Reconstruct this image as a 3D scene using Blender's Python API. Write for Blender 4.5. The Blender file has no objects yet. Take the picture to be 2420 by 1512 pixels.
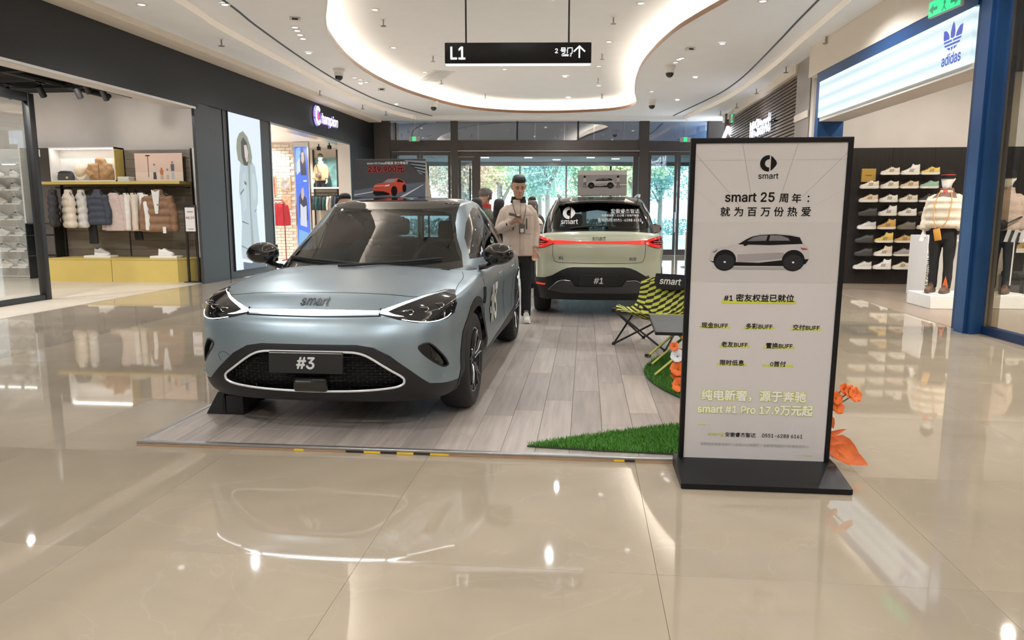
import bpy, bmesh, math, random
from math import sin, cos, pi, radians as R
from mathutils import Vector as V, Matrix
from mathutils.geometry import tessellate_polygon
random.seed(7)
SC = bpy.context.scene
COL = SC.collection

# ------------------------------------------------------------------ camera, world, exposure
CAM = bpy.data.cameras.new('camera')
CAM.sensor_width = 36.0
CAM.lens = 36.0 * 1700 / 2420
CAM.clip_start = 0.05
CAM.clip_end = 300
cam = bpy.data.objects.new('camera', CAM)
COL.objects.link(cam)
cam.location = (0, 0, 1.40)
cam.rotation_euler = (R(90 - 8.3), 0, R(5.8))
SC.camera = cam
SC.view_settings.view_transform = 'Standard'
SC.view_settings.look = 'None'
SC.view_settings.gamma = 1
SC.view_settings.use_curve_mapping = False
SC.view_settings.exposure = 1.16
SC.cycles.max_bounces = 9
SC.cycles.diffuse_bounces = 4
SC.cycles.glossy_bounces = 4
SC.cycles.transparent_max_bounces = 16

W = bpy.data.worlds.new('overcast_sky')
SC.world = W
W.use_nodes = True
_bg = W.node_tree.nodes['Background']
_bg.inputs[0].default_value = (0.86, 0.95, 1.0, 1)
_bg.inputs[1].default_value = 3.0

def area_light(name, loc, size, watts, col=(1, .95, .88), rot=(0, 0, 0), sizey=None):
    L = bpy.data.lights.new(name, 'AREA')
    L.shape = 'RECTANGLE'
    L.size = size
    L.size_y = sizey or size
    L.energy = watts
    L.color = col
    o = bpy.data.objects.new(name, L)
    COL.objects.link(o)
    o.location = loc
    o.rotation_euler = rot
    return o

def spot_light(name, loc, watts, angle=130, col=(1, .95, .88), blend=.6, radius=.06, rot=(0, 0, 0)):
    L = bpy.data.lights.new(name, 'SPOT')
    L.energy = watts
    L.spot_size = R(angle)
    L.spot_blend = blend
    L.shadow_soft_size = radius
    L.color = col
    o = bpy.data.objects.new(name, L)
    COL.objects.link(o)
    o.location = loc
    o.rotation_euler = rot
    return o

# ceiling downlights of the mall (real fixtures are modelled at these places further down)
DOWNLIGHTS = []
for yy in (-6, -2.5, 1, 4.5, 8, 11.5, 15, 18.5, 22):
    DOWNLIGHTS += [(-4.2 if yy < 10 else -5.75, yy, 4.71), (-.6, yy + 1.4, 5.04), (3.35 if yy < 12 else 2.6, yy, 4.71)]
for i, (x, y, z) in enumerate(DOWNLIGHTS):
    spot_light('downlight_lamp', (x, y, z - .03), 135 if y < 2.2 else 34 if y < 7 else 70 if y < 10.5 else 128, 145, (.985, .99, 1), .6, .035)
# shop ceilings: track spots and downlights
WARM = (1, .90, .78)
for x in (-15, -13.2, -11.4, -9.6, -8.7):
    for y in (6.5, 10, 13.1):
        spot_light('left_shop_lamp', (x, y, 3.75), 24 if y > 12 else 140, 150, (1, .96, .91), .8, .05, (R(38 if y > 12 else 0), 0, 0))
for x in (-11.8, -10, -8.6):
    for y in (17, 19.4, 21.8, 23.4):
        spot_light('sport_shop_lamp', (x, y, 3.62), 85, 150, (1, .96, .92), .8, .05)
for x in (5.5, 6.7, 8.2, 10):
    for y in (5.5, 9.2, 12.9):
        spot_light('right_shop_lamp', (x, y, 3.95), 48 if y > 12 else 160, 150, WARM, .8, .05, (R(36 if y > 12 else 0), 0, 0))

# ------------------------------------------------------------------ helpers
_mats = {}
def mat(name, col=(.5, .5, .5), rough=.5, metal=0.0, noise=0.0, nscale=8.0, bump=0.0, bscale=60.0,
        emit=None, estr=0.0, coat=0.0, spec=.5, sheen=0.0, stretch=None, vary=0.0, trans=0.0):
    if name in _mats:
        return _mats[name]
    m = bpy.data.materials.new(name)
    m.use_nodes = True
    nt = m.node_tree
    b = nt.nodes['Principled BSDF']
    c4 = (*col, 1)
    b.inputs['Base Color'].default_value = c4
    b.inputs['Roughness'].default_value = rough
    b.inputs['Metallic'].default_value = metal
    b.inputs['Specular IOR Level'].default_value = spec
    b.inputs['Coat Weight'].default_value = coat
    b.inputs['Coat Roughness'].default_value = .03
    b.inputs['Sheen Weight'].default_value = sheen
    b.inputs['Transmission Weight'].default_value = trans
    if emit:
        b.inputs['Emission Color'].default_value = (*emit, 1)
        b.inputs['Emission Strength'].default_value = estr
    if noise or bump or vary:
        tc = nt.nodes.new('ShaderNodeTexCoord')
        mp = nt.nodes.new('ShaderNodeMapping')
        if stretch:
            mp.inputs['Scale'].default_value = stretch
        oi = nt.nodes.new('ShaderNodeObjectInfo')
        vm = nt.nodes.new('ShaderNodeVectorMath')
        vm.operation = 'SCALE'
        vm.inputs[0].default_value = (37.1, 17.3, 9.7)
        nt.links.new(oi.outputs['Random'], vm.inputs['Scale'])
        nt.links.new(tc.outputs['Object'], mp.inputs['Vector'])
        nt.links.new(vm.outputs[0], mp.inputs['Location'])
    if noise or vary:
        tn = nt.nodes.new('ShaderNodeTexNoise')
        tn.inputs['Scale'].default_value = nscale
        tn.inputs['Detail'].default_value = 5
        nt.links.new(mp.outputs[0], tn.inputs['Vector'])
        mr = nt.nodes.new('ShaderNodeMapRange')
        mr.inputs['From Min'].default_value = .25
        mr.inputs['From Max'].default_value = .75
        mr.inputs['To Min'].default_value = 1 - noise
        mr.inputs['To Max'].default_value = 1 + noise
        nt.links.new(tn.outputs['Fac'], mr.inputs['Value'])
        fac = mr.outputs[0]
        if vary:
            m2 = nt.nodes.new('ShaderNodeMapRange')
            m2.inputs['To Min'].default_value = 1 - vary
            m2.inputs['To Max'].default_value = 1 + vary
            nt.links.new(oi.outputs['Random'], m2.inputs['Value'])
            mm = nt.nodes.new('ShaderNodeMath')
            mm.operation = 'MULTIPLY'
            nt.links.new(fac, mm.inputs[0])
            nt.links.new(m2.outputs[0], mm.inputs[1])
            fac = mm.outputs[0]
        vs = nt.nodes.new('ShaderNodeVectorMath')
        vs.operation = 'SCALE'
        vs.inputs[0].default_value = col
        nt.links.new(fac, vs.inputs['Scale'])
        nt.links.new(vs.outputs[0], b.inputs['Base Color'])
    if bump:
        tb = nt.nodes.new('ShaderNodeTexNoise')
        tb.inputs['Scale'].default_value = bscale
        tb.inputs['Detail'].default_value = 4
        nt.links.new(mp.outputs[0], tb.inputs['Vector'])
        bp = nt.nodes.new('ShaderNodeBump')
        bp.inputs['Strength'].default_value = bump
        bp.inputs['Distance'].default_value = .01
        nt.links.new(tb.outputs['Fac'], bp.inputs['Height'])
        nt.links.new(bp.outputs[0], b.inputs['Normal'])
    _mats[name] = m
    return m

def glass_mat(name, tint=(.9, .95, .95), refl=.08, rough=0.0, dark=0.0):
    """thin pane: see-through with a Fresnel reflection"""
    if name in _mats:
        return _mats[name]
    m = bpy.data.materials.new(name)
    m.use_nodes = True
    nt = m.node_tree
    nt.nodes.clear()
    out = nt.nodes.new('ShaderNodeOutputMaterial')
    tr = nt.nodes.new('ShaderNodeBsdfTransparent')
    tr.inputs[0].default_value = (*tint, 1)
    gl = nt.nodes.new('ShaderNodeBsdfGlossy')
    gl.inputs['Roughness'].default_value = rough
    lw_ = nt.nodes.new('ShaderNodeLayerWeight')
    lw_.inputs[0].default_value = .5
    fr = nt.nodes.new('ShaderNodeMath')
    fr.operation = 'POWER'
    fr.inputs[1].default_value = 4.5
    nt.links.new(lw_.outputs['Facing'], fr.inputs[0])
    ad = nt.nodes.new('ShaderNodeMath')
    ad.operation = 'ADD'
    ad.use_clamp = True
    ad.inputs[1].default_value = refl
    nt.links.new(fr.outputs[0], ad.inputs[0])
    mx = nt.nodes.new('ShaderNodeMixShader')
    nt.links.new(ad.outputs[0], mx.inputs[0])
    nt.links.new(tr.outputs[0], mx.inputs[1])
    nt.links.new(gl.outputs[0], mx.inputs[2])
    nt.links.new(mx.outputs[0], out.inputs[0])
    _mats[name] = m
    return m

def emat(name, col, strength=1.0):
    return mat(name, (.02, .02, .02), .4, emit=col, estr=strength)

def I4():
    return Matrix.Identity(4)

class MB:
    """collects shapes and links them as ONE mesh object"""
    def __init__(self):
        self.v = []
        self.f = []
        self.T = None

    def add(self, vs, fs):
        n = len(self.v)
        if self.T is not None:
            vs = [tuple(self.T @ V(p)) for p in vs]
        self.v += [tuple(p) for p in vs]
        self.f += [tuple(i + n for i in q) for q in fs]
        return self

    def box(self, x0, x1, y0, y1, z0, z1):
        vs = [(x, y, z) for z in (z0, z1) for y in (y0, y1) for x in (x0, x1)]
        return self.add(vs, [(0, 2, 3, 1), (4, 5, 7, 6), (0, 1, 5, 4), (2, 6, 7, 3), (0, 4, 6, 2), (1, 3, 7, 5)])

    def rbox(self, x0, x1, y0, y1, z0, z1, r=.01, seg=2):
        bm = bmesh.new()
        bmesh.ops.create_cube(bm, size=1)
        for q in bm.verts:
            q.co = V(((x0 + x1) / 2 + q.co.x * (x1 - x0), (y0 + y1) / 2 + q.co.y * (y1 - y0), (z0 + z1) / 2 + q.co.z * (z1 - z0)))
        bmesh.ops.bevel(bm, geom=list(bm.edges), offset=r, segments=seg, profile=.5, affect='EDGES')
        return self.bm(bm)

    def bm(self, bm):
        bm.verts.ensure_lookup_table()
        bm.verts.index_update()
        self.add([tuple(q.co) for q in bm.verts], [tuple(q.index for q in fc.verts) for fc in bm.faces])
        bm.free()
        return self

    def loft(self, rings, cap=True, closed=True, loop=False):
        n = len(rings[0])
        vs = [p for r in rings for p in r]
        fs = []
        m = len(rings)
        for i in range(m if loop else m - 1):
            a, b = i * n, ((i + 1) % m) * n
            for k in range(n if closed else n - 1):
                k2 = (k + 1) % n
                fs.append((a + k, a + k2, b + k2, b + k))
        if cap and closed and not loop:
            fs.append(tuple(reversed(range(n))))
            fs.append(tuple((m - 1) * n + k for k in range(n)))
        return self.add(vs, fs)

    def tube(self, path, r, n=8, cap=True, flat=1.0, loop=False, up=None):
        """sweep a circle (or ellipse: flat scales along the second axis) along a path"""
        P = [V(p) for p in path]
        rs = r if isinstance(r, (list, tuple)) else [r] * len(P)
        rings = []
        prev = None
        for i, p in enumerate(P):
            if loop:
                t = (P[(i + 1) % len(P)] - P[i - 1]).normalized()
            else:
                t = (P[min(i + 1, len(P) - 1)] - P[max(i - 1, 0)]).normalized()
            if up is not None:
                u = V(up)
            elif prev is None:
                u = V((0, 0, 1)) if abs(t.z) < .9 else V((1, 0, 0))
            else:
                u = prev
            a = t.cross(u)
            if a.length < 1e-6:
                a = t.cross(V((0, 1, .1)))
            a.normalize()
            b = a.cross(t).normalized()
            prev = b
            rr = rs[i]
            ra, rb = (rr if isinstance(rr, (list, tuple)) else (rr, rr * flat))
            rings.append([tuple(p + a * ra * cos(2 * pi * k / n) + b * rb * sin(2 * pi * k / n)) for k in range(n)])
        return self.loft(rings, cap=cap, loop=loop)

    def cyl(self, p0, p1, r, n=12, r1=None):
        return self.tube([p0, p1], [r, r if r1 is None else r1], n)

    def lathe(self, prof, n=16, c=(0, 0, 0), axis='z', cap=True):
        rings = []
        for rr, zz in prof:
            ring = []
            for k in range(n):
                a = 2 * pi * k / n
                x, y = rr * cos(a), rr * sin(a)
                if axis == 'z':
                    q = (x, y, zz)
                elif axis == 'x':
                    q = (zz, x, y)
                else:
                    q = (x, -zz, y) if axis == '-y' else (y, zz, x)
                ring.append((c[0] + q[0], c[1] + q[1], c[2] + q[2]))
            rings.append(ring)
        return self.loft(rings, cap=cap)

    def ball(self, c, r, n=12, m=8):
        rx, ry, rz = r if isinstance(r, (list, tuple)) else (r, r, r)
        rings = []
        for j in range(m + 1):
            t = -pi / 2 + pi * j / m
            q = max(cos(t), .02)
            rings.append([(c[0] + rx * q * cos(2 * pi * k / n), c[1] + ry * q * sin(2 * pi * k / n), c[2] + rz * sin(t)) for k in range(n)])
        return self.loft(rings)

    def prism(self, poly, d0, d1, plane='xz'):
        """flat outline with thickness; plane xz: poly=(x,z), depth along y; xy: depth along z; yz: depth along x"""
        def mk(p, d):
            return {'xz': (p[0], d, p[1]), 'xy': (p[0], p[1], d), 'yz': (d, p[0], p[1])}[plane]
        n = len(poly)
        vs = [mk(p, d0) for p in poly] + [mk(p, d1) for p in poly]
        fs = []
        for t in tessellate_polygon([[V((p[0], p[1], 0)) for p in poly]]):
            fs.append(tuple(t))
            fs.append(tuple(i + n for i in reversed(t)))
        for k in range(n):
            k2 = (k + 1) % n
            fs.append((k, k2, n + k2, n + k))
        return self.add(vs, fs)

    def flat(self, polys, z, plane='xy'):
        """polygon with holes, no thickness"""
        pts = [p for q in polys for p in q]
        def mk(p):
            return {'xz': (p[0], z, p[1]), 'xy': (p[0], p[1], z), 'yz': (z, p[0], p[1])}[plane]
        tr = tessellate_polygon([[V((p[0], p[1], 0)) for p in q] for q in polys])
        return self.add([mk(p) for p in pts], [tuple(t) for t in tr])

    def build(self, name, m, parent=None, smooth=40, fix=True):
        me = bpy.data.meshes.new(name)
        me.from_pydata(self.v, [], self.f)
        me.validate()
        if fix:
            bm = bmesh.new()
            bm.from_mesh(me)
            bmesh.ops.recalc_face_normals(bm, faces=bm.faces)
            bm.to_mesh(me)
            bm.free()
        if smooth:
            me.shade_smooth()
            if smooth < 180:
                me.set_sharp_from_angle(angle=R(smooth))
        return link(name, me, m, parent)

def link(name, me, m, parent=None):
    if m is not None:
        me.materials.clear()
        me.materials.append(m)
    o = bpy.data.objects.new(name, me)
    COL.objects.link(o)
    if parent is not None:
        o.parent = parent
    return o

def tag(o, label, cat, group=None):
    o['label'] = label
    o['category'] = cat
    if group:
        o['group'] = group
    return o

def thing(name, label, cat, loc=(0, 0, 0), rz=0.0, group=None, parent=None):
    o = bpy.data.objects.new(name, None)
    o.empty_display_size = .05
    COL.objects.link(o)
    o.location = loc
    o.rotation_euler = (0, 0, rz)
    return tag(o, label, cat, group)

def struct(o, label=None, cat=None):
    o['kind'] = 'structure'
    if label:
        o['label'] = label
        o['category'] = cat or o.name.split('_')[0]
    return o

def sroot(name, label, loc=(0, 0, 0), rz=0.0, cat=None):
    o = bpy.data.objects.new(name, None)
    o.empty_display_size = .05
    COL.objects.link(o)
    o.location = loc
    o.rotation_euler = (0, 0, rz)
    return struct(o, label, cat)

def dup(root, loc, rz, label=None, group=None):
    def rec(o, par):
        c = o.copy()
        COL.objects.link(c)
        c.parent = par
        for ch in list(o.children):
            rec(ch, c)
        return c
    r = rec(root, None)
    r.location = loc
    r.rotation_euler = (0, 0, rz)
    if label:
        r['label'] = label
    if group:
        r['group'] = group
    return r

try:
    FONT = bpy.data.fonts.load(bpy.utils.system_resource('DATAFILES', path='fonts') + '/Inter.woff2')
except Exception:
    FONT = None
def _run(body, size, shear, res, spacing):
    lat = FONT is not None and not any(ord(q) > 0x2e80 for q in body)
    c = bpy.data.curves.new('txt', 'FONT')
    c.body = body
    c.size = size * (1.28 if lat else 1)
    c.shear = shear
    c.resolution_u = res
    c.space_character = spacing
    if lat:
        c.font = FONT
    o = bpy.data.objects.new('txt', c)
    COL.objects.link(o)
    dg = bpy.context.evaluated_depsgraph_get()
    me = bpy.data.meshes.new_from_object(o.evaluated_get(dg))
    bpy.data.objects.remove(o)
    bpy.data.curves.remove(c)
    vs = [tuple(q.co) for q in me.vertices]
    fs = [tuple(p.vertices) for p in me.polygons]
    bpy.data.meshes.remove(me)
    return vs, fs
def text(parent, body, size, m, loc, rot=(pi / 2, 0, 0), align='CENTER', bold=0.0, ext=0.0, shear=0.0, xs=1.0, spacing=1.0, name='lettering', res=3):
    """lettering as a mesh; local x runs with the line, local y up, then rotated"""
    runs = []
    for ch in body:
        cj = ord(ch) > 0x2e80
        if runs and (runs[-1][0] == cj or ch == ' '):
            runs[-1][1] += ch
        else:
            runs.append([cj, ch])
    base, fs, x = [], [], 0.0
    for cj, t in runs:
        v_, f_ = _run(t.rstrip(' '), size, shear, res, spacing)
        n = len(base)
        base += [(p[0] + x, p[1], p[2]) for p in v_]
        fs += [tuple(i + n for i in q) for q in f_]
        x = max(p[0] for p in base) + size * .05 + size * .3 * (len(t) - len(t.rstrip(' ')))
    x0, x1 = min(p[0] for p in base), max(p[0] for p in base)
    y0 = size * (.385 if any(r[0] for r in runs) else .33)
    if body.islower() and not any(r[0] for r in runs):
        y0 = size * .3
    sx = -(x0 + x1) / 2 if align == 'CENTER' else -x0
    base = [(p[0] + sx, p[1] - y0, p[2]) for p in base]
    b = MB()
    M = Matrix.Translation(V(loc)) @ __import__('mathutils').Euler(rot).to_matrix().to_4x4()
    b.T = M
    sh = [(0, 0)] if not bold else [(bold * cos(a * pi / (6 if bold > .0035 else 2)), bold * sin(a * pi / (6 if bold > .0035 else 2))) for a in range(12 if bold > .0035 else 4)] + [(0, 0)]
    for k, (dx, dy) in enumerate(sh):
        b.add([((x * xs) + dx, y + dy, z + ext + k * .00006) for x, y, z in base], fs)
    if ext:
        # side walls from the boundary edges
        from collections import Counter
        cnt = Counter()
        for q in fs:
            for i in range(len(q)):
                e = tuple(sorted((q[i], q[(i + 1) % len(q)])))
                cnt[e] += 1
        for (i, j), n in cnt.items():
            if n == 1:
                p, q = base[i], base[j]
                b.add([(p[0] * xs, p[1], 0), (q[0] * xs, q[1], 0), (q[0] * xs, q[1], ext), (p[0] * xs, p[1], ext)], [(0, 1, 2, 3)])
    return b.build(name, m, parent, smooth=0, fix=False)

def smooth_poly(pts, n=6, closed=False):
    """Catmull-Rom through the points"""
    P = [V(p) for p in pts]
    out = []
    N = len(P)
    rng = range(N) if closed else range(N - 1)
    for i in rng:
        if closed:
            a, b, c, d = P[(i - 1) % N], P[i], P[(i + 1) % N], P[(i + 2) % N]
        else:
            a, b, c, d = P[max(i - 1, 0)], P[i], P[i + 1], P[min(i + 2, N - 1)]
        for k in range(n):
            t = k / n
            out.append(.5 * ((2 * b) + (c - a) * t + (2 * a - 5 * b + 4 * c - d) * t * t + (3 * b - a - 3 * c + d) * t ** 3))
    if not closed:
        out.append(P[-1])
    return [tuple(p) for p in out]
# ------------------------------------------------------------------ materials of the building
def marble(name, base, vein, rough=.035, vary=.05):
    m = bpy.data.materials.new(name)
    m.use_nodes = True
    nt = m.node_tree
    b = nt.nodes['Principled BSDF']
    tc = nt.nodes.new('ShaderNodeTexCoord')
    oi = nt.nodes.new('ShaderNodeObjectInfo')
    vm = nt.nodes.new('ShaderNodeVectorMath'); vm.operation = 'SCALE'
    vm.inputs[0].default_value = (31.7, 57.3, 11.9)
    nt.links.new(oi.outputs['Random'], vm.inputs['Scale'])
    ad = nt.nodes.new('ShaderNodeVectorMath'); ad.operation = 'ADD'
    nt.links.new(tc.outputs['Object'], ad.inputs[0])
    nt.links.new(vm.outputs[0], ad.inputs[1])
    n1 = nt.nodes.new('ShaderNodeTexNoise'); n1.inputs['Scale'].default_value = 1.3; n1.inputs['Detail'].default_value = 8; n1.inputs['Distortion'].default_value = .6
    nt.links.new(ad.outputs[0], n1.inputs['Vector'])
    n2 = nt.nodes.new('ShaderNodeTexNoise'); n2.inputs['Scale'].default_value = .8; n2.inputs['Detail'].default_value = 10; n2.inputs['Distortion'].default_value = 2.2
    nt.links.new(ad.outputs[0], n2.inputs['Vector'])
    r1 = nt.nodes.new('ShaderNodeValToRGB')
    r1.color_ramp.elements[0].position = .3; r1.color_ramp.elements[0].color = (*[c * .9 for c in base], 1)
    r1.color_ramp.elements[1].position = .7; r1.color_ramp.elements[1].color = (*[min(1, c * 1.07) for c in base], 1)
    nt.links.new(n1.outputs['Fac'], r1.inputs[0])
    r2 = nt.nodes.new('ShaderNodeValToRGB')
    r2.color_ramp.elements[0].position = .492; r2.color_ramp.elements[0].color = (0, 0, 0, 1)
    e = r2.color_ramp.elements.new(.5); e.color = (.5, .5, .5, 1)
    r2.color_ramp.elements[-1].position = .508; r2.color_ramp.elements[-1].color = (0, 0, 0, 1)
    nt.links.new(n2.outputs['Fac'], r2.inputs[0])
    mx = nt.nodes.new('ShaderNodeMix'); mx.data_type = 'RGBA'
    nt.links.new(r2.outputs[0], mx.inputs['Factor'])
    nt.links.new(r1.outputs[0], mx.inputs['A'])
    mx.inputs['B'].default_value = (*vein, 1)
    mr = nt.nodes.new('ShaderNodeMapRange')
    mr.inputs['To Min'].default_value = 1 - vary; mr.inputs['To Max'].default_value = 1 + vary
    nt.links.new(oi.outputs['Random'], mr.inputs['Value'])
    vs = nt.nodes.new('ShaderNodeVectorMath'); vs.operation = 'SCALE'
    nt.links.new(mx.outputs['Result'], vs.inputs[0])
    nt.links.new(mr.outputs[0], vs.inputs['Scale'])
    nt.links.new(vs.outputs[0], b.inputs['Base Color'])
    b.inputs['Roughness'].default_value = rough
    b.inputs['IOR'].default_value = 1.55
    return m

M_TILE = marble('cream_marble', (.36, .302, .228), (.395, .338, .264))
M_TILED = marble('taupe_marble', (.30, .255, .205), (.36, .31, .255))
M_GROUT = mat('tile_grout', (.30, .25, .19), .6, noise=.1)
M_CEIL = mat('ceiling_paint', (.89, .905, .93), .75, noise=.015, nscale=2)
M_CEIL2 = mat('ceiling_trim_paint', (.82, .74, .64), .6, noise=.02, nscale=3)
M_STEPGLOW = mat('step_riser_glow', (.8, .72, .62), .6, emit=(1, .88, .74), estr=.10)  # beige riser with a faint added glow to brighten the ceiling, no lamp behind it
M_BRONZE = mat('bronze_trim', (.24, .14, .085), .35, .6, noise=.12, nscale=5)
M_COVE = emat('cove_led', (1, .91, .80), 24)
M_FASC = mat('charcoal_fascia', (.016, .016, .0175), .55, noise=.12, nscale=30, bump=.05, bscale=300)
M_FASC2 = mat('charcoal_panel', (.042, .042, .045), .45, noise=.08, nscale=14)
M_BLACK = mat('black_metal', (.012, .012, .013), .4, noise=.1, nscale=20)
M_BLACKP = mat('black_plastic', (.012, .012, .013), .55, noise=.1, nscale=40)
M_STEEL = mat('brushed_steel', (.55, .55, .56), .3, 1, noise=.06, nscale=20, stretch=(1, 1, 12))
M_FACADE = mat('facade_bronze_metal', (.075, .066, .062), .38, .35, noise=.06, nscale=6)
M_SHOPFLOOR = mat('shop_concrete_floor', (.52, .46, .39), .3, noise=.06, nscale=1.6)
M_SHOPFLOOR2 = mat('shop_greige_floor', (.27, .215, .165), .3, noise=.08, nscale=1.4)
M_SHOPWALL = mat('shop_greige_wall', (.60, .56, .52), .8, noise=.04, nscale=2)
M_CREAM = mat('cream_wall', (.72, .65, .56), .75, noise=.03, nscale=4)
M_WHITE = mat('white_laminate', (.80, .78, .75), .4, noise=.02, nscale=6)
M_DARKCEIL = mat('shop_black_ceiling', (.012, .012, .013), .9, noise=.1)
M_GLASS = glass_mat('shop_glass', (.93, .95, .94), .03)
M_FGLASS = glass_mat('entrance_glass', (.82, .91, .95), .07)
M_TGLASS = glass_mat('transom_glass', (.80, .88, .97), .2)

# ------------------------------------------------------------------ floor
floor = MB().box(-7.95, 4.62, -12, 27.5, -.08, -.02).build('floor', M_GROUT)
struct(floor, 'polished cream marble floor of the mall', 'floor')
TS = 1.2
def tile_mesh(m):
    b = MB()
    g = .0006
    bm = bmesh.new()
    bmesh.ops.create_cube(bm, size=1)
    for q in bm.verts:
        q.co = V((q.co.x * (TS - 2 * g), q.co.y * (TS - 2 * g), -.0125 + q.co.z * .025))
    bmesh.ops.bevel(bm, geom=[e for e in bm.edges if all(w.co.z > -.001 for w in e.verts)], offset=.0006, segments=1, affect='EDGES')
    b.bm(bm)
    o = b.build('tile', m, floor, smooth=0)
    return o
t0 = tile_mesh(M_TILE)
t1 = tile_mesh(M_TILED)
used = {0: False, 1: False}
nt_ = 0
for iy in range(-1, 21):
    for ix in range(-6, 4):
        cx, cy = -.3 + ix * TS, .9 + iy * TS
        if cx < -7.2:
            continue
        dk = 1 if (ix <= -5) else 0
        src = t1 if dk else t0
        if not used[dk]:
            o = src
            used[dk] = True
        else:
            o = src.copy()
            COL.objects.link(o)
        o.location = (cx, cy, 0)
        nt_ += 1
# the part of the floor behind the camera and the strips along the shop fronts
b = MB()
b.box(-6.9, 3.9, -12, -.9, -.025, 0)
b.box(3.9, 4.62, -12, 27.4, -.025, -.0005)
b.box(-7.95, -6.9, -12, -.9, -.025, -.0005)
b.box(-6.9, 3.9, 25.52, 27.4, -.025, -.0005)
b.build('border_strip', M_TILE, floor, smooth=0)
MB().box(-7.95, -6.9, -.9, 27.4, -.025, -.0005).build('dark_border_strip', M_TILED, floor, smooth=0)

fl = MB().box(-17, -7.9, -2, 16, -.08, .004).build('floor_left_shop', M_SHOPFLOOR)
struct(fl, 'pale concrete floor of the sneaker and clothing shop', 'floor')
fl = MB().box(-15, -7.3, 15.6, 26, -.08, .004).build('floor_sport_shop', M_CREAM)
struct(fl, 'pale floor of the sportswear shop behind the lightbox', 'floor')
fl = MB().box(4.6, 12, -2, 16, -.08, .004).build('floor_right_shop', M_SHOPFLOOR2)
struct(fl, 'greige floor of the shoe shop with the blue portal', 'floor')

# ------------------------------------------------------------------ ceiling
ZO, ZB, ZR = 4.60, 4.72, 5.06
inner = [(-4.03, 11.41), (-4.49, 12.59), (-4.79, 13.59), (-5.09, 15.36), (-5.18, 17.05), (-5.07, 18.87), (-4.68, 20.77), (-3.87, 22.9),
         (-2.65, 24.0), (-1.3, 24.35), (0.08, 24.2), (1.0, 23.75), (1.44, 22.6), (1.24, 20.15), (1.18, 17.57), (1.32, 15.61), (1.56, 14.08), (1.81, 13.16),
         (2.18, 12.04), (2.75, 10.2), (3.1, 7.5), (3.0, 3.5), (2.3, -.5), (1, -3.6), (-1, -4.6), (-2.8, -3.4), (-3.3, 0), (-3.1, 4), (-3.15, 8), (-3.6, 10.2)]
inner = [p[:2] for p in smooth_poly([(x, y, 0) for x, y in inner], 4, True)]
def offset_poly(P, d):
    out = []
    n = len(P)
    for i in range(n):
        a, c = V(P[i - 1]), V(P[(i + 1) % n])
        t = (c - a).normalized()
        out.append((P[i][0] - t.y * d, P[i][1] + t.x * d))
    return out
area = sum(inner[i - 1][0] * inner[i][1] - inner[i][0] * inner[i - 1][1] for i in range(len(inner)))
sgn = 1 if area < 0 else -1
outer = offset_poly(inner, .22 * sgn)      # back wall of the cove trough
ledmid = offset_poly(inner, .12 * sgn)
lstrip = [(-5.6, -12), (-5.65, 2), (-5.95, 7), (-6.25, 11.19), (-6.40, 12.43), (-6.46, 14.01), (-6.5, 16.04), (-6.56, 18.2), (-6.5, 20.2), (-6.3, 22.6), (-5.86, 24.37), (-5.3, 25.6)]
ldark = [(-5.05, -12), (-5.1, 2), (-5.4, 7), (-5.67, 11.24), (-5.85, 12.75), (-6.06, 15.08), (-6.2, 17.5), (-6.19, 19.5), (-6.02, 21.6), (-5.38, 24.16), (-4.9, 25.5)]
rstrip = [(4.0, -12), (3.9, 4), (3.88, 9), (3.95, 12.5), (3.99, 14.48), (4.05, 16.5), (4.04, 18.37), (3.89, 21.45), (3.37, 25.0), (3.2, 26.1)]
rdark = [(3.55, -12), (3.5, 4), (3.5, 9), (3.58, 13.08), (3.65, 14.94), (3.74, 18.0), (3.7, 20), (3.53, 21.6), (2.99, 24.8), (2.85, 25.9)]
sm = lambda P: [p[:2] for p in smooth_poly([(x, y, 0) for x, y in P], 5)]
lstrip, ldark, rstrip, rdark = sm(lstrip), sm(ldark), sm(rstrip), sm(rdark)

ceil = sroot('ceiling', 'white mall ceiling with a curved warm-lit recess and stepped edges', cat='ceiling')
def ribbon(P, z0, z1, closed=False):
    b = MB()
    n = len(P)
    vs = [(x, y, z0) for x, y in P] + [(x, y, z1) for x, y in P]
    fs = [(i, (i + 1) % n, n + (i + 1) % n, n + i) for i in range(n if closed else n - 1)]
    return b.add(vs, fs)
band = lstrip + list(reversed(rstrip))
MB().flat([band, list(reversed(inner))], ZB).build('ceiling_band', M_CEIL, ceil, smooth=0)
MB().flat([outer], ZR).build('recess_panel', M_CEIL, ceil, smooth=0)
ribbon(inner, ZB - .012, ZB + .075, True).build('recess_lip', M_BRONZE, ceil, smooth=60)
ribbon(outer, ZB + .02, ZR, True).build('cove_riser', M_CEIL2, ceil, smooth=60)
b = MB()
n = len(inner)
b.add([(x, y, ZB + .02) for x, y in inner] + [(x, y, ZB + .02) for x, y in outer], [(i, (i + 1) % n, n + (i + 1) % n, n + i) for i in range(n)])
b.build('cove_trough', M_CEIL2, ceil, smooth=0)
led2 = offset_poly(inner, .15 * sgn)
b = MB()
b.add([(x, y, ZB + .03) for x, y in ledmid] + [(x, y, ZB + .03) for x, y in led2], [(i, (i + 1) % n, n + (i + 1) % n, n + i) for i in range(n)])
b.build('cove_light_strip', M_COVE, ceil, smooth=0)
MB().flat([[(-9.2, -12)] + lstrip + [(-9.2, 25.6)]], ZO).build('side_panel', M_CEIL, ceil, smooth=0)
MB().flat([[(5.6, -12)] + rstrip + [(5.6, 26.4)]], ZO).build('side_panel', M_CEIL, ceil, smooth=0)
ribbon(lstrip, ZO, ZB).build('step_riser', M_STEPGLOW, ceil, smooth=60)
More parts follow.
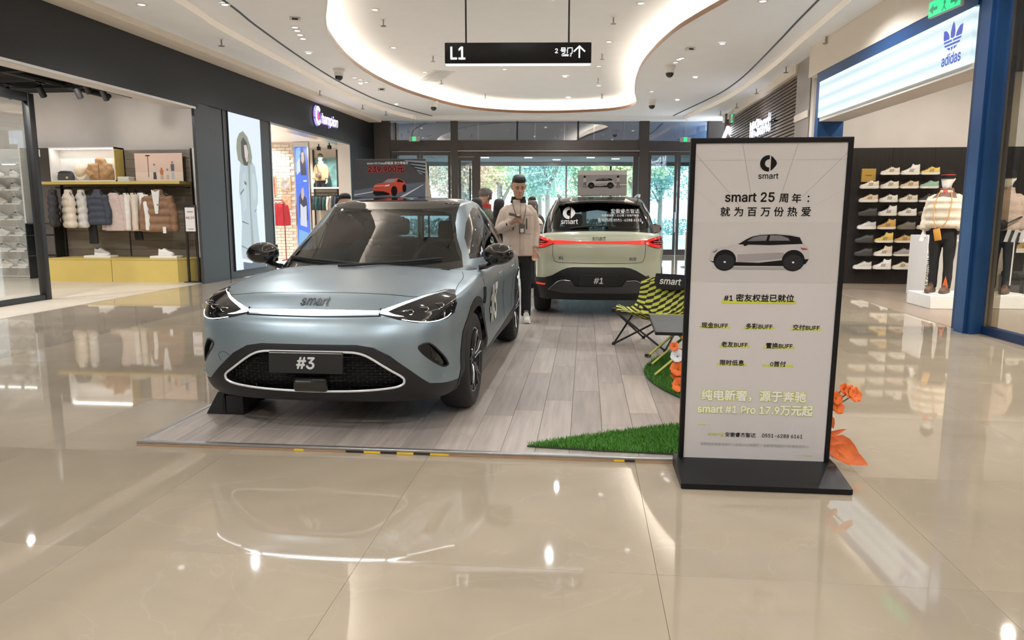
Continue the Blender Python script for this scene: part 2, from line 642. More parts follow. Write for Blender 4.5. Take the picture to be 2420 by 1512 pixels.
ribbon(rstrip, ZO, ZB).build('step_riser', M_STEPGLOW, ceil, smooth=60)
for P in (ldark, rdark):
    MB().tube([(x, y, ZB + .002) for x, y in P], .022, 6).build('shadow_line', M_FASC2, ceil)  # dark tube drawn in place of the shade along the ceiling step
# outer shell above, so that no sky leaks in
MB().box(-9.3, 5.7, -12.2, 26.2, 5.2, 5.3).build('ceiling_deck', M_CEIL, ceil, smooth=0)
for x0, x1 in ((-9.3, -9.2), (5.6, 5.7)):
    MB().box(x0, x1, -12.2, 26.2, 4.5, 5.25).build('ceiling_side', M_CEIL, ceil, smooth=0)

# end wall behind the camera
wb = MB().box(-17, 12, -12.3, -12, -.05, 5.3).build('wall_front', M_CREAM)
struct(wb, 'plain cream end wall of the mall', 'wall')

# ------------------------------------------------------------------ left shop front (frame runs along local y, mall side is +x)
LROT = -R(2.4)
LO = (-7.95, 9.4, 0)
wl = sroot('wall_left', 'charcoal shop fronts with a long black fascia', LO, LROT, 'wall')
def lw(name, m, *boxes, sm=0, par=None):
    b = MB()
    for q in boxes:
        b.box(*q)
    return b.build(name, m, par or wl, smooth=sm)
lw('fascia', M_FASC, (-.35, 0, -14, 4.75, 3.52, 4.62), (-.35, 0, 4.75, 15.9, 3.62, 4.62))
lw('closed_shop_front', M_CREAM, (-.4, 0, -21.6, -11.3, 0, 3.52))
lw('fascia', M_FASC, (-.35, 0, -21.6, -14, 3.52, 4.62))
lw('fascia_soffit', M_SHOPWALL, (-.36, -.004, -14, 4.66, 3.495, 3.525))
lw('soffit_edge', M_STEEL, (-.02, .004, -14, 4.66, 3.49, 3.53))
lw('ceiling_soffit', M_CEIL2, (0, .42, -14, 15.0, 4.49, 4.62))
lw('pilaster', M_FASC2, (-.07, -.01, 4.62, 5.12, 0, 3.62))
lw('pilaster', M_FASC2, (-.12, -.03, 5.15, 5.66, 0, 3.62))
lw('pilaster_gap', M_BLACK, (-.12, -.05, 5.1, 5.18, 0, 3.62))
lw('panel', M_FASC2, (-.4, -.02, 5.69, 7.79, 0, 3.62))
lw('panel', M_FASC, (-.4, 0, 13.12, 14.0, 0, 3.62))
lw('panel', M_BLACK, (-.4, .0, 14.0, 15.9, 0, 4.62))
lw('end_panel', M_BLACK, (0, .75, 15.6, 15.9, 0, 4.55))
lw('opening_frame', M_STEEL, (-.4, .004, 7.79, 7.83, 0, 3.6), (-.4, .004, 13.08, 13.12, 0, 3.6), (-.4, .004, 7.79, 13.12, 3.575, 3.625))

# left shop interior shell
ls = sroot('wall_left_shop', 'greige walls and black ceiling of the clothing shop', cat='wall')
MB().box(-17, -8.3, 15.2, 15.4, 0, 4.3).build('back_panel', M_SHOPWALL, ls, smooth=0)
MB().box(-17.2, -17, -2, 15.4, 0, 4.3).build('side_panel', M_SHOPWALL, ls, smooth=0)
MB().box(-17, -8, -2.2, -2, 0, 4.3).build('front_panel', M_SHOPWALL, ls, smooth=0)
MB().box(-17, -8.25, -2, 15.3, 4.05, 4.15).build('black_ceiling', M_DARKCEIL, ls, smooth=0)
for k, yy in enumerate((8.6, 10.3, 12.0, 13.6)):
    MB().box(-16, -8.4, yy, yy + .12, 3.86, 3.98).build('ceiling_beam', M_DARKCEIL, ls, smooth=0)
for k in range(4):
    MB().tube([(-10.2 + k * .5, 3 + k * .2, 3.92), (-10.2 + k * .5, 15, 3.92)], .05, 8).build('ceiling_pipe', M_DARKCEIL, ls)

# sportswear shop interior shell
cs = sroot('wall_sport_shop', 'cream interior walls of the sportswear shop', cat='wall')
MB().box(-13, -7.5, 24.4, 24.6, 0, 4.2).build('back_panel', M_CREAM, cs, smooth=0)
MB().box(-13.2, -13, 15.6, 24.6, 0, 4.2).build('side_panel', M_CREAM, cs, smooth=0)
MB().box(-13, -8.0, 15.45, 15.6, 0, 4.2).build('front_panel', M_CREAM, cs, smooth=0)
MB().box(-13, -8.05, 15.6, 24.5, 3.66, 3.76).build('white_ceiling', M_WHITE, cs, smooth=0)

# ------------------------------------------------------------------ right shop interior shell
rs = sroot('wall_right_shop', 'beige and black walls of the shoe shop', cat='wall')
MB().box(4.5, 12, 15.42, 15.6, 2.73, 4.4).build('upper_panel', M_SHOPWALL, rs, smooth=0)
M_SHOEWALL = mat('brushed_black_panel', (.03, .026, .024), .3, .2, noise=.15, nscale=5, stretch=(6, 1, .3))
for k in range(9):
    MB().box(4.5 + k * .8, 4.5 + k * .8 + .796, 15.4, 15.6, 0, 2.73).build('black_panel', M_SHOEWALL, rs, smooth=0)
MB().box(12, 12.2, -2, 15.6, 0, 4.4).build('side_panel', M_SHOPWALL, rs, smooth=0)
MB().box(4.6, 12, -2.2, -2, 0, 4.4).build('front_panel', M_SHOPWALL, rs, smooth=0)
MB().box(4.7, 12, -2, 15.5, 4.15, 4.25).build('dark_ceiling', M_FASC2, rs, smooth=0)

# right wall beyond the shoe shop: stone pier, wooden slat board, brown end panel
wr = sroot('wall_right', 'right mall wall with stone pier and wooden slat board', cat='wall')
M_STONE = mat('grey_stone_panel', (.33, .29, .26), .15, noise=.07, nscale=1.5)
M_BROWN = mat('brown_panel', (.10, .06, .05), .5, noise=.1, nscale=8)
M_SLAT = mat('walnut_slat', (.15, .105, .08), .45, noise=.2, nscale=6, stretch=(1, .2, 8))
MB().box(4.48, 5.2, 15.62, 16.6, 0, 4.6).build('stone_pier', M_STONE, wr, smooth=0)
MB().box(4.455, 4.49, 15.62, 16.6, 3.38, 3.52).build('pier_trim', M_CREAM, wr, smooth=0)
MB().box(4.62, 4.9, 16.6, 25, 0, 4.6).build('slat_backing', M_BROWN, wr, smooth=0)
sl = MB()
sl.rbox(4.53, 4.63, 16.62, 24.2, -.028, .028, .012, 2)
s0 = sl.build('slat', M_SLAT, wr)
s0.location = (0, 0, 2.98)
for k in range(1, 19):
    s = s0.copy()
    COL.objects.link(s)
    s.location = (0, 0, 2.98 + k * .078)
MB().box(4.62, 4.9, -12.1, -1.9, 0, 4.62).build('closed_shop_front', M_CREAM, wr, smooth=0)
MB().box(4.44, 4.64, 16.6, 25, 4.42, 4.6).build('soffit', M_CEIL2, wr, smooth=0)
MB().box(4.4, 5.4, 24.2, 24.4, 0, 4.6).build('end_panel', M_BROWN, wr, smooth=0)
# ------------------------------------------------------------------ glazed entrance at the far end
FROT = R(5.8)
FO = (-2.577, 25.37, 0)
def fpt(x, y, z=0):
    return (FO[0] + x * cos(FROT) - y * sin(FROT), FO[1] + x * sin(FROT) + y * cos(FROT), z)
wk = sroot('wall_back', 'bronze framed glazed entrance wall at the far end', FO, FROT, 'wall')
def fb(name, m, *boxes, par=None, sm=0):
    b = MB()
    for q in boxes:
        b.box(*q)
    return b.build(name, m, par or wk, smooth=sm)
for x0, x1 in ((-4.75, -4.2), (-2.11, -1.87), (4.4, 4.72), (6.75, 7.4)):
    fb('pier', M_FACADE, (x0, x1, -.12, .12, 0, 4.62))
fb('beam', M_FACADE, (-4.2, -2.11, -.1, .1, 3.6, 3.95))
fb('beam', M_FACADE, (-1.87, 4.4, -.1, .1, 3.58, 3.95))
fb('beam', M_FACADE, (4.72, 6.75, -.1, .1, 3.6, 3.92))
fb('head_trim', M_STEEL, (-1.87, 4.4, -.11, -.09, 3.575, 3.6))
fb('bulkhead', M_CEIL, (-5.0, 7.4, -.45, .12, 4.59, 4.8))
for x0, x1 in ((-4.2, -2.11), (-1.87, .15), (.21, 2.25), (2.31, 4.4), (4.72, 6.75)):
    fb('transom_pane', M_TGLASS, (x0, x1, -.006, .006, 3.95, 4.6))
for x in (.18, 2.28):
    fb('mullion', M_BLACK, (x - .03, x + .03, -.03, .03, 3.95, 4.6))
for x in (-1.17, .8, 1.82, 2.84, 3.87):
    fb('glazing_fin', M_STEEL, (x - .015, x + .015, .05, .2, 3.95, 4.6))  # thin upright strips just behind the transom panes
# space above the porch seen through the transom
M_BLUEGREY = mat('bluegrey_cladding', (.20, .28, .42), .4, noise=.05, nscale=2)
fb('porch_upstand', M_BLUEGREY, (-5, 7.4, 1.4, 1.5, 3.5, 4.9))
fb('porch_roof', M_BLUEGREY, (-5, 7.4, .12, 1.4, 4.75, 4.85))
M_PORCH = mat('porch_ceiling', (.10, .10, .105), .6, noise=.08, nscale=3)
fb('porch_ceiling', M_PORCH, (-5, 7.4, .12, 4.2, 3.5, 3.58))
for x in (-5.1, 7.3):
    fb('porch_side', M_FACADE, (x, x + .15, .12, 4.3, 0, 3.5))
M_DL = emat('downlight_glow', (1, .97, .92), 9)
for x, y in ((-1.0, 1.6), (.6, 1.6), (1.7, 2.6), (2.9, 1.6), (3.9, 2.2)):
    fb('porch_lamp', M_DL, (x - .14, x + .14, y - .05, y + .05, 3.488, 3.502))

def glazed_door(name, x0, x1, ztop, label, y=0.0, st=.09, bot=.2, topr=.14):
    d = sroot(name, label, fpt(x0, y), FROT, 'door')
    w = x1 - x0
    MB().box(0, st, -.035, .035, 0, ztop).build('stile', M_FACADE, d, smooth=0)
    MB().box(w - st, w, -.035, .035, 0, ztop).build('stile', M_FACADE, d, smooth=0)
    MB().box(st, w - st, -.035, .035, 0, bot).build('bottom_rail', M_FACADE, d, smooth=0)
    MB().box(st, w - st, -.035, .035, ztop - topr, ztop).build('top_rail', M_FACADE, d, smooth=0)
    MB().box(st, w - st, -.006, .006, bot, ztop - topr).build('pane', M_FGLASS, d, smooth=0)
    MB().tube([(w - st * .5, -.09, .8), (w - st * .5, -.09, 1.5)], .014, 8).build('handle', M_STEEL, d)
    MB().box(0, w, -.038, -.034, ztop - .015, ztop).build('edge_trim', M_STEEL, d, smooth=0)
    return d
glazed_door('door_1', -4.18, -3.2, 3.58, 'left bronze framed glass door leaf beside the dark wall')
glazed_door('door_2', -3.18, -2.13, 3.58, 'bronze framed glass door leaf left of the entrance pier')
glazed_door('door_3', -1.86, -1.3, 3.4, 'narrow glass side leaf left of the open entrance')
glazed_door('door_4', 4.74, 5.74, 3.58, 'bronze framed glass door leaf right of the entrance pier')
glazed_door('door_5', 5.76, 6.74, 3.58, 'right bronze framed glass door leaf behind the standing sign')
fb('inner_post', M_FACADE, (-1.3, -1.1, -.06, .06, 0, 3.4))
fb('inner_post', M_FACADE, (4.2, 4.38, -.06, .06, 0, 3.4))
fb('inner_head', M_FACADE, (-1.87, 4.4, -.05, .05, 3.4, 3.58))
# outer glass line of the porch
wo = sroot('window_1', 'outer glass line of the entrance porch', FO, FROT, 'window')
for k, x in enumerate((-5.0, -3.4, -1.7, .32, 2.2, 4.0, 5.4, 7.2)):
    fb('mullion', M_STEEL if k in (3, 4) else M_FACADE, (x - .035, x + .035, 4.2, 4.28, 0, 3.5), par=wo)
fb('head_rail', M_STEEL, (-5, 7.2, 4.19, 4.3, 3.36, 3.5), par=wo)
for x0, x1 in ((-5.0, -3.4), (-3.4, -1.7), (-1.7, .32), (.32, 2.2), (2.2, 4.0), (4.0, 5.4), (5.4, 7.2)):
    fb('pane', M_FGLASS, (x0 + .04, x1 - .04, 4.235, 4.245, .02, 3.36), par=wo)
lobby = MB().box(-5.2, 7.5, -.2, 4.4, -.08, .002)
M_LOBBY = mat('porch_stone', (.52, .49, .45), .12, noise=.05)
struct(lobby.build('floor_porch', M_LOBBY), 'pale stone floor of the entrance porch', 'floor').location = FO
bpy.data.objects['floor_porch'].rotation_euler = (0, 0, FROT)
M_PLAZA = mat('plaza_paving', (.55, .54, .52), .8, noise=.08, nscale=.7)
pl = MB().box(-40, 40, 4.4, 70, -.1, -.01).build('floor_plaza', M_PLAZA)
pl.location = FO
pl.rotation_euler = (0, 0, FROT)
struct(pl, 'pale paved plaza outside the entrance', 'floor')

# trees outside
def leaf_cloud(n, rx, rz, size, seed, z0):
    rd = random.Random(seed)
    b = MB()
    blobs = [(rd.uniform(-rx * .6, rx * .6), rd.uniform(-rx * .6, rx * .6), z0 + rd.uniform(-rz * .65, rz * .65), rd.uniform(.35, .6) * rx) for _ in range(14)]
    for i in range(n):
        cx, cy, cz, r = blobs[i % len(blobs)]
        d = V((rd.gauss(0, 1), rd.gauss(0, 1), rd.gauss(0, 1))).normalized() * r * rd.uniform(.6, 1.0)
        c = V((cx, cy, cz)) + d
        a = V((rd.gauss(0, 1), rd.gauss(0, 1), rd.gauss(0, 1))).normalized()
        e = a.cross(V((rd.gauss(0, 1), rd.gauss(0, 1), rd.gauss(0, 1)))).normalized()
        s = size * rd.uniform(.6, 1.3)
        b.add([c - a * s, c + e * s * .5, c + a * s, c - e * s * .5], [(0, 1, 2, 3)])
    return b
M_LEAFS = [mat('leaf_green', (.34, .50, .30), .6, vary=.15, noise=.35, nscale=1.5), mat('leaf_lime', (.62, .66, .34), .6, vary=.15, noise=.3, nscale=1.5),
           mat('leaf_rust', (.75, .52, .34), .6, vary=.15, noise=.3, nscale=1.5), mat('leaf_teal', (.30, .48, .42), .6, vary=.1, noise=.3, nscale=1.5)]
M_BARK = mat('tree_bark', (.30, .26, .22), .9, noise=.25, nscale=9, bump=.4)
crowns = []
trunks = []
for k in range(3):
    crowns.append(leaf_cloud(6500, 2.2, 2.3, .095, 40 + k, 4.6))
    rd = random.Random(90 + k)
    t = MB()
    t.tube([(0, 0, -.05), (.05, .02, 1.2), (.02 + .1 * k, .05, 2.6), (.1, 0, 4.5)], [.2, .15, .12, .05], 8)
    for a in range(5):
        an = a * 1.26 + k
        t.tube([(.03, .03, 2.0 + .25 * a), (cos(an) * .6, sin(an) * .6, 2.9 + .3 * a), (cos(an) * 1.2, sin(an) * 1.2, 3.9 + .3 * a)], [.08, .05, .02], 6)
    trunks.append(t)
crown_me, trunk_me = {}, {}
tree_spots = [(-7.4, 13, 2, 0), (-2.6, 11.5, 2, 1), (1.9, 12.5, 3, 0), (6.3, 12, 1, 2), (11.6, 13.6, 0, 1), (-.6, 17.5, 1, 2), (4.2, 17.5, 0, 1), (9.0, 18.5, 3, 0), (-5.6, 18.5, 0, 2), (1.9, 23, 0, 0), (6.6, 23.5, 1, 1), (-3, 24, 3, 2)]
tree_lab = ['rust-leaved autumn tree outside the doors by the dark wall', 'rust-orange autumn tree behind the standing man', 'blue-green tree outside between the rust tree and the yellow-green tree', 'yellow-green tree outside behind the right glass doors',
            'mid green tree outside beyond the standing sign', 'yellow-green tree in the second row behind the rust-orange tree', 'mid green tree in the second row behind the silver car poster', 'blue-green tree in the second row behind the right doors',
            'mid green tree in the second row behind the rust-leaved tree', 'mid green tree in the last row before the hedge', 'yellow-green tree in the last row before the hedge', 'blue-green tree in the last row before the hedge']
for (x, y, c, k), tl in zip(tree_spots, tree_lab):
    t = thing('plaza_tree', tl, 'tree', fpt(x, y, -.01), k * 2.1 + x, 'trees outside the entrance')
    if k not in trunk_me:
        trunk_me[k] = trunks[k].build('trunk', M_BARK, t).data
    else:
        link('trunk', trunk_me[k], None, t)
    if (k, c) not in crown_me:
        crown_me[(k, c)] = crowns[k].build('crown', M_LEAFS[c], t, smooth=0, fix=False).data
    else:
        link('crown', crown_me[(k, c)], None, t)
hd = leaf_cloud(100, 1, 1, .1, 3, 0)
hb = MB()
rd = random.Random(5)
for i in range(9000):
    c = V((rd.uniform(-22, 26), rd.uniform(0, 1.2), rd.uniform(0, 1.1)))
    a = V((rd.gauss(0, 1), rd.gauss(0, 1), rd.gauss(0, 1))).normalized()
    e = a.cross(V((rd.gauss(0, 1), rd.gauss(0, 1), rd.gauss(0, 1)))).normalized()
    s = .12
    hb.add([c - a * s, c + e * s * .6, c + a * s, c - e * s * .6], [(0, 1, 2, 3)])
hedge = hb.build('hedge', M_LEAFS[3], None, smooth=0, fix=False)
hedge.location = fpt(0, 26, 0)
hedge.rotation_euler = (0, 0, FROT)
hedge['kind'] = 'stuff'
tag(hedge, 'long clipped green hedge far out on the plaza', 'hedge')
# ------------------------------------------------------------------ exhibition platform
M_PLANK = mat('grey_oak_plank', (.35, .305, .27), .38, noise=.22, nscale=3.2, stretch=(9, .55, 1), vary=.2)
M_ALU = mat('aluminium_edge', (.42, .42, .43), .35, .8, noise=.08, nscale=10)
M_MDF = mat('platform_edge_wood', (.34, .22, .13), .7, noise=.15, nscale=12)
PX0, PX1, PY0, PY1, PZ = -2.72, 1.36, 4.0, 15.6, .028
plat = thing('display_platform', 'low platform of grey wood planks with aluminium edging under both cars', 'platform', (0, 0, 0))
MB().box(PX0 + .012, PX1 - .012, PY0 + .012, PY1 - .012, 0, .019).build('base_board', M_MDF, plat, smooth=0)
PW, PL_ = .2, 1.22
def plank_mesh(x0, x1, y0, y1):
    bm = bmesh.new()
    bmesh.ops.create_cube(bm, size=1)
    w, l = x1 - x0 - .0016, y1 - y0 - .0016
    for q in bm.verts:
        q.co = V((q.co.x * w, q.co.y * l, q.co.z * .009))
    bmesh.ops.bevel(bm, geom=[e for e in bm.edges if all(u.co.z > 0 for u in e.verts)], offset=.0012, segments=1, affect='EDGES')
    return MB().bm(bm).build('plank', M_PLANK, plat, smooth=0)
pm = {}
ncol = int((PX1 - PX0 - .06) / PW)
rd = random.Random(11)
for i in range(ncol):
    x0 = PX0 + .03 + i * (PX1 - PX0 - .06) / ncol
    x1 = PX0 + .03 + (i + 1) * (PX1 - PX0 - .06) / ncol
    y = PY0 + .03 - rd.choice((0, .3, .61, .92, .45))
    while y < PY1 - .03:
        ya, yb = max(y, PY0 + .03), min(y + PL_, PY1 - .03)
        y += PL_
        if yb - ya < .02:
            continue
        key = round(yb - ya, 3)
        if key not in pm:
            o = plank_mesh(x0, x1, ya, yb)
            pm[key] = o.data
        else:
            o = link('plank', pm[key], None, plat)
        o.location = ((x0 + x1) / 2, (ya + yb) / 2, PZ - .0045)
for q in ((PX0, PX1, PY0, PY0 + .035), (PX0, PX1, PY1 - .035, PY1), (PX0, PX0 + .035, PY0 + .035, PY1 - .035), (PX1 - .035, PX1, PY0 + .035, PY1 - .035)):
    MB().rbox(*q, PZ - .012, PZ + .003, .003, 1).build('edge_trim', M_ALU, plat)
for q in ((PX0, PX1, PY0, PY0 + .013), (PX0, PX0 + .013, PY0 + .013, PY1)):
    MB().box(*q, 0, PZ - .012).build('edge_skirt', M_MDF, plat, smooth=0)
M_TAPEY = mat('yellow_tape', (.75, .5, .03), .5, noise=.1, nscale=30)
M_TAPEK = mat('black_tape', (.02, .02, .02), .5, noise=.1, nscale=30)
for x0, x1, m in ((-1.72, -1.66, M_TAPEY), (-1.4, -1.29, M_TAPEK), (-1.29, -1.19, M_TAPEY), (-1.19, -1.09, M_TAPEK), (-1.09, -.99, M_TAPEY), (-.99, -.89, M_TAPEK), (-.89, -.78, M_TAPEY), (.18, .24, M_TAPEY), (.24, .3, M_TAPEK)):
    MB().box(x0, x1, PY0 - .0012, PY0 + .001, .003, PZ - .012).build('hazard_tape', m, plat, smooth=0)

# ------------------------------------------------------------------ artificial grass
def grass_patch(name, poly, label, dens, seed, z=PZ + .003):
    g = thing(name, label, 'artificial grass', (0, 0, 0))
    MB().prism(poly, z, z + .008, 'xy').build('backing', mat('grass_backing', (.03, .06, .02), .9), g, smooth=0)
    rd = random.Random(seed)
    xs = [p[0] for p in poly]; ys = [p[1] for p in poly]
    def inside(x, y):
        c = False
        j = len(poly) - 1
        for i in range(len(poly)):
            xi, yi = poly[i]; xj, yj = poly[j]
            if (yi > y) != (yj > y) and x < (xj - xi) * (y - yi) / (yj - yi) + xi:
                c = not c
            j = i
        return c
    b = MB()
    A = (max(xs) - min(xs)) * (max(ys) - min(ys))
    for _ in range(int(A * dens)):
        x, y = rd.uniform(min(xs), max(xs)), rd.uniform(min(ys), max(ys))
        if not inside(x, y):
            continue
        a = rd.uniform(0, 2 * pi)
        h = rd.uniform(.018, .034)
        dx, dy = cos(a) * .0022, sin(a) * .0022
        lx, ly = rd.uniform(-.018, .018), rd.uniform(-.018, .018)
        b.add([(x - dx, y - dy, z + .006), (x + dx, y + dy, z + .006), (x + lx * .5 + dx, y + ly * .5 + dy, z + .006 + h * .6), (x + lx, y + ly, z + .006 + h)], [(0, 1, 2), (0, 2, 3)])
    o = b.build('grass_blades', mat('turf_blade', (.085, .26, .03), .5, noise=.4, nscale=60), g, smooth=0, fix=False)
    o['kind'] = 'stuff'
    return g
poly = [(-.33, 4.13), (.0, 4.34), (.3, 4.5), (.62, 4.66), (.95, 4.8), (1.3, 4.9), (1.3, 4.06), (.6, 4.07), (.1, 4.09)]
grass_patch('turf_mat', poly, 'green artificial turf mat at the platform edge behind the standing sign', 26000, 3)
poly = smooth_poly([(.86, 7.2, 0), (.64, 6.75, 0), (.53, 6.3, 0), (.58, 5.8, 0), (.76, 5.35, 0), (1.05, 5.1, 0), (1.3, 5.2, 0), (1.31, 6.2, 0), (1.3, 7.3, 0), (1.1, 7.4, 0)], 4, True)
grass_patch('turf_mat', [p[:2] for p in poly], 'dark green rounded turf mat under the folding table', 16000, 4)

# ------------------------------------------------------------------ standing poster sign
M_FRAME = mat('sign_black_frame', (.005, .005, .006), .4, noise=.1, nscale=15, spec=.3)
M_POSTER = mat('poster_paper', (.56, .53, .51), .45, noise=.012, nscale=1.2)
M_POSTER2 = mat('poster_paper_lower', (.585, .555, .545), .45, noise=.012, nscale=1.2)
M_INK = mat('print_black_ink', (.012, .010, .009), .6, spec=.1)
M_INKG = mat('print_grey_ink', (.33, .31, .30), .5)
M_LIME = mat('print_lime_ink', (.58, .60, .06), .5)
M_PWHITE = mat('print_white_ink', (.8, .79, .77), .5)
SX, SY = .935, 3.94
sign = thing('standing_sign', 'tall black framed poster stand with white car poster on a heavy base', 'sign', (SX, SY, 0))
TILT = Matrix.Translation((0, 0, .05)) @ Matrix.Rotation(R(2), 4, 'X')
def sp(name, m, fn, sm=0, fix=True):
    b = MB()
    b.T = TILT
    fn(b)
    return b.build(name, m, sign, smooth=sm, fix=fix)
HW = .402
sp('frame_side', M_FRAME, lambda b: b.rbox(-HW, -HW + .026, -.02, .022, -.045, 1.742, .004))
sp('frame_side', M_FRAME, lambda b: b.rbox(HW - .026, HW, -.02, .022, -.045, 1.742, .004))
sp('frame_top', M_FRAME, lambda b: b.rbox(-HW + .02, HW - .02, -.02, .022, 1.715, 1.742, .004))
sp('poster', M_POSTER2, lambda b: b.box(-HW + .02, HW - .02, -.012, .015, -.03, 1.72))
sp('poster_upper_field', M_POSTER, lambda b: b.box(-HW + .026, HW - .026, -.0126, -.0115, 1.0, 1.716))
def wedge(b):
    b.prism([(-.32, .003), (-.32, .03), (-.06, .068), (.05, .068), (.05, .003)], -.425, .425, 'yz')
wb_ = MB(); wedge(wb_); wb_.build('base', M_FRAME, sign, smooth=30)
def st(body, x, h, size, m=M_INK, bold=0.0, align='CENTER', xs=1.0, sp_=1.0, z=-.0135):
    o = text(sign, body, size, m, (x - SX, z, h), align=align, bold=bold, xs=xs, spacing=sp_)
    me = o.data
    me.transform(TILT)
    return o
def stroke(x0, h0, x1, h1, w, m, z=-.0132):
    d = V((x1 - x0, h1 - h0)); nn = V((-d.y, d.x)).normalized() * w / 2
    pts = [(x0 - SX + nn.x, h0 + nn.y), (x1 - SX + nn.x, h1 + nn.y), (x1 - SX - nn.x, h1 - nn.y), (x0 - SX - nn.x, h0 - nn.y)]
    return sp('printed_line', m, lambda b: b.flat([pts], z, 'xz'), fix=False)
# perspective rays
for (x0, h0, x1, h1) in ((.558, 1.664, .76, 1.44), (.76, 1.44, .80, 1.39), (.792, 1.713, .855, 1.42), (1.067, 1.71, .99, 1.42), (1.313, 1.666, 1.10, 1.44)):
    stroke(x0, h0, x1, h1, .0022, M_INKG)
for (x0, h0, x1, h1) in ((.56, 1.485, .67, 1.40), (1.313, 1.485, 1.17, 1.40), (.56, 1.63, 1.313, 1.63)):
    stroke(x0, h0, x1, h1, .0008, M_INKG)
# round emblem: a C ring and a pointed right half
def emblem(parent, cx, cz, r, m, T=None, y=-.0135, plane='xz', fat=.5, name='emblem'):
    b = MB()
    b.T = T
    ro, ri = r, r * fat
    A = [R(a) for a in range(82, 279, 7)]
    outer_ = [(cx - r * .12 + ro * cos(a), cz + ro * sin(a)) for a in A]
    xe = cx - r * .12 + ro * cos(A[0])
    inn = [(cx - r * .02 + ri * cos(a), cz + ri * sin(a)) for a in reversed(A)]
    b.flat([outer_ + [(xe, cz - ri)] + inn[1:-1] + [(xe, cz + ri)]], y, plane)
    x0 = xe + r * .16
    tri = [(x0, cz + ro * .93)] + [(x0 + r * .25, cz + r * .74), (x0 + r * .62, cz + r * .32), (x0 + r * .76, cz), (x0 + r * .62, cz - r * .32), (x0 + r * .25, cz - r * .74), (x0, cz - ro * .93)]
    b.flat([tri], y, plane)
    return b.build(name, m, parent, smooth=0, fix=False)
emblem(sign, .930 - SX, 1.613, .041, M_INK, TILT)
st('smart', .929, 1.549, .043, bold=.0006, xs=1.0)
st('smart 25', .842, 1.441, .0705, bold=.0016, xs=.96)
st('周', 1.012, 1.439, .05, bold=.001)
st('年', 1.076, 1.437, .05, bold=.001)
st('：', 1.135, 1.437, .05, bold=.001)
for i, ch in enumerate('就为百万份热爱'):
    st(ch, .722 + i * .0675, 1.369, .0515, bold=.001)
# printed car picture, side view
M_PCAR = mat('print_car_silver', (.47, .44, .43), .5, noise=.08, nscale=9)
M_PCAR2 = mat('print_car_shade', (.31, .28, .28), .5, noise=.1, nscale=9)
M_PGLASS = mat('print_car_glass', (.16, .15, .16), .5, noise=.25, nscale=14)
M_PTYRE = mat('print_car_tyre', (.012, .012, .012), .5, spec=.1)
M_PSHAD = mat('print_ground_shadow', (.33, .31, .30), .5)
M_PBG = mat('print_band', (.525, .50, .48), .5, noise=.02)
def car_print(parent, T, x0, z0, w, h, y, flip=False, body=M_PCAR, layer=.0003, shade=M_PCAR2):
    def poly(pts, m, k, nm):
        b = MB(); b.T = T
        b.flat([[(x0 + (1 - px if flip else px) * w, z0 + pz * h) for px, pz in pts]], y - k * layer, 'xz')
        return b.build(nm, m, parent, smooth=0, fix=False)
    poly([(.03, .0), (.3, -.035), (.8, -.035), (.97, -.0), (.8, .05), (.2, .05)], M_PSHAD, 1, 'printed_shadow')
    poly(smooth_poly([(.0, .22, 0), (.0, .36, 0), (.03, .52, 0), (.1, .58, 0), (.27, .68, 0), (.36, .84, 0), (.46, .96, 0), (.62, 1, 0), (.8, .96, 0), (.9, .9, 0), (.93, .72, 0), (.98, .62, 0), (1, .42, 0), (1, .25, 0), (.95, .16, 0), (.5, .12, 0), (.06, .15, 0)], 3, True) if 0 else
         [(.0, .22), (-.005, .3), (.0, .42), (.02, .53), (.09, .59), (.26, .69), (.33, .80), (.4, .90), (.46, .95), (.55, .99), (.65, 1), (.8, .97), (.9, .91), (.92, .8), (.945, .7), (.98, .62), (1, .45), (1, .25), (.95, .16), (.5, .12), (.06, .15)], body, 2, 'printed_body')
    poly([(.28, .4), (.74, .46), (.78, .3), (.45, .2), (.28, .18)], shade, 3, 'printed_door')
    poly([(.28, .68), (.36, .82), (.42, .9), (.5, .945), (.65, .965), (.8, .93), (.895, .88), (.93, .7), (.6, .66)], M_PTYRE, 3, 'printed_window_band')
    poly([(.37, .77), (.43, .88), (.5, .925), (.575, .935), (.56, .785)], M_PGLASS, 4, 'printed_pane')
    poly([(.59, .785), (.6, .94), (.7, .935), (.78, .86), (.8, .79)], M_PGLASS, 4, 'printed_pane')
    poly([(0, .22), (.05, .2), (.5, .17), (.72, .24), (1, .28), (.97, .14), (.86, .08), (.1, .08)], M_PTYRE, 3, 'printed_sill')
    for cx in (.155, .845):
        poly([(cx + .115 * cos(a * pi / 12), .235 + .30 * sin(a * pi / 12)) for a in range(24)], M_PTYRE, 4, 'printed_arch')
        poly([(cx + .098 * cos(a * pi / 12), .185 + .215 * sin(a * pi / 12)) for a in range(24)], mat('print_wheel', (.028, .028, .03), .5, spec=.1), 5, 'printed_wheel')
        poly([(cx + .012 * cos(a * pi / 6), .185 + .026 * sin(a * pi / 6)) for a in range(12)], M_PWHITE, 6, 'printed_hub')
    poly([(.025, .46), (.075, .55), (.07, .48), (.04, .44)], M_PGLASS, 4, 'printed_headlamp')
    poly([(.905, .6), (.97, .575), (.985, .54), (.93, .53)], mat('print_red', (.35, .04, .04), .5), 4, 'printed_tail_lamp')
    poly([(.335, .66), (.345, .73), (.38, .73), (.38, .66), (.345, .63)], M_PTYRE, 5, 'printed_mirror')
sp('printed_band', M_PBG, lambda b: b.flat([[(-HW + .026, 1.0), (-HW + .026, 1.315), (HW - .026, 1.315), (HW - .026, 1.0)]], -.0129, 'xz'), fix=False)
car_print(sign, TILT, .653 - SX, 1.072, .505, .187, -.0131)
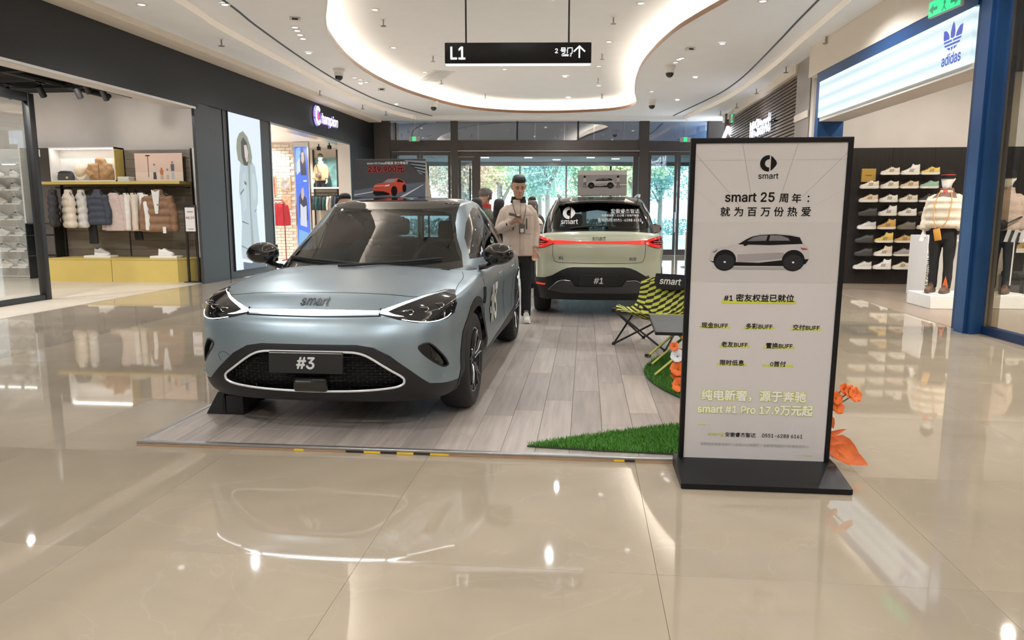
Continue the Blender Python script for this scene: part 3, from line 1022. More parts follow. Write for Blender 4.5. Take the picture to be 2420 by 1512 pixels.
def underline(x0, x1, h, w=.018):
    sp('printed_underline', M_LIME, lambda b: b.flat([[(x0 - SX, h + w / 2), (x1 - SX, h + w / 2), (x1 - SX + .003, h - w / 2), (x0 - SX - .003, h - w / 2)]], -.0131, 'xz'), fix=False)
underline(.727, 1.107, .896)
st('#1 密友权益已就位', .917, .917, .043, bold=.0009)
for x, h, t in ((.696, .767, '现金BUFF'), (.927, .765, '多彩BUFF'), (1.169, .762, '交付BUFF'), (.804, .664, '老友BUFF'), (1.037, .661, '置换BUFF'), (.796, .563, '限时低息'), (1.037, .561, '0首付')):
    underline(x - .078, x + .078, h - .010, .011)
    st(t, x, h, .0325, bold=.0007)
st('纯电新奢，源于奔驰', .918, .381, .0635, M_LIME, bold=.0042, xs=.97)
st('纯电新奢，源于奔驰', .918, .381, .0635, M_PWHITE, bold=.0016, xs=.97, z=-.0142)
st('smart #1 Pro 17.9万元起', .929, .305, .062, M_LIME, bold=.0042, xs=.93)
st('smart #1 Pro 17.9万元起', .929, .305, .062, M_PWHITE, bold=.0018, xs=.93, z=-.0142)
stroke(.63, .21, .67, .21, .004, M_LIME)
stroke(.67, .2095, .70, .2095, .001, M_LIME)
stroke(1.21, .049, 1.248, .049, .004, M_LIME)
stroke(1.16, .0495, 1.21, .0495, .001, M_LIME)
st('smart@', .73, .158, .028, M_LIME, bold=.0004)
st('安徽睿杰智达', .861, .158, .0275, bold=.0004)
st('0551-6288 6161', 1.083, .158, .03, bold=.0003, xs=.93)
st('合肥政务银泰城展厅丨合肥之心城展厅丨合肥瑶海国际汽车城体验中心', .938, .101, .0187, M_INKG)

# ------------------------------------------------------------------ hanging direction sign
M_SIGNBLK = mat('sign_black_box', (.004, .004, .005), .4, spec=.3, noise=.08, nscale=12)
M_LIT = emat('lit_white', (.92, .97, 1.0), .8)
hx, hy = fpt(0, -16.75)[:2]
hs = thing('hanging_sign', 'long black hanging direction sign with white L1 and arrow', 'sign', (hx, hy, 3.14), R(5.0))
MB().rbox(-.78, .92, -.06, .06, 0, .235, .01).build('box', M_SIGNBLK, hs)
for x in (-.535, .66):
    MB().cyl((x, 0, .23), (x, 0, 1.93), .011, 10).build('rod', M_BLACK, hs)
    MB().cyl((x, 0, 1.89), (x, 0, 1.925), .05, 14).build('ceiling_cup', M_BLACK, hs)
MB().box(-.775, .915, -.055, .055, -.006, .001).build('bottom_light', emat('sign_bottom_glow', (.95, .98, 1), .5), hs, smooth=0)
text(hs, 'L1', .21, M_LIT, (-.627, -.0625, .118), bold=.004, xs=.85)
text(hs, '2 号门', .075, M_LIT, (.60, -.0625, .143), bold=.0012)
text(hs, 'Gate 2', .042, M_LIT, (.632, -.0625, .092), bold=.0008)
b = MB()
b.flat([[(.772, .06), (.772, .18), (.788, .18), (.788, .06)]], -.0625, 'xz')
b.flat([[(.78, .2), (.71, .135), (.721, .123), (.78, .178), (.839, .123), (.85, .135)]], -.0627, 'xz')
b.build('arrow', M_LIT, hs, smooth=0, fix=False)
# ------------------------------------------------------------------ car builder
from mathutils.bvhtree import BVHTree
def lerp_tab(tab, x):
    if x <= tab[0][0]:
        return tab[0][1]
    for (a, va), (b, vb) in zip(tab, tab[1:]):
        if x <= b:
            t = (x - a) / (b - a)
            t = t * t * (3 - 2 * t) * .5 + t * .5
            return va + (vb - va) * t
    return tab[-1][1]

def half_plan(pts, n):
    P = smooth_poly([(x, y, 0) for x, y in pts], 24)
    L = [0.0]
    for a, b in zip(P, P[1:]):
        L.append(L[-1] + (V(b) - V(a)).length)
    out = []
    j = 0
    for i in range(n):
        s = L[-1] * i / (n - 1)
        while j < len(L) - 2 and L[j + 1] < s:
            j += 1
        t = (s - L[j]) / max(L[j + 1] - L[j], 1e-9)
        out.append((P[j][0] + (P[j + 1][0] - P[j][0]) * t, P[j][1] + (P[j + 1][1] - P[j][1]) * t))
    return out

def full_ring(h):
    return h + [(-x, y) for x, y in reversed(h[1:-1])]

def ring_normals(C):
    N = []
    n = len(C)
    for i in range(n):
        a, b = C[i - 1], C[(i + 1) % n]
        t = V((b[0] - a[0], b[1] - a[1])).normalized()
        q = V((t.y, -t.x))
        if q.dot(V((C[i][0], C[i][1] - 2.2))) < 0:
            q = -q
        N.append(q)
    return N

def bm_from_rings(rings, cap_centre=None):
    bm = bmesh.new()
    rows = [[bm.verts.new(p) for p in r] for r in rings]
    n = len(rings[0])
    for a, b in zip(rows, rows[1:]):
        for k in range(n):
            k2 = (k + 1) % n
            try:
                bm.faces.new((a[k], a[k2], b[k2], b[k]))
            except ValueError:
                pass
    if cap_centre:
        half = n // 2
        last = rows[-1]
        # bridge the two halves of the last ring across the middle
        for k in range(0, half):
            a, b = last[k], last[(k + 1) % n]
            c, d = last[(n - k - 1) % n], last[(n - k) % n]
            q = []
            for w in (a, b, c, d):
                if w not in q:
                    q.append(w)
            if len(q) >= 3:
                try:
                    bm.faces.new(q)
                except ValueError:
                    pass
    bmesh.ops.recalc_face_normals(bm, faces=bm.faces)
    return bm

def cut_poly(bm, poly, proj, ok):
    """knife the outline into the surface, then return the faces inside it; proj maps a 3d point to 2d, ok filters faces"""
    axis = {'xz': (0, 2), 'yz': (1, 2), 'xy': (0, 1)}[proj]
    n = len(poly)
    for i in range(n):
        a, b = poly[i], poly[(i + 1) % n]
        lo = (min(a[0], b[0]) - .012, min(a[1], b[1]) - .012)
        hi = (max(a[0], b[0]) + .012, max(a[1], b[1]) + .012)
        fs = []
        for f in bm.faces:
            xs = [v.co[axis[0]] for v in f.verts]
            zs = [v.co[axis[1]] for v in f.verts]
            if max(xs) < lo[0] or min(xs) > hi[0] or max(zs) < lo[1] or min(zs) > hi[1]:
                continue
            if ok(f.calc_center_median()):
                fs.append(f)
        if not fs:
            continue
        d = (b[0] - a[0], b[1] - a[1])
        no = [0, 0, 0]
        no[axis[0]], no[axis[1]] = -d[1], d[0]
        co = [0, 0, 0]
        co[axis[0]], co[axis[1]] = a
        if V(no).length < 1e-9:
            continue
        geom = list({e for f in fs for e in f.edges} | {v for f in fs for v in f.verts}) + fs
        bmesh.ops.bisect_plane(bm, geom=geom, plane_co=co, plane_no=V(no).normalized(), dist=1e-5)
    def inside(x, y):
        c = False
        j = n - 1
        for i in range(n):
            xi, yi = poly[i]; xj, yj = poly[j]
            if (yi > y) != (yj > y) and x < (xj - xi) * (y - yi) / (yj - yi) + xi:
                c = not c
            j = i
        return c
    out = []
    for f in bm.faces:
        c = f.calc_center_median()
        if ok(c) and inside(c[axis[0]], c[axis[1]]):
            out.append(f)
    return out

def extract(bm, faces, name, m, parent, solid=0.0, off=0.0):
    """move faces out of bm into an object of their own"""
    vmap = {}
    vs, fs = [], []
    for f in faces:
        q = []
        for v in f.verts:
            if v not in vmap:
                vmap[v] = len(vs)
                v.normal_update() if False else None
                vs.append(tuple(v.co + v.normal * off))
            q.append(vmap[v])
        fs.append(tuple(q))
    bmesh.ops.delete(bm, geom=faces, context='FACES')
    if not fs:
        return None
    me = bpy.data.meshes.new(name)
    me.from_pydata(vs, [], fs)
    me.shade_smooth()
    return link(name, me, m, parent)

def mirror_poly(p):
    return [(-x, z) for x, z in reversed(p)]

M_TYRE = mat('tyre_rubber', (.016, .016, .017), .7, noise=.15, nscale=30, bump=.1)
M_RIM = mat('rim_gloss_black', (.02, .02, .022), .2, .3, noise=.05)
M_RIMS = mat('rim_machined', (.42, .42, .44), .25, .9, noise=.05)
M_PIANO = mat('piano_black', (.006, .006, .007), .04, coat=.6)
M_CLAD = mat('grey_black_cladding', (.009, .0095, .0105), .45, noise=.1, nscale=40)
M_WSHIELD = glass_mat('windscreen_glass', (.46, .51, .49), .05)
M_SIDEGL = glass_mat('side_window_glass', (.32, .34, .34), .10)
M_SEAM = mat('panel_gap', (.004, .004, .004), .8)
M_INTER = mat('cabin_grey_leather', (.10, .10, .105), .55, noise=.08, nscale=20)
M_INTER2 = mat('cabin_dark_plastic', (.02, .02, .022), .6, noise=.08, nscale=20)
M_DRL = emat('daytime_light', (.93, .97, 1.0), 4.0)
M_LENS = mat('lamp_lens_black', (.008, .008, .01), .05, coat=1)
M_CHROME = mat('lamp_chrome', (.6, .6, .62), .12, 1)
M_PLATE = mat('plate_black', (.008, .008, .009), .4, noise=.06, nscale=20)
M_PLTXT = mat('plate_grey_print', (.62, .62, .62), .4)

def make_wheel(car, x, y, side, R_=.345, width=.225, name='wheel'):
    """wheel with tyre, rim and spokes as sub-parts; side +1 faces +x"""
    w = width / 2
    t = MB()
    prof = [(.235, -w * .86), (.262, -w * .98), (.30, -w), (R_ - .022, -w * .92), (R_ - .004, -w * .72), (R_, -w * .3), (R_, w * .3), (R_ - .004, w * .72), (R_ - .022, w * .92), (.30, w), (.262, w * .98), (.235, w * .86)]
    t.lathe(prof, 48, axis='x', cap=False)
    for gx in (-.05, -.017, .017, .05):
        pass
    o = t.build(name, M_TYRE, car, smooth=50)
    o.location = (x, y, R_)
    r = MB()
    r.lathe([(.236, -w * .84), (.225, -w * .6), (.222, w * .55), (.236, w * .86), (.228, w * .9), (.215, w * .7), (.21, -w * .5)], 40, axis='x', cap=False)
    b1 = r
    # ten slender spokes in five pairs
    sp_ = MB()
    for k in range(5):
        a0 = 2 * pi * k / 5 + .3
        for s in (-1, 1):
            pts = []
            for rr, da, xo in ((.045, .35 * s, .62), (.12, .12 * s, .78), (.215, .20 * s, .86)):
                a = a0 + da
                pts.append((w * xo, rr * cos(a), rr * sin(a)))
            sp_.tube(pts, [.017, .014, .017], 6)
    hub = MB().lathe([(.0, w * .3), (.062, w * .3), (.06, w * .66), (.03, w * .74), (.0, w * .75)], 20, axis='x')
    disc = MB().lathe([(.001, -.02), (.17, -.02), (.17, .0), (.001, .0)], 28, axis='x')
    edge = MB().lathe([(.222, w * .895), (.231, w * .90), (.231, w * .86), (.222, w * .86)], 40, axis='x', cap=False)
    for nm, bb, m in (('rim', b1, M_RIM), ('spokes', sp_, M_RIMS if False else M_RIM), ('hub_cap', hub, M_RIM), ('brake_disc', disc, M_STEEL), ('rim_edge', edge, M_RIMS)):
        if side < 0:
            bb.v = [(-p[0], p[1], p[2]) for p in bb.v]
        c = bb.build(nm, m, o, smooth=50)
    # machined faces on the spokes
    fsp = MB()
    for k in range(5):
        a0 = 2 * pi * k / 5 + .3
        for s in (-1, 1):
            pts = []
            for rr, da, xo in ((.05, .34 * s, .80), (.12, .12 * s, .93), (.213, .20 * s, 1.0)):
                a = a0 + da
                pts.append((side * (w * xo + .003), rr * cos(a), rr * sin(a)))
            fsp.tube(pts, .0045, 5)
    fsp.build('spoke_edges', M_RIMS, o)
    return o

def make_seat(car, x, y, z, m=None):
    s = MB()
    s.rbox(x - .25, x + .25, y - .25, y + .27, z, z + .16, .05, 3)
    o = s.build('seat_cushion', m or M_INTER, car)
    b = MB()
    b.T = Matrix.Translation((x, y + .27, z + .1)) @ Matrix.Rotation(R(-18), 4, 'X')
    b.rbox(-.25, .25, -.06, .08, 0, .6, .06, 3)
    b.build('seat_back', m or M_INTER, car)
    h = MB()
    h.T = Matrix.Translation((x, y + .27, z + .1)) @ Matrix.Rotation(R(-18), 4, 'X')
    h.rbox(-.14, .14, -.05, .05, .62, .80, .04, 3)
    h.build('headrest', m or M_INTER, car)

def car_shell(spec):
    """returns bmesh of the lower body and of the greenhouse"""
    NH = 90
    C = full_ring(half_plan(spec['plan'], NH))
    N = ring_normals(C)
    Hs, T, zb = spec['Hs'], spec['T'], spec['zb']
    rings = []
    for q in spec['q']:
        ring = []
        for (x, y), n in zip(C, N):
            wf, wr, ws = max(0, -n.y) ** 1.5, max(0, n.y) ** 1.5, abs(n.x) ** 1.5
            tot = wf + wr + ws
            ins = (ws * lerp_tab(spec['side'], q) + wf * lerp_tab(spec['front'], q) + wr * lerp_tab(spec['rear'], q)) / tot
            z = zb(y) + q * (Hs(y) - zb(y))
            ring.append((x - n.x * ins, y - n.y * ins, z))
        rings.append(ring)
    base = rings[-1]
    ys0, ys1 = spec['spine']
    for tau in (.012, .035, .07, .12, .18, .26, .36, .48, .62, .78, .94):
        ring = []
        g = math.sqrt(max(0, 1 - (1 - min(tau / spec['tr'], 1)) ** 2))
        for (x, y, z0) in base:
            sy = min(max(y, ys0), ys1)
            px, py = x + (0 - x) * tau, y + (sy - y) * tau
            ring.append((px, py, z0 + (T(px, py) - z0) * g))
        rings.append(ring)
    body = bm_from_rings(rings, True)
    # greenhouse
    G0 = full_ring(half_plan(spec['gh0'], NH))
    G1 = full_ring(half_plan(spec['gh1'], NH))
    rings = []
    TT = [-.12, 0, .06, .14, .24, .34, .45, .56, .67, .78, .87, .94, 1.0]
    for t in TT:
        ring = []
        for (a, b) in zip(G0, G1):
            z0 = T(*a) - .015
            z1 = spec['zr'](b[1])
            x = a[0] + (b[0] - a[0]) * t
            y = a[1] + (b[1] - a[1]) * t
            bul = .035 * sin(pi * max(t, 0))
            sx = 1 if x > 0 else -1
            side_w = min(1, abs(x) / .5)
            ring.append((x + sx * bul * side_w, y, z0 + (z1 - z0) * t + bul * .5 * (1 - side_w)))
        rings.append(ring)
    base = rings[-1]
    gy0, gy1 = spec['gspine']
    for tau in (.02, .06, .12, .2, .32, .48, .66, .85):
        g = math.sqrt(max(0, 1 - (1 - min(tau / .5, 1)) ** 2))
        ring = []
        for (x, y, z0) in base:
            sy = min(max(y, gy0), gy1)
            px, py = x * (1 - tau), y + (sy - y) * tau
            ring.append((px, py, z0 + (spec['ztop'](py) - z0) * g))
        rings.append(ring)
    gh = bm_from_rings(rings, True)
    return body, gh

def inside_poly(poly, x, y):
    c = False
    j = len(poly) - 1
    for i in range(len(poly)):
        xi, yi = poly[i]; xj, yj = poly[j]
        if (yi > y) != (yj > y) and x < (xj - xi) * (y - yi) / (yj - yi) + xi:
            c = not c
        j = i
    return c

class Surf:
    """projects points on the untouched body surface"""
    def __init__(self, *bms):
        vs, fs = [], []
        for bm in bms:
            bm.verts.index_update()
            n = len(vs)
            vs += [v.co.copy() for v in bm.verts]
            fs += [[v.index + n for v in f.verts] for f in bm.faces]
        self.t = BVHTree.FromPolygons(vs, fs)
    def _hit(self, o, d, off, alt):
        h = self.t.ray_cast(V(o), V(d))
        if h[0] is None:
            return V(alt)
        n = h[1] if h[1].dot(V(d)) < 0 else -h[1]
        return h[0] + n * off
    def front(self, x, z, off=0.0):
        return self._hit((x, -5, z), (0, 1, 0), off, (x, .2, z))
    def rear(self, x, z, off=0.0):
        return self._hit((x, 12, z), (0, -1, 0), off, (x, 4.2, z))
    def side(self, s, y, z, off=0.0):
        return self._hit((s * 5, y, z), (-s, 0, 0), off, (s * .9, y, z))
    def top(self, x, y, off=0.0):
        return self._hit((x, y, 5), (0, 0, -1), off, (x, y, 1))
    def normal_at(self, p):
        h = self.t.find_nearest(p)
        return h[1]

def strip_on(surf_fn, pts, r, name, m, parent, off=.001, n=6, flat=1.0, dens=5, loop=False):
    P = smooth_poly([(a, b, 0) for a, b in pts], dens, loop)
    return MB().tube([surf_fn(a, b, off) for a, b, _ in P], r, n, flat=flat, loop=loop).build(name, m, parent)

def patch_on(fn, poly, name, m, parent, off=.002, grid=14, T=None):
    """thin sheet following the surface inside a 2d outline (convex-ish), used for prints and lamps"""
    xs = [p[0] for p in poly]; ys = [p[1] for p in poly]
    b = MB()
    tris = tessellate_polygon([[V((p[0], p[1], 0)) for p in poly]])
    bm = bmesh.new()
    vv = [bm.verts.new((p[0], p[1], 0)) for p in poly]
    for t in tris:
        try:
            bm.faces.new([vv[i] for i in t])
        except ValueError:
            pass
    step = max(max(xs) - min(xs), max(ys) - min(ys)) / grid
    k = math.floor(min(xs) / step) * step
    while k < max(xs):
        bmesh.ops.bisect_plane(bm, geom=list(bm.verts) + list(bm.edges) + list(bm.faces), plane_co=(k, 0, 0), plane_no=(1, 0, 0))
        k += step
    k = math.floor(min(ys) / step) * step
    while k < max(ys):
        bmesh.ops.bisect_plane(bm, geom=list(bm.verts) + list(bm.edges) + list(bm.faces), plane_co=(0, k, 0), plane_no=(0, 1, 0))
        k += step
    for v in bm.verts:
        v.co = fn(v.co.x, v.co.y, off)
    b.bm(bm)
    return b.build(name, m, parent, smooth=180, fix=True)

def text_on(fn, body, size, cx, cz, m, parent, bold=0.0, xs=1.0, flip=1, off=.003, shear=0.0, name='lettering', angle=0.0):
    """lettering laid on the surface: text x -> first coordinate, text y -> second"""
    o = text(parent, body, size, m, (0, 0, 0), rot=(0, 0, 0), bold=bold, xs=xs, shear=shear, name=name)
    ca, sa = cos(angle), sin(angle)
    for v in o.data.vertices:
        x, y = v.co.x, v.co.y
        v.co = fn(cx + flip * (x * ca - y * sa), cz + x * sa + y * ca, off)
    return o
# ------------------------------------------------------------------ blue-grey coupe SUV (faces the camera)
M_BLUE = mat('matte_blue_grey_paint', (.255, .32, .36), .34, .55, noise=.015, nscale=3, coat=.12)
M_BLUE.node_tree.nodes['Principled BSDF'].inputs['Coat Roughness'].default_value = .3
def tab(*p):
    return lambda y: lerp_tab(p, y)
hoodc = tab((.0, .80), (.12, .835), (.28, .895), (.5, .945), (.75, .985), (1.0, 1.012), (1.4, 1.02), (3.6, 1.06), (4.0, 1.04), (4.4, 1.0))
hoods = tab((.0, .78), (.2, .81), (.45, .865), (.8, .905), (1.2, .935), (2.0, .96), (3.3, 1.0), (3.9, .985), (4.4, .96))
spec3 = dict(
    plan=[(0, 0), (.30, .012), (.52, .05), (.70, .125), (.815, .25), (.875, .43), (.905, .66), (.918, .95), (.915, 1.5), (.91, 2.2), (.915, 2.9), (.925, 3.5), (.905, 3.85), (.84, 4.12), (.68, 4.31), (.4, 4.385), (0, 4.4)],
    q=[0, .03, .08, .14, .2, .26, .32, .38, .44, .5, .56, .62, .68, .74, .8, .85, .9, .94, .97, 1.0],
    side=[(0, .06), (.1, .02), (.25, .0), (.45, .012), (.62, .018), (.78, .005), (.9, .012), (1, .03)],
    front=[(0, .15), (.06, .08), (.14, .04), (.3, .012), (.5, .0), (.65, .004), (.8, .022), (.92, .05), (1, .085)],
    rear=[(0, .16), (.2, .05), (.45, 0), (.7, .02), (.9, .05), (1, .07)],
    Hs=lambda y: hoods(y) - .035, zb=tab((0, .2), (.6, .22), (1.2, .25), (3.2, .26), (3.8, .28), (4.4, .34)),
    T=lambda x, y: hoodc(y) - (hoodc(y) - hoods(y)) * min(1, (abs(x) / .80)) ** 2.2,
    spine=(.85, 3.6), tr=.22,
    gh0=[(0, .95), (.34, .985), (.58, 1.09), (.72, 1.24), (.80, 1.48), (.835, 1.85), (.845, 2.4), (.835, 3.0), (.80, 3.5), (.70, 3.88), (.5, 4.1), (.25, 4.18), (0, 4.2)],
    gh1=[(0, 1.94), (.3, 1.955), (.48, 2.0), (.565, 2.08), (.605, 2.2), (.622, 2.38), (.628, 2.6), (.62, 2.8), (.6, 2.98), (.555, 3.1), (.46, 3.18), (.24, 3.22), (0, 3.23)],
    zr=tab((1.9, 1.405), (2.2, 1.45), (2.55, 1.468), (2.9, 1.45), (3.25, 1.40)),
    ztop=tab((1.9, 1.425), (2.2, 1.50), (2.55, 1.528), (2.9, 1.515), (3.25, 1.45)),
    gspine=(2.35, 2.85))
car3 = thing('coupe_car', 'matte blue-grey electric coupe SUV with a full-width white light bar', 'car', (-1.675, 4.16, PZ + .004), R(-.6))
body, gh = car_shell(spec3)
S3 = Surf(body, gh)
G0 = half_plan(spec3['gh0'], 60)
foot = full_ring([(x * .955, 2.55 + (y - 2.55) * .955) for x, y in G0])
bmesh.ops.delete(body, geom=[f for f in body.faces if f.calc_center_median().z > .9 and inside_poly(foot, *f.calc_center_median()[:2])], context='FACES')
# underside rim of the greenhouse stays inside the body
WHY = (.865, 3.65)
WR = .345
# wheel openings and black arch cladding
for wy in WHY:
    for s in (-1, 1):
        circ = [(wy + .385 * cos(a * pi / 20), WR + .385 * sin(a * pi / 20)) for a in range(40)]
        ok = lambda c, s=s: c.x * s > .55
        bmesh.ops.delete(body, geom=cut_poly(body, circ, 'yz', ok), context='FACES')
        ring = [(wy + .452 * cos(a * pi / 20), WR + .452 * sin(a * pi / 20)) for a in range(40)]
        extract(body, [f for f in cut_poly(body, ring, 'yz', ok)], 'arch_cladding', M_CLAD, car3, off=.004)
        lin = MB()
        lin.lathe([(.40, -.02), (.395, .42)], 28, axis='x', cap=False)
        lin.f = [q for q in lin.f if all(lin.v[i][2] > -.12 for i in q)]
        lin.v = [(p[0] * s + s * .46, p[1] + wy, max(p[2], -.2) + WR) for p in lin.v]
        lin.build('wheel_liner', M_BLACKP, car3)
        make_wheel(car3, s * .785, wy, s)
# lower black sill
for s in (-1, 1):
    ok = lambda c, s=s: c.x * s > .5
    sill = [(1.0, .1), (1.0, .335), (1.6, .335), (2.3, .36), (3.0, .42), (3.5, .5), (3.6, .1)]
    extract(body, cut_poly(body, sill, 'yz', ok), 'sill_cladding', M_CLAD, car3, off=.003)
# lower front black mask
okf = lambda c: c.y < 1.0
mask = [(-.9, .1), (-.9, .30), (-.80, .315), (-.72, .33), (-.62, .42), (-.50, .52), (-.40, .572), (-.3, .588), (.3, .588), (.40, .572), (.50, .52), (.62, .42), (.72, .33), (.80, .315), (.9, .30), (.9, .1)]
# grille opening
gr = [(-.565, .335), (-.578, .36), (-.565, .385), (-.5, .43), (-.42, .485), (-.36, .52), (-.3, .538), (-.2, .543), (.2, .543), (.3, .538), (.36, .52), (.42, .485), (.5, .43), (.565, .385), (.578, .36), (.565, .335), (.5, .315), (.3, .297), (0, .29), (-.3, .297), (-.5, .315)]
bmesh.ops.delete(body, geom=cut_poly(body, gr, 'xz', okf), context='FACES')
extract(body, cut_poly(body, mask, 'xz', okf), 'front_lower_mask', M_CLAD, car3, off=.002)
patch_on(lambda a, b_, o: S3.front(a, b_, o), gr, 'grille_back', M_BLACKP, car3, off=-.05)
gm = MB()
nrow = 13
for r_ in range(nrow + 1):
    z = .296 + r_ * (.543 - .296) / nrow
    xs_ = [x / 200 for x in range(-116, 117) if inside_poly(gr, x / 200, z)]
    if len(xs_) < 3:
        continue
    x0, x1 = xs_[0], xs_[-1]
    N_ = 24
    gm.tube([S3.front(x0 + (x1 - x0) * i / N_, z, -.026) for i in range(N_ + 1)], .0038, 4)
    if r_ < nrow:
        z2 = z + (.543 - .296) / nrow
        x = -.6 + (.028 if r_ % 2 else 0)
        while x < .6:
            if inside_poly(gr, x, z + .009):
                gm.tube([S3.front(x, z, -.028), S3.front(x, z2, -.028)], .0045, 4)
            x += .056
o = gm.build('grille_mesh', M_PIANO, car3)
o['kind'] = 'stuff'
strip_on(S3.front, gr, .0075, 'grille_ring', mat('grille_white_trim', (.75, .76, .78), .25, .2), car3, off=.002, dens=4, loop=True)
# radar cover
rb = MB()
rb.T = Matrix.Translation(S3.front(.0, .335, .008))
rb.rbox(-.11, .11, -.005, .05, -.045, .05, .022, 3)
rb.build('radar_cover', M_PIANO, car3)
# registration plate
pl_ = MB()
PT = Matrix.Translation(S3.front(0, .48, .03)) @ Matrix.Rotation(R(-3), 4, 'X')
pl_.T = PT
pl_.rbox(-.233, .233, -.006, .012, -.065, .067, .004, 1)
pz = pl_.build('number_plate', M_PLATE, car3)
b = MB(); b.T = PT
b.box(-.228, .228, -.0068, -.006, .058, .062)
b.build('plate_edge', M_CHROME, pz, smooth=0)
pt = text(pz, '#3', .105, M_PLTXT, (0, -.0072, .0), bold=.003, shear=.12)
pt.data.transform(PT)
# headlamps: dark lens with light strip, both sides; light bar between
hl = [(.415, .782), (.47, .80), (.56, .832), (.66, .862), (.75, .878), (.80, .872), (.835, .84), (.845, .80), (.84, .75), (.81, .722), (.74, .708), (.64, .712), (.54, .732), (.46, .752), (.415, .765)]
okh = lambda c: c.y < .75 and c.z > .6
for s in (1, -1):
    P = hl if s > 0 else mirror_poly(hl)
    ok = lambda c, s=s: c.y < .75 and c.x * s > 0
    lens = extract(body, cut_poly(body, P, 'xz', ok), 'headlamp', M_LENS, car3, off=.004)
    F = lambda a, b_, o: S3.front(a, b_, o)
    up = [(.42, .783), (.47, .797), (.56, .828), (.66, .857), (.745, .872), (.785, .868), (.74, .855), (.66, .836), (.57, .806), (.5, .783), (.56, .752), (.66, .734), (.56, .738), (.46, .758), (.42, .768)]
    up = [(.42, .783), (.47, .799), (.56, .829), (.66, .858), (.77, .873), (.71, .864), (.66, .851), (.57, .819), (.505, .794), (.47, .777), (.51, .762), (.57, .748), (.53, .749), (.46, .761), (.42, .769)]
    patch_on(lambda a, b_, o, s=s: S3.front(s * a, b_, o), up, 'light_blade', M_DRL, lens, off=.006)
    strip_on(lambda a, b_, o, s=s: S3.front(s * a, b_, o), [(.56, .731), (.66, .717), (.74, .714), (.80, .728), (.825, .75)], .0022, 'lower_light_line', M_DRL, lens, off=.004)
    for i, (hx_, hz_) in enumerate(((.595, .772), (.68, .785), (.76, .80))):
        c = S3.front(s * hx_, hz_, .004)
        n_ = S3.normal_at(c)
        m_ = MB()
        m_.tube([c + n_ * .001 + V((dx * s, 0, dz)) for dx, dz in ((-.03, -.014), (.018, -.012), (.03, .004), (.022, .016), (-.022, .012))], .0035, 6, loop=True)
        m_.build('projector_ring', M_CHROME, lens)
bar = [(-.418, .767), (-.418, .783), (-.2, .787), (0, .788), (.2, .787), (.418, .783), (.418, .767), (.2, .765), (0, .764), (-.2, .765)]
patch_on(F, bar, 'light_bar', M_DRL, car3, off=.004, grid=24)
strip_on(F, [(-.43, .755), (-.2, .750), (0, .748), (.2, .750), (.43, .755)], .004, 'bar_groove', M_SEAM, car3, off=.001)
for s in (-1, 1):
    strip_on(F, [(s * .424, .757), (s * .424, .795)], .0045, 'bar_joint', M_SEAM, car3, off=.003)
# bonnet shut line, emblem lettering
strip_on(S3.top, [(-.82, .44), (-.76, .36), (-.62, .30), (-.4, .262), (0, .245), (.4, .262), (.62, .30), (.76, .36), (.82, .44)], .0022, 'bonnet_gap', M_SEAM, car3, off=.0)
for s in (-1, 1):
    strip_on(lambda a, b_, o, s=s: S3.top(s * a, b_, o), [(.82, .44), (.80, .7), (.785, 1.0), (.74, 1.2)], .002, 'bonnet_gap', M_SEAM, car3, off=.0)
M_BADGE = mat('badge_grey_chrome', (.16, .19, .22), .25, .8)
text_on(F, 'smart', .07, 0, .833, M_BADGE, car3, bold=.0012, xs=1.12, off=.006, shear=.1)
# corner air inlets
for s in (-1, 1):
    inl = [(.665, .57), (.70, .585), (.735, .575), (.79, .50), (.815, .44), (.81, .425), (.785, .43), (.72, .49), (.675, .54)]
    inl = [(s * a, b_) for a, b_ in inl]
    iv = extract(body, cut_poly(body, inl, 'xz', lambda c, s=s: c.y < .6 and c.x * s > .3), 'air_inlet', M_PIANO, car3, off=-.018)
    strip_on(F, inl, .006, 'inlet_lip', M_CLAD, car3, off=-.001, loop=True, dens=3)
    # parking sensor and tow cover line
    c = S3.front(s * .79, .365, .0)
    MB().lathe([(.014, -.004), (.014, .003), (.001, .004)], 14, c=c, axis='-y').build('parking_sensor', M_BLUE, car3)
strip_on(F, [(-.60, .455), (-.62, .50), (-.58, .52), (-.53, .50)], .0014, 'tow_cover_gap', M_SEAM, car3, off=.0)
# windscreen and other glazing
okws = lambda c: c.y < 2.15
ws = [(-.70, 1.02), (-.66, 1.075), (-.60, 1.18), (-.545, 1.30), (-.515, 1.372), (-.45, 1.395), (-.25, 1.412), (0, 1.417), (.25, 1.412), (.45, 1.395), (.515, 1.372), (.545, 1.30), (.60, 1.18), (.66, 1.075), (.70, 1.02), (.45, .99), (0, .97), (-.45, .99)]
cowl = [(-.725, .97), (-.685, 1.075), (-.622, 1.18), (-.57, 1.30), (-.555, 1.40), (-.53, 1.44), (.53, 1.44), (.555, 1.40), (.57, 1.30), (.622, 1.18), (.685, 1.075), (.725, .97), (.45, .94), (0, .92), (-.45, .94)]
fs = cut_poly(gh, ws, 'xz', okws)
wso = extract(gh, fs, 'windscreen', M_WSHIELD, car3)
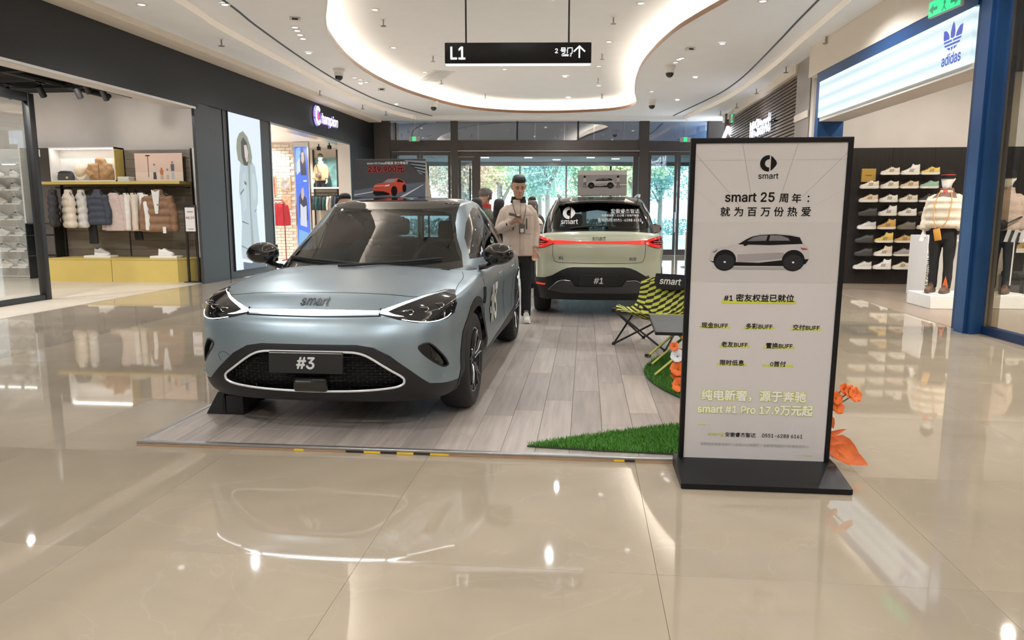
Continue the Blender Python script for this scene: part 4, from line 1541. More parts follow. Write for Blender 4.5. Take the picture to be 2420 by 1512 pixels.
# black frit around the windscreen and roof panel
roof = [(-.60, 1.93), (-.60, 2.9), (-.5, 3.15), (-.3, 3.3), (.3, 3.3), (.5, 3.15), (.60, 2.9), (.60, 1.93), (.5, 1.75), (-.5, 1.75)]
fs = cut_poly(gh, [(x * .93, y) for x, y in roof], 'xy', lambda c: c.z > 1.36)
extract(gh, fs, 'roof_panel', M_PIANO, car3)
fs = cut_poly(gh, cowl, 'xz', okws)
extract(gh, fs, 'windscreen_frit', M_PIANO, car3)
for s in (-1, 1):
    ok = lambda c, s=s: c.x * s > .3
    dlo = [(1.54, 1.045), (1.74, 1.16), (1.96, 1.28), (2.16, 1.365), (2.35, 1.41), (2.6, 1.415), (2.9, 1.385), (3.2, 1.30), (3.45, 1.20), (3.6, 1.115), (3.4, 1.075), (2.6, 1.055)]
    fr = [(y + (.03 if y > 2.4 else -.03), z + (.022 if z > 1.1 else -.022)) for y, z in dlo]
    front_w = [(1.57, 1.06), (1.77, 1.17), (1.98, 1.27), (2.18, 1.35), (2.36, 1.392), (2.40, 1.065)]
    rear_w = [(2.47, 1.065), (2.43, 1.393), (2.6, 1.396), (2.88, 1.368), (3.17, 1.288), (3.4, 1.19), (3.5, 1.12), (3.35, 1.085)]
    extract(gh, cut_poly(gh, front_w, 'yz', ok), 'side_window', M_SIDEGL, car3)
    extract(gh, cut_poly(gh, rear_w, 'yz', ok), 'side_window', M_SIDEGL, car3)
    extract(gh, cut_poly(gh, fr, 'yz', ok), 'window_frame', M_PIANO, car3, off=.001)
rw = [(-.5, 1.36), (.5, 1.36), (.62, 1.12), (-.62, 1.12)]
extract(gh, cut_poly(gh, rw, 'xz', lambda c: c.y > 3.2), 'rear_window', M_SIDEGL, car3)
for bm, nm in ((body, 'body_shell'), (gh, 'cabin_arch')):
    me = bpy.data.meshes.new(nm)
    bm.to_mesh(me)
    bm.free()
    me.shade_smooth()
    link(nm, me, M_BLUE, car3)
# cowl, wipers
MB().prism([(-.66, 1.14), (-.45, 1.0), (0, .93), (.45, 1.0), (.66, 1.14), (.5, 1.2), (-.5, 1.2)], .955, .97, 'xy').build('cowl_panel', M_INTER2, car3, smooth=0)
for pts in ([(-.62, 1.03), (-.3, 1.02), (.05, 1.0)], [(-.1, .995), (.25, 1.01), (.58, 1.03)]):
    MB().tube([S3.front(x, z, .015) for x, z, _ in smooth_poly([(a, b_, 0) for a, b_ in pts], 5)], [.012] * 10 + [.006], 6).build('wiper', M_BLACKP, car3)
# door gaps, handles, decals, badges on the flank
for s in (-1, 1):
    SD = lambda a, b_, o, s=s: S3.side(s, a, b_, o)
    strip_on(SD, [(1.28, .92), (1.24, .8), (1.25, .6), (1.3, .38)], .0022, 'door_gap', M_SEAM, car3, off=0)
    strip_on(SD, [(2.43, .99), (2.45, .7), (2.43, .42)], .0022, 'door_gap', M_SEAM, car3, off=0)
    strip_on(SD, [(3.4, 1.0), (3.28, .8), (3.05, .55), (2.95, .46)], .0022, 'door_gap', M_SEAM, car3, off=0)
    for y0 in (2.1, 3.0):
        strip_on(SD, [(y0, .86), (y0 + .22, .865)], .009, 'door_handle', M_BLUE, car3, off=.002, flat=.5)
    strip_on(SD, [(1.13, .72), (1.2, .83)], .018, 'fender_badge', M_PIANO, car3, off=.003, flat=.5)
    # decal 1
    text_on(SD, '#3', .42, 1.75, .66, M_PWHITE, car3, bold=.012, flip=s, off=.007, shear=.25, xs=.85)
    text_on(SD, '#3', .42, 1.765, .65, M_LIME, car3, bold=.012, flip=s, off=.002, shear=.25, xs=.85)
    # door mirror
    mr = MB()
    c = V((s * .975, 1.52, 1.055))
    rings = []
    for yy, rx_, rz_, dz in ((-.10, .03, .025, 0), (-.09, .085, .06, 0), (-.06, .115, .082, 0), (-.01, .125, .09, .003), (.05, .12, .087, .004), (.07, .11, .08, .004)):
        rings.append([(c.x + rx_ * cos(a * pi / 10), c.y + yy, c.z + dz + rz_ * sin(a * pi / 10) * (1 if sin(a * pi / 10) > 0 else .9)) for a in range(20)])
    mr.loft(rings)
    mo = mr.build('door_mirror', M_PIANO, car3, smooth=60)
    am = MB()
    am.tube([(s * .82, 1.50, .955), (s * .88, 1.51, .965), (s * .95, 1.52, 1.0)], [(.05, .022), (.045, .02), (.05, .025)], 8)
    am.build('mirror_arm', M_PIANO, mo)
    sg = MB()
    sg.box(c.x - .095, c.x + .095, c.y + .071, c.y + .074, c.z - .065, c.z + .07)
    sg.build('mirror_glass', M_CHROME, mo)
# cabin: dashboard, screen, steering wheel, seats
MB().prism([(1.25, .93), (1.5, .99), (1.72, .98), (1.78, .9), (1.76, .7), (1.3, .7)], -.68, .68, 'yz').build('dashboard', M_INTER2, car3, smooth=30)
MB().rbox(-.16, .16, 1.66, 1.68, .97, 1.12, .008).build('centre_screen', M_PIANO, car3)
sw = MB()
SWT = Matrix.Translation((.37, 1.92, .97)) @ Matrix.Rotation(R(65), 4, 'X')
sw.T = SWT
sw.tube([(.18 * cos(a * pi / 14), .175 * sin(a * pi / 14), 0) for a in range(28)], .014, 8, loop=True)
sw.build('steering_wheel', M_INTER2, car3)
sw = MB(); sw.T = SWT
sw.rbox(-.17, .17, -.03, .03, -.03, .01, .01)
sw.build('steering_hub', M_INTER2, car3)
for x in (-.37, .37):
    make_seat(car3, x, 2.25, .45)
make_seat(car3, -.4, 3.05, .47); make_seat(car3, .4, 3.05, .47)
MB().box(-.7, .7, 1.2, 3.6, .36, .42).build('cabin_floor', M_INTER2, car3)
MB().box(-.78, .78, .5, 3.9, .24, .3).build('underbody', M_BLACKP, car3)
MB().rbox(-.08, .08, 2.02, 2.08, 1.30, 1.355, .015).build('rear_view_mirror', M_INTER2, car3)
# chin
MB().rbox(-.5, .5, .22, .6, .19, .23, .015).build('front_chin', M_CLAD, car3)
# roof antenna sensor
MB().rbox(.16, .36, 1.99, 2.02, 1.40, 1.415, .004).build('rain_sensor', M_INTER2, car3)
# ------------------------------------------------------------------ pale green SUV seen from behind
M_PALEG = mat('pale_green_paint', (.50, .53, .40), .22, .0, noise=.01, nscale=3, coat=.8)
M_REARGL = glass_mat('rear_tinted_glass', (.10, .105, .11), .06)
M_RED = mat('tail_lamp_red', (.35, .01, .01), .1, emit=(1, .03, .02), estr=.25, coat=1)
M_REDL = emat('tail_light_bar_red', (1, .018, .01), .62)
M_REDD = mat('tail_lamp_dark', (.09, .006, .008), .08, coat=1)
M_SILV = mat('skid_silver', (.33, .33, .34), .3, .7)
hc1 = tab((0, .82), (.12, .88), (.3, .95), (.6, 1.0), (1.0, 1.04), (2, 1.08), (3.6, 1.15), (4.0, 1.16), (4.3, 1.14))
hs1 = tab((0, .80), (.25, .86), (.6, .92), (1.2, .98), (2.2, 1.03), (3.4, 1.1), (4.0, 1.12), (4.3, 1.12))
spec1 = dict(
    plan=[(0, 0), (.3, .012), (.52, .05), (.70, .125), (.81, .25), (.865, .43), (.895, .66), (.905, .95), (.905, 1.5), (.90, 2.2), (.905, 2.9), (.912, 3.4), (.90, 3.72), (.855, 3.97), (.74, 4.14), (.5, 4.235), (.25, 4.263), (0, 4.27)],
    q=spec3['q'],
    side=[(0, .06), (.1, .02), (.25, .0), (.45, .012), (.62, .014), (.78, .004), (.9, .016), (1, .04)],
    front=spec3['front'],
    rear=[(0, .13), (.12, .06), (.28, .012), (.4, .0), (.52, .012), (.6, .03), (.72, .022), (.85, .03), (.94, .055), (1, .095)],
    Hs=lambda y: hs1(y) - .03, zb=tab((0, .2), (.6, .22), (1.2, .25), (3.2, .26), (3.8, .24), (4.3, .23)),
    T=lambda x, y: hc1(y) - (hc1(y) - hs1(y)) * min(1, (abs(x) / .80)) ** 2.2,
    spine=(.85, 3.5), tr=.16,
    gh0=[(0, .95), (.34, .985), (.58, 1.09), (.72, 1.24), (.79, 1.48), (.815, 1.85), (.825, 2.4), (.82, 3.0), (.80, 3.45), (.755, 3.78), (.62, 3.99), (.36, 4.08), (0, 4.10)],
    gh1=[(0, 1.78), (.3, 1.795), (.48, 1.84), (.57, 1.92), (.615, 2.05), (.635, 2.3), (.64, 2.7), (.64, 3.05), (.63, 3.3), (.59, 3.5), (.47, 3.62), (.24, 3.67), (0, 3.68)],
    zr=tab((1.75, 1.46), (2.1, 1.535), (2.6, 1.565), (3.2, 1.56), (3.7, 1.52)),
    ztop=tab((1.75, 1.49), (2.1, 1.60), (2.6, 1.64), (3.2, 1.635), (3.7, 1.575)),
    gspine=(2.3, 3.1))
car1 = thing('city_suv_car', 'pale green electric SUV seen from behind with a red light bar', 'car', (.178, 13.88, PZ + .004), pi)
body, gh = car_shell(spec1)
S1 = Surf(body, gh)
G0 = half_plan(spec1['gh0'], 60)
foot = full_ring([(x * .955, 2.5 + (y - 2.5) * .955) for x, y in G0])
bmesh.ops.delete(body, geom=[f for f in body.faces if f.calc_center_median().z > .9 and inside_poly(foot, *f.calc_center_median()[:2])], context='FACES')
for wy in (.80, 3.55):
    for s in (-1, 1):
        circ = [(wy + .385 * cos(a * pi / 20), WR + .385 * sin(a * pi / 20)) for a in range(40)]
        ok = lambda c, s=s: c.x * s > .55
        bmesh.ops.delete(body, geom=cut_poly(body, circ, 'yz', ok), context='FACES')
        ring = [(wy + .452 * cos(a * pi / 20), WR + .452 * sin(a * pi / 20)) for a in range(40)]
        extract(body, cut_poly(body, ring, 'yz', ok), 'arch_cladding', M_CLAD, car1, off=.004)
        lin = MB()
        lin.lathe([(.40, -.02), (.395, .42)], 28, axis='x', cap=False)
        lin.f = [q for q in lin.f if all(lin.v[i][2] > -.12 for i in q)]
        lin.v = [(p[0] * s + s * .46, p[1] + wy, max(p[2], -.2) + WR) for p in lin.v]
        lin.build('wheel_liner', M_BLACKP, car1)
        make_wheel(car1, s * .78, wy, s)
for s in (-1, 1):
    ok = lambda c, s=s: c.x * s > .5
    sill = [(1.0, .1), (1.0, .335), (1.6, .335), (2.3, .36), (3.0, .42), (3.5, .5), (3.6, .1)]
    extract(body, cut_poly(body, sill, 'yz', ok), 'sill_cladding', M_CLAD, car1, off=.003)
okr = lambda c: c.y > 3.6
RR = lambda a, b_, o: S1.rear(a, b_, o)
# tail lamps and light bar
tl = [(.60, 1.022), (.66, 1.045), (.74, 1.07), (.82, 1.085), (.87, 1.08), (.88, 1.04), (.87, .985), (.845, .94), (.80, .925), (.74, .935), (.68, .955), (.63, .975), (.60, .99)]
for s in (-1, 1):
    P = tl if s > 0 else mirror_poly(tl)
    o = extract(body, cut_poly(body, P, 'xz', lambda c, s=s: c.y > 3.55 and c.x * s > 0), 'tail_lamp', M_REDD, car1, off=.008)
    up = [(.60, 1.022), (.66, 1.045), (.74, 1.07), (.82, 1.083), (.86, 1.075), (.80, 1.05), (.72, 1.03), (.66, 1.01), (.72, .985), (.80, .96), (.84, .945), (.80, .93), (.74, .94), (.68, .958), (.63, .978), (.60, .992)]
    patch_on(lambda a, b_, o_, s=s: S1.rear(s * a, b_, o_), up, 'lamp_blade', M_RED, o, off=.012)
    for zz in (.965, .99, 1.015):
        strip_on(lambda a, b_, o_, s=s: S1.rear(s * a, b_, o_), [(.72, zz), (.78, zz - .004), (.845, zz - .002)], .004, 'lamp_rib', M_RED, o, off=.012)
    strip_on(RR, [(s * .602, .985), (s * .602, 1.03)], .004, 'lamp_joint', M_SEAM, car1, off=.004)
bar = [(-.6, .98), (-.6, 1.034), (-.3, 1.024), (0, 1.021), (.3, 1.024), (.6, 1.034), (.6, .98), (.3, .990), (0, .993), (-.3, .990)]
patch_on(RR, bar, 'light_bar', M_REDL, car1, off=.006, grid=22)
text_on(RR, 'smart', .075, 0, 1.058, mat('badge_champagne', (.33, .31, .22), .25, .8), car1, bold=.001, flip=-1, off=.006, shear=.1)
# bumper
mask = [(-.95, .1), (-.95, .53), (-.86, .525), (-.72, .535), (-.62, .565), (-.5, .635), (-.42, .668), (-.34, .68), (.34, .68), (.42, .668), (.5, .635), (.62, .565), (.72, .535), (.86, .525), (.95, .53), (.95, .1)]
extract(body, cut_poly(body, mask, 'xz', okr), 'rear_bumper', M_CLAD, car1, off=.002)
skid = [(-.66, .37), (-.60, .435), (-.5, .50), (-.36, .50), (-.31, .43), (.31, .43), (.36, .50), (.5, .50), (.60, .435), (.66, .37), (.45, .335), (-.45, .335)]
patch_on(RR, skid, 'skid_plate', mat('skid_grey', (.05, .05, .053), .4), car1, off=.02, grid=22)
strip_on(RR, [(-.66, .375), (-.60, .437), (-.5, .502), (-.37, .502)], .006, 'skid_edge', M_SILV, car1, off=.022)
strip_on(RR, [(.66, .375), (.60, .437), (.5, .502), (.37, .502)], .006, 'skid_edge', M_SILV, car1, off=.022)
for s in (-1, 1):
    patch_on(lambda a, b_, o_, s=s: S1.rear(s * a, b_, o_), [(.70, .455), (.84, .46), (.845, .435), (.72, .432)], 'reflector', M_RED, car1, off=.008, grid=6)
pp = MB()
PT1 = Matrix.Translation(S1.rear(0, .505, .012)) @ Matrix.Rotation(pi, 4, 'Z')
pp.T = PT1
pp.rbox(-.26, .26, -.008, .02, -.075, .075, .004, 1)
po = pp.build('number_plate', M_PLATE, car1)
pt = text(po, '#1', .115, M_PLTXT, (0, -.0095, 0), bold=.003, shear=.12)
pt.data.transform(PT1)
# hatch seam, small badges
strip_on(RR, [(.612, .985), (.615, .88), (.60, .79), (.56, .745), (.4, .735), (0, .73), (-.4, .735), (-.56, .745), (-.60, .79), (-.615, .88), (-.612, .985)], .003, 'hatch_gap', M_SEAM, car1, off=0)
text_on(RR, '#1', .06, .50, .80, M_SILV, car1, bold=.001, flip=-1, off=.004)
text_on(RR, '精灵', .05, -.45, .79, M_SILV, car1, bold=.0006, flip=-1, off=.004)
# glazing
rw = [(-.53, 1.505), (0, 1.525), (.53, 1.505), (.585, 1.42), (.64, 1.30), (.675, 1.19), (.55, 1.165), (0, 1.155), (-.55, 1.165), (-.675, 1.19), (-.64, 1.30), (-.585, 1.42)]
rwo = extract(gh, cut_poly(gh, rw, 'xz', lambda c: c.y > 3.2), 'rear_window', M_REARGL, car1)
for s in (-1, 1):
    ok = lambda c, s=s: c.x * s > .3
    for w in ([(1.44, 1.09), (1.7, 1.26), (1.9, 1.38), (2.1, 1.45), (2.36, 1.48), (2.40, 1.11)], [(2.47, 1.11), (2.43, 1.48), (2.9, 1.48), (3.2, 1.42), (3.4, 1.32), (3.45, 1.18)]):
        extract(gh, cut_poly(gh, w, 'yz', ok), 'side_window', M_SIDEGL, car1)
ws1 = [(-.66, 1.06), (-.55, 1.38), (0, 1.45), (.55, 1.38), (.66, 1.06), (0, 1.0)]
extract(gh, cut_poly(gh, ws1, 'xz', lambda c: c.y < 1.95), 'windscreen', M_WSHIELD, car1)
for bm, nm, m in ((body, 'body_shell', M_PALEG), (gh, 'cabin_shell', M_PIANO)):
    me = bpy.data.meshes.new(nm)
    bm.to_mesh(me)
    bm.free()
    me.shade_smooth()
    link(nm, me, m, car1)
sp1 = MB()
rings = []
for x in [i * .08 - .56 for i in range(15)]:
    k = 1 - (abs(x) / .6) ** 4 * .5
    zt = 1.565 - .05 * (abs(x) / .56) ** 2.5
    rings.append([(x, 3.5, zt + .02), (x, 3.62 + .18 * k, zt - .008), (x, 3.62 + .17 * k, zt - .03), (x, 3.5, zt - .03)])
sp1.loft(rings)
sp1.build('roof_spoiler', M_PIANO, car1, smooth=40)
for s in (-1, 1):
    MB().tube([(s * .565, 2.05, 1.60), (s * .58, 2.2, 1.635), (s * .59, 2.8, 1.665), (s * .585, 3.3, 1.65), (s * .56, 3.5, 1.60)], .014, 8).build('roof_rail', M_SILV, car1)
    strip_on(lambda a, b_, o_, s=s: S1.rear(s * a, b_, o_), [(.545, 1.50), (.62, 1.36), (.68, 1.2)], .006, 'pillar_trim', M_PIANO, car1, off=.01)
MB().tube([S1.rear(x, z, .02) for x, z in ((.38, 1.185), (.1, 1.205), (-.12, 1.21))], [.007, .01, .014], 6).build('rear_wiper', M_BLACKP, car1)
# white stickers on the rear window
b_em = emblem(car1, 0, 0, .085, M_PWHITE, None, 0.0, 'xy')
for v in b_em.data.vertices:
    v.co = S1.rear(.40 - v.co.x, 1.395 + v.co.y, .004)
text_on(RR, 'smart', .10, .40, 1.275, M_PWHITE, car1, bold=.0015, flip=-1, off=.004)
text_on(RR, '安徽睿杰智达', .066, -.36, 1.42, M_PWHITE, car1, bold=.001, flip=-1, off=.004)
text_on(RR, '政务银泰城丨之心城丨瑶海汽车城', .034, -.29, 1.36, M_PWHITE, car1, flip=-1, off=.004)
text_on(RR, '咨询热线：0551-6288 6161', .052, -.28, 1.30, M_PWHITE, car1, bold=.0006, flip=-1, off=.004, xs=.95)
for s in (-1, 1):
    c = V((s * .97, 1.52, 1.14))
    mr = MB()
    rings = []
    for yy, rx_, rz_ in ((-.10, .03, .025), (-.09, .085, .06), (-.06, .11, .08), (-.01, .118, .086), (.05, .115, .083), (.07, .105, .076)):
        rings.append([(c.x + rx_ * cos(a * pi / 10), c.y + yy, c.z + rz_ * sin(a * pi / 10)) for a in range(20)])
    mr.loft(rings)
    mo = mr.build('door_mirror', M_PIANO, car1, smooth=60)
    MB().tube([(s * .82, 1.50, 1.03), (s * .95, 1.52, 1.09)], [(.05, .022), (.05, .025)], 8).build('mirror_arm', M_PIANO, mo)
    MB().box(c.x - .09, c.x + .09, c.y + .071, c.y + .074, c.z - .06, c.z + .065).build('mirror_glass', M_CHROME, mo)
for x in (-.37, .37):
    make_seat(car1, x, 2.2, .52, M_INTER2)
    make_seat(car1, x, 3.0, .52, M_INTER2)
MB().box(-.7, .7, 1.2, 3.7, .4, .46).build('cabin_floor', M_INTER2, car1)
MB().box(-.76, .76, .5, 4.0, .22, .3).build('underbody', M_BLACKP, car1)

# ------------------------------------------------------------------ tent posters on the car roofs
M_BOARD = mat('foam_board_edge', (.55, .48, .38), .7, noise=.03)
def tent_poster(name, label, loc, w, h, lean, mface):
    t = thing(name, label, 'poster', loc)
    tl_ = lean * h
    T_ = Matrix.Rotation(-math.atan(lean), 4, 'X')
    b = MB(); b.T = T_
    b.box(-w / 2, w / 2, 0, .006, 0, h)
    b.build('front_board', mface, t, smooth=0)
    MB().prism([(tl_ + .004, h), (.01, .002), (.30, .002)], w / 2 - .004, w / 2, 'yz').build('side_flap', M_BOARD, t, smooth=0)
    MB().prism([(tl_ + .004, h), (.01, .002), (.30, .002)], -w / 2, -w / 2 + .004, 'yz').build('side_flap', M_BOARD, t, smooth=0)
    MB().prism([(tl_, h), (tl_ + .008, h), (.30, 0), (.29, 0)], -w / 2, w / 2, 'yz').build('back_board', M_BOARD, t, smooth=0)
    def pr(pts, m, k, nm='printed_shape'):
        bb = MB(); bb.T = T_
        bb.flat([[(x - w / 2, z) for x, z in pts]], -.0012 - k * .0004, 'xz')
        return bb.build(nm, m, t, smooth=0, fix=False)
    return t, T_, pr
PW3, PH3 = .715, .37
t3, TT3, pr = tent_poster('roof_poster', 'dark roof poster with a red car and red price on the blue-grey car', (-1.925, 7.02, 1.575), PW3, PH3, .12, mat('poster_dark', (.045, .047, .055), .4, noise=.25, nscale=3))
M_ROAD = mat('print_road', (.11, .14, .20), .4, noise=.1, nscale=4)
M_SKYP = mat('print_sky', (.25, .30, .36), .4)
M_REDCAR = mat('print_red_car', (.62, .055, .02), .4, noise=.15, nscale=14)
M_REDTXT = mat('print_red', (.75, .05, .03), .4)
pr([(0, 0), (0, .065), (.3, .11), (.715, .145), (.715, 0)], M_ROAD, 0)
pr([(.50, .36), (.715, .35), (.715, .22), (.66, .225), (.60, .30)], M_SKYP, 0)
for k in range(4):
    pr([(.52 + k * .04, .345 - k * .03), (.715, .325 - k * .033), (.715, .312 - k * .033), (.54 + k * .04, .33 - k * .03)], M_PTYRE, 1)
pr([(0, .025), (.2, .058), (.2, .05), (0, .015)], M_PWHITE, 1)
pr([(.46, 0), (.69, .12), (.70, .12), (.50, 0)], M_PWHITE, 1)
pr([(.19, .04), (.19, .09), (.215, .125), (.29, .14), (.34, .178), (.44, .185), (.50, .16), (.52, .13), (.52, .085), (.5, .06), (.4, .02), (.33, .01), (.22, .02)], M_REDCAR, 2, 'printed_body')
pr([(.29, .143), (.34, .172), (.43, .178), (.41, .148), (.35, .142)], M_SKYP, 3, 'printed_pane')
pr([(.43, .148), (.445, .178), (.49, .158), (.5, .14)], M_PTYRE, 3, 'printed_pane')
pr([(.19, .035), (.2, .06), (.3, .055), (.36, .035), (.36, .02), (.22, .012)], M_PTYRE, 3, 'printed_grille')
pr([(.3, .112), (.36, .125), (.355, .108), (.32, .103)], M_PWHITE, 3, 'printed_headlamp')
pr([(.2, .108), (.3, .115), (.3, .11), (.2, .103)], M_PWHITE, 3, 'printed_light_bar')
for cx, cz, rx_, rz_ in ((.405, .058, .032, .05), (.507, .085, .02, .04)):
    pr([(cx + rx_ * cos(a * pi / 10), cz + rz_ * sin(a * pi / 10)) for a in range(20)], M_PTYRE, 4, 'printed_wheel')
o = text(t3, 'smart #3 Pulse四驱版 官方零售价', .0285, M_PWHITE, (-.02, -.0028, .332), bold=.0006); o.data.transform(TT3)
o = text(t3, '239,900元', .078, M_REDTXT, (-.035, -.0026, .277), bold=.0085); o.data.transform(TT3)
o = text(t3, '239,900元', .078, M_INK, (-.035, -.0034, .277), bold=.0012); o.data.transform(TT3)

t1_, TT1, pr = tent_poster('roof_poster', 'grey roof poster with a silver car picture on the pale green car', (.235, 11.0, 1.69), .73, .37, .1, mat('poster_grey', (.30, .28, .27), .4, noise=.05, nscale=3))
pr([(0, .305), (0, .37), (.73, .37), (.73, .305)], mat('poster_pale_top', (.5, .48, .46), .4), 0)
pr([(0, .0), (0, .12), (.73, .12), (.73, 0)], mat('poster_ground', (.36, .33, .32), .4), 0)
pr([(.1, .15), (.73, .165), (.73, .155), (.1, .14)], M_PWHITE, 0)
car_print(t1_, TT1, -.225, .112, .41, .155, -.002)
for x in (.105, .6):
    pr([(x + .018 * cos(a * pi / 6), .278 + .018 * sin(a * pi / 6)) for a in range(12)], M_INK, 5, 'printed_head')
    pr([(x - .02, .20), (x - .015, .258), (x + .02, .258), (x + .025, .20)], mat('print_shirt', (.5, .42, .37), .4) if x > .3 else M_PCAR, 5, 'printed_figure')
    pr([(x - .025, .11), (x - .015, .20), (x + .02, .20), (x + .03, .11), (x + .01, .11), (x, .17), (x - .008, .11)], M_PGLASS, 5, 'printed_figure')

# ------------------------------------------------------------------ black corner ramp block by the front left wheel
ch = thing('ramp_wedge', 'black wedge ramp block in front of the blue-grey car front wheel', 'ramp', (-2.47, 4.66, PZ + .004))
MB().prism([(-.14, 0), (-.05, .155), (-.005, .16), (0, 0)], -.03, .20, 'xz').build('wedge', M_BLACKP, ch, smooth=20)
MB().rbox(0.002, .13, -.03, .2, 0, .13, .008).build('block', M_BLACKP, ch)
MB().prism([(-.11, .012), (-.05, .12), (-.012, .125), (-.012, .012)], -.034, -.03, 'xz').build('recess_panel', M_CLAD, ch, smooth=0)
# ------------------------------------------------------------------ shoes (used on feet and on shop shelves)
def ell(cx, cy, cz, rx, ry, n=14, p=2.0):
    out = []
    for k in range(n):
        a = 2 * pi * k / n
        c, s = cos(a), sin(a)
        out.append((cx + rx * math.copysign(abs(c) ** (2 / p), c), cy + ry * math.copysign(abs(s) ** (2 / p), s), cz))
    return out

def shoe_parts(kind='low'):
    """toe points to -x, length about .30, sits on z=0; returns dict of MB"""
    L = .30
    hi = {'low': .0, 'high': .05, 'runner': .005}[kind]
    sole = MB()
    rings = []
    prof = [(-.148, .018, .012, .03), (-.135, .034, .004, .034), (-.10, .046, 0, .034), (-.03, .047, 0, .034), (.04, .042, 0, .036), (.10, .041, 0, .04), (.135, .034, .002, .044), (.15, .016, .012, .046)]
    for x, w, z0, z1 in prof:
        if kind == 'runner':
            z1 += .010
        rings.append([(x, -w, z0), (x, -w * 1.04, (z0 + z1) / 2), (x, -w * .95, z1), (x, w * .95, z1), (x, w * 1.04, (z0 + z1) / 2), (x, w, z0)])
    sole.loft(rings)
    up = MB()
    rings = []
    for x, w, z in ((-.143, .018, .05), (-.125, .034, .066), (-.09, .043, .074), (-.05, .043, .088), (-.02, .041, .105), (.01, .038, .122), (.035, .036, .13 + hi), (.07, .037, .118 + hi), (.11, .036, .117 + hi), (.135, .030, .125 + hi), (.146, .014, .12 + hi)):
        zb = .03
        rings.append([(x, -w, zb), (x, -w * 1.0, zb + (z - zb) * .45), (x, -w * .75, zb + (z - zb) * .85), (x, -w * .3, z), (x, w * .3, z), (x, w * .75, zb + (z - zb) * .85), (x, w * 1.0, zb + (z - zb) * .45), (x, w, zb)])
    up.loft(rings)
    op = MB()
    op.ball((.085, 0, .118 + hi), (.05, .026, .012), 12, 6)
    lace = MB()
    for k in range(4):
        x = -.055 + k * .024
        z = .088 + k * .0145
        lace.tube([(x, -.026, z - .004), (x - .002, 0, z + .007), (x, .026, z - .004)], .0035, 5)
    st_ = MB()
    for s in (-1, 1):
        for k in range(3):
            x = -.02 + k * .024
            st_.add([(x - .006, s * .0445, .045), (x + .006, s * .0445, .045), (x + .026, s * .0375, .098), (x + .014, s * .0375, .098)], [(0, 1, 2, 3)])
    return {'sole': sole, 'upper': up, 'opening': op, 'laces': lace, 'side_stripes': st_}

_shoe_me = {}
def make_shoe(label, cat, loc, rz, upper, sole, stripe=None, kind='low', scale=1.0, group=None, name='sneaker', parent=None):
    if parent is None:
        t = thing(name, label, cat, loc, rz, group)
    else:
        t = None
    for nm, m in (('upper', upper), ('sole', sole), ('opening', M_INTER2), ('laces', sole), ('side_stripes', stripe)):
        if m is None:
            continue
        key = (kind, nm, m.name)
        if key not in _shoe_me:
            o = shoe_parts(kind)[nm].build(nm, m, t, smooth=60, fix=True)
            _shoe_me[key] = o.data
        else:
            o = link(nm, _shoe_me[key], None, t)
    if t:
        t.scale = (scale, scale, scale)
    return t

# ------------------------------------------------------------------ people and mannequins
def remesh(mb, voxel, smooth_it=6, name='body', m=None, parent=None, dispfn=None):
    me = bpy.data.meshes.new('tmp')
    me.from_pydata(mb.v, [], mb.f)
    o = bpy.data.objects.new('tmp', me)
    COL.objects.link(o)
    r = o.modifiers.new('r', 'REMESH')
    r.mode = 'VOXEL'
    r.voxel_size = voxel
    sm_ = o.modifiers.new('s', 'SMOOTH')
    sm_.iterations = smooth_it
    sm_.factor = .5
    dg = bpy.context.evaluated_depsgraph_get()
    out = bpy.data.meshes.new_from_object(o.evaluated_get(dg))
    out.name = name
    bpy.data.objects.remove(o)
    out.shade_smooth()
    if dispfn:
        for v in out.vertices:
            v.co = dispfn(v.co)
    return link(name, out, m, parent)

def head_mb(mb, T, w=1.0, nose=True, ears=True):
    old = mb.T
    mb.T = T
    rings = []
    for z, hw, yf, yb in ((-.03, .045, -.05, .05), (.0, .040, -.088, .03), (.012, .050, -.094, .045), (.035, .060, -.096, .065), (.06, .066, -.095, .078), (.09, .071, -.092, .088), (.12, .0735, -.088, .096), (.15, .076, -.09, .10), (.18, .0745, -.085, .097), (.205, .065, -.068, .083), (.222, .048, -.045, .06), (.234, .02, -.015, .03)):
        cy, ry = (yf + yb) / 2, (yb - yf) / 2
        rings.append(ell(0, cy, z, hw * w, ry, 22, 2.25))
    mb.loft(rings)
    if nose:
        mb.loft([ell(0, -.084, .135, .007, .012, 8), ell(0, -.093, .11, .010, .014, 8), ell(0, -.100, .092, .014, .016, 8), ell(0, -.097, .08, .016, .013, 8), ell(0, -.088, .073, .010, .008, 8)])
        mb.ball((0, -.088, .05), (.024, .012, .012), 10, 6)
        mb.ball((0, -.082, .012), (.03, .018, .016), 10, 6)
        for s in (-1, 1):
            mb.ball((s * .03, -.078, .138), (.026, .014, .008), 10, 6)
            mb.ball((s * .042, -.062, .088), (.02, .02, .02), 10, 6)
    if ears:
        for s in (-1, 1):
            mb.tube([(s * .074, .012, .085), (s * .084, .018, .105), (s * .088, .024, .13), (s * .076, .012, .142)], [(.008, .008), (.008, .013), (.008, .016), (.006, .008)], 8)
    mb.T = old

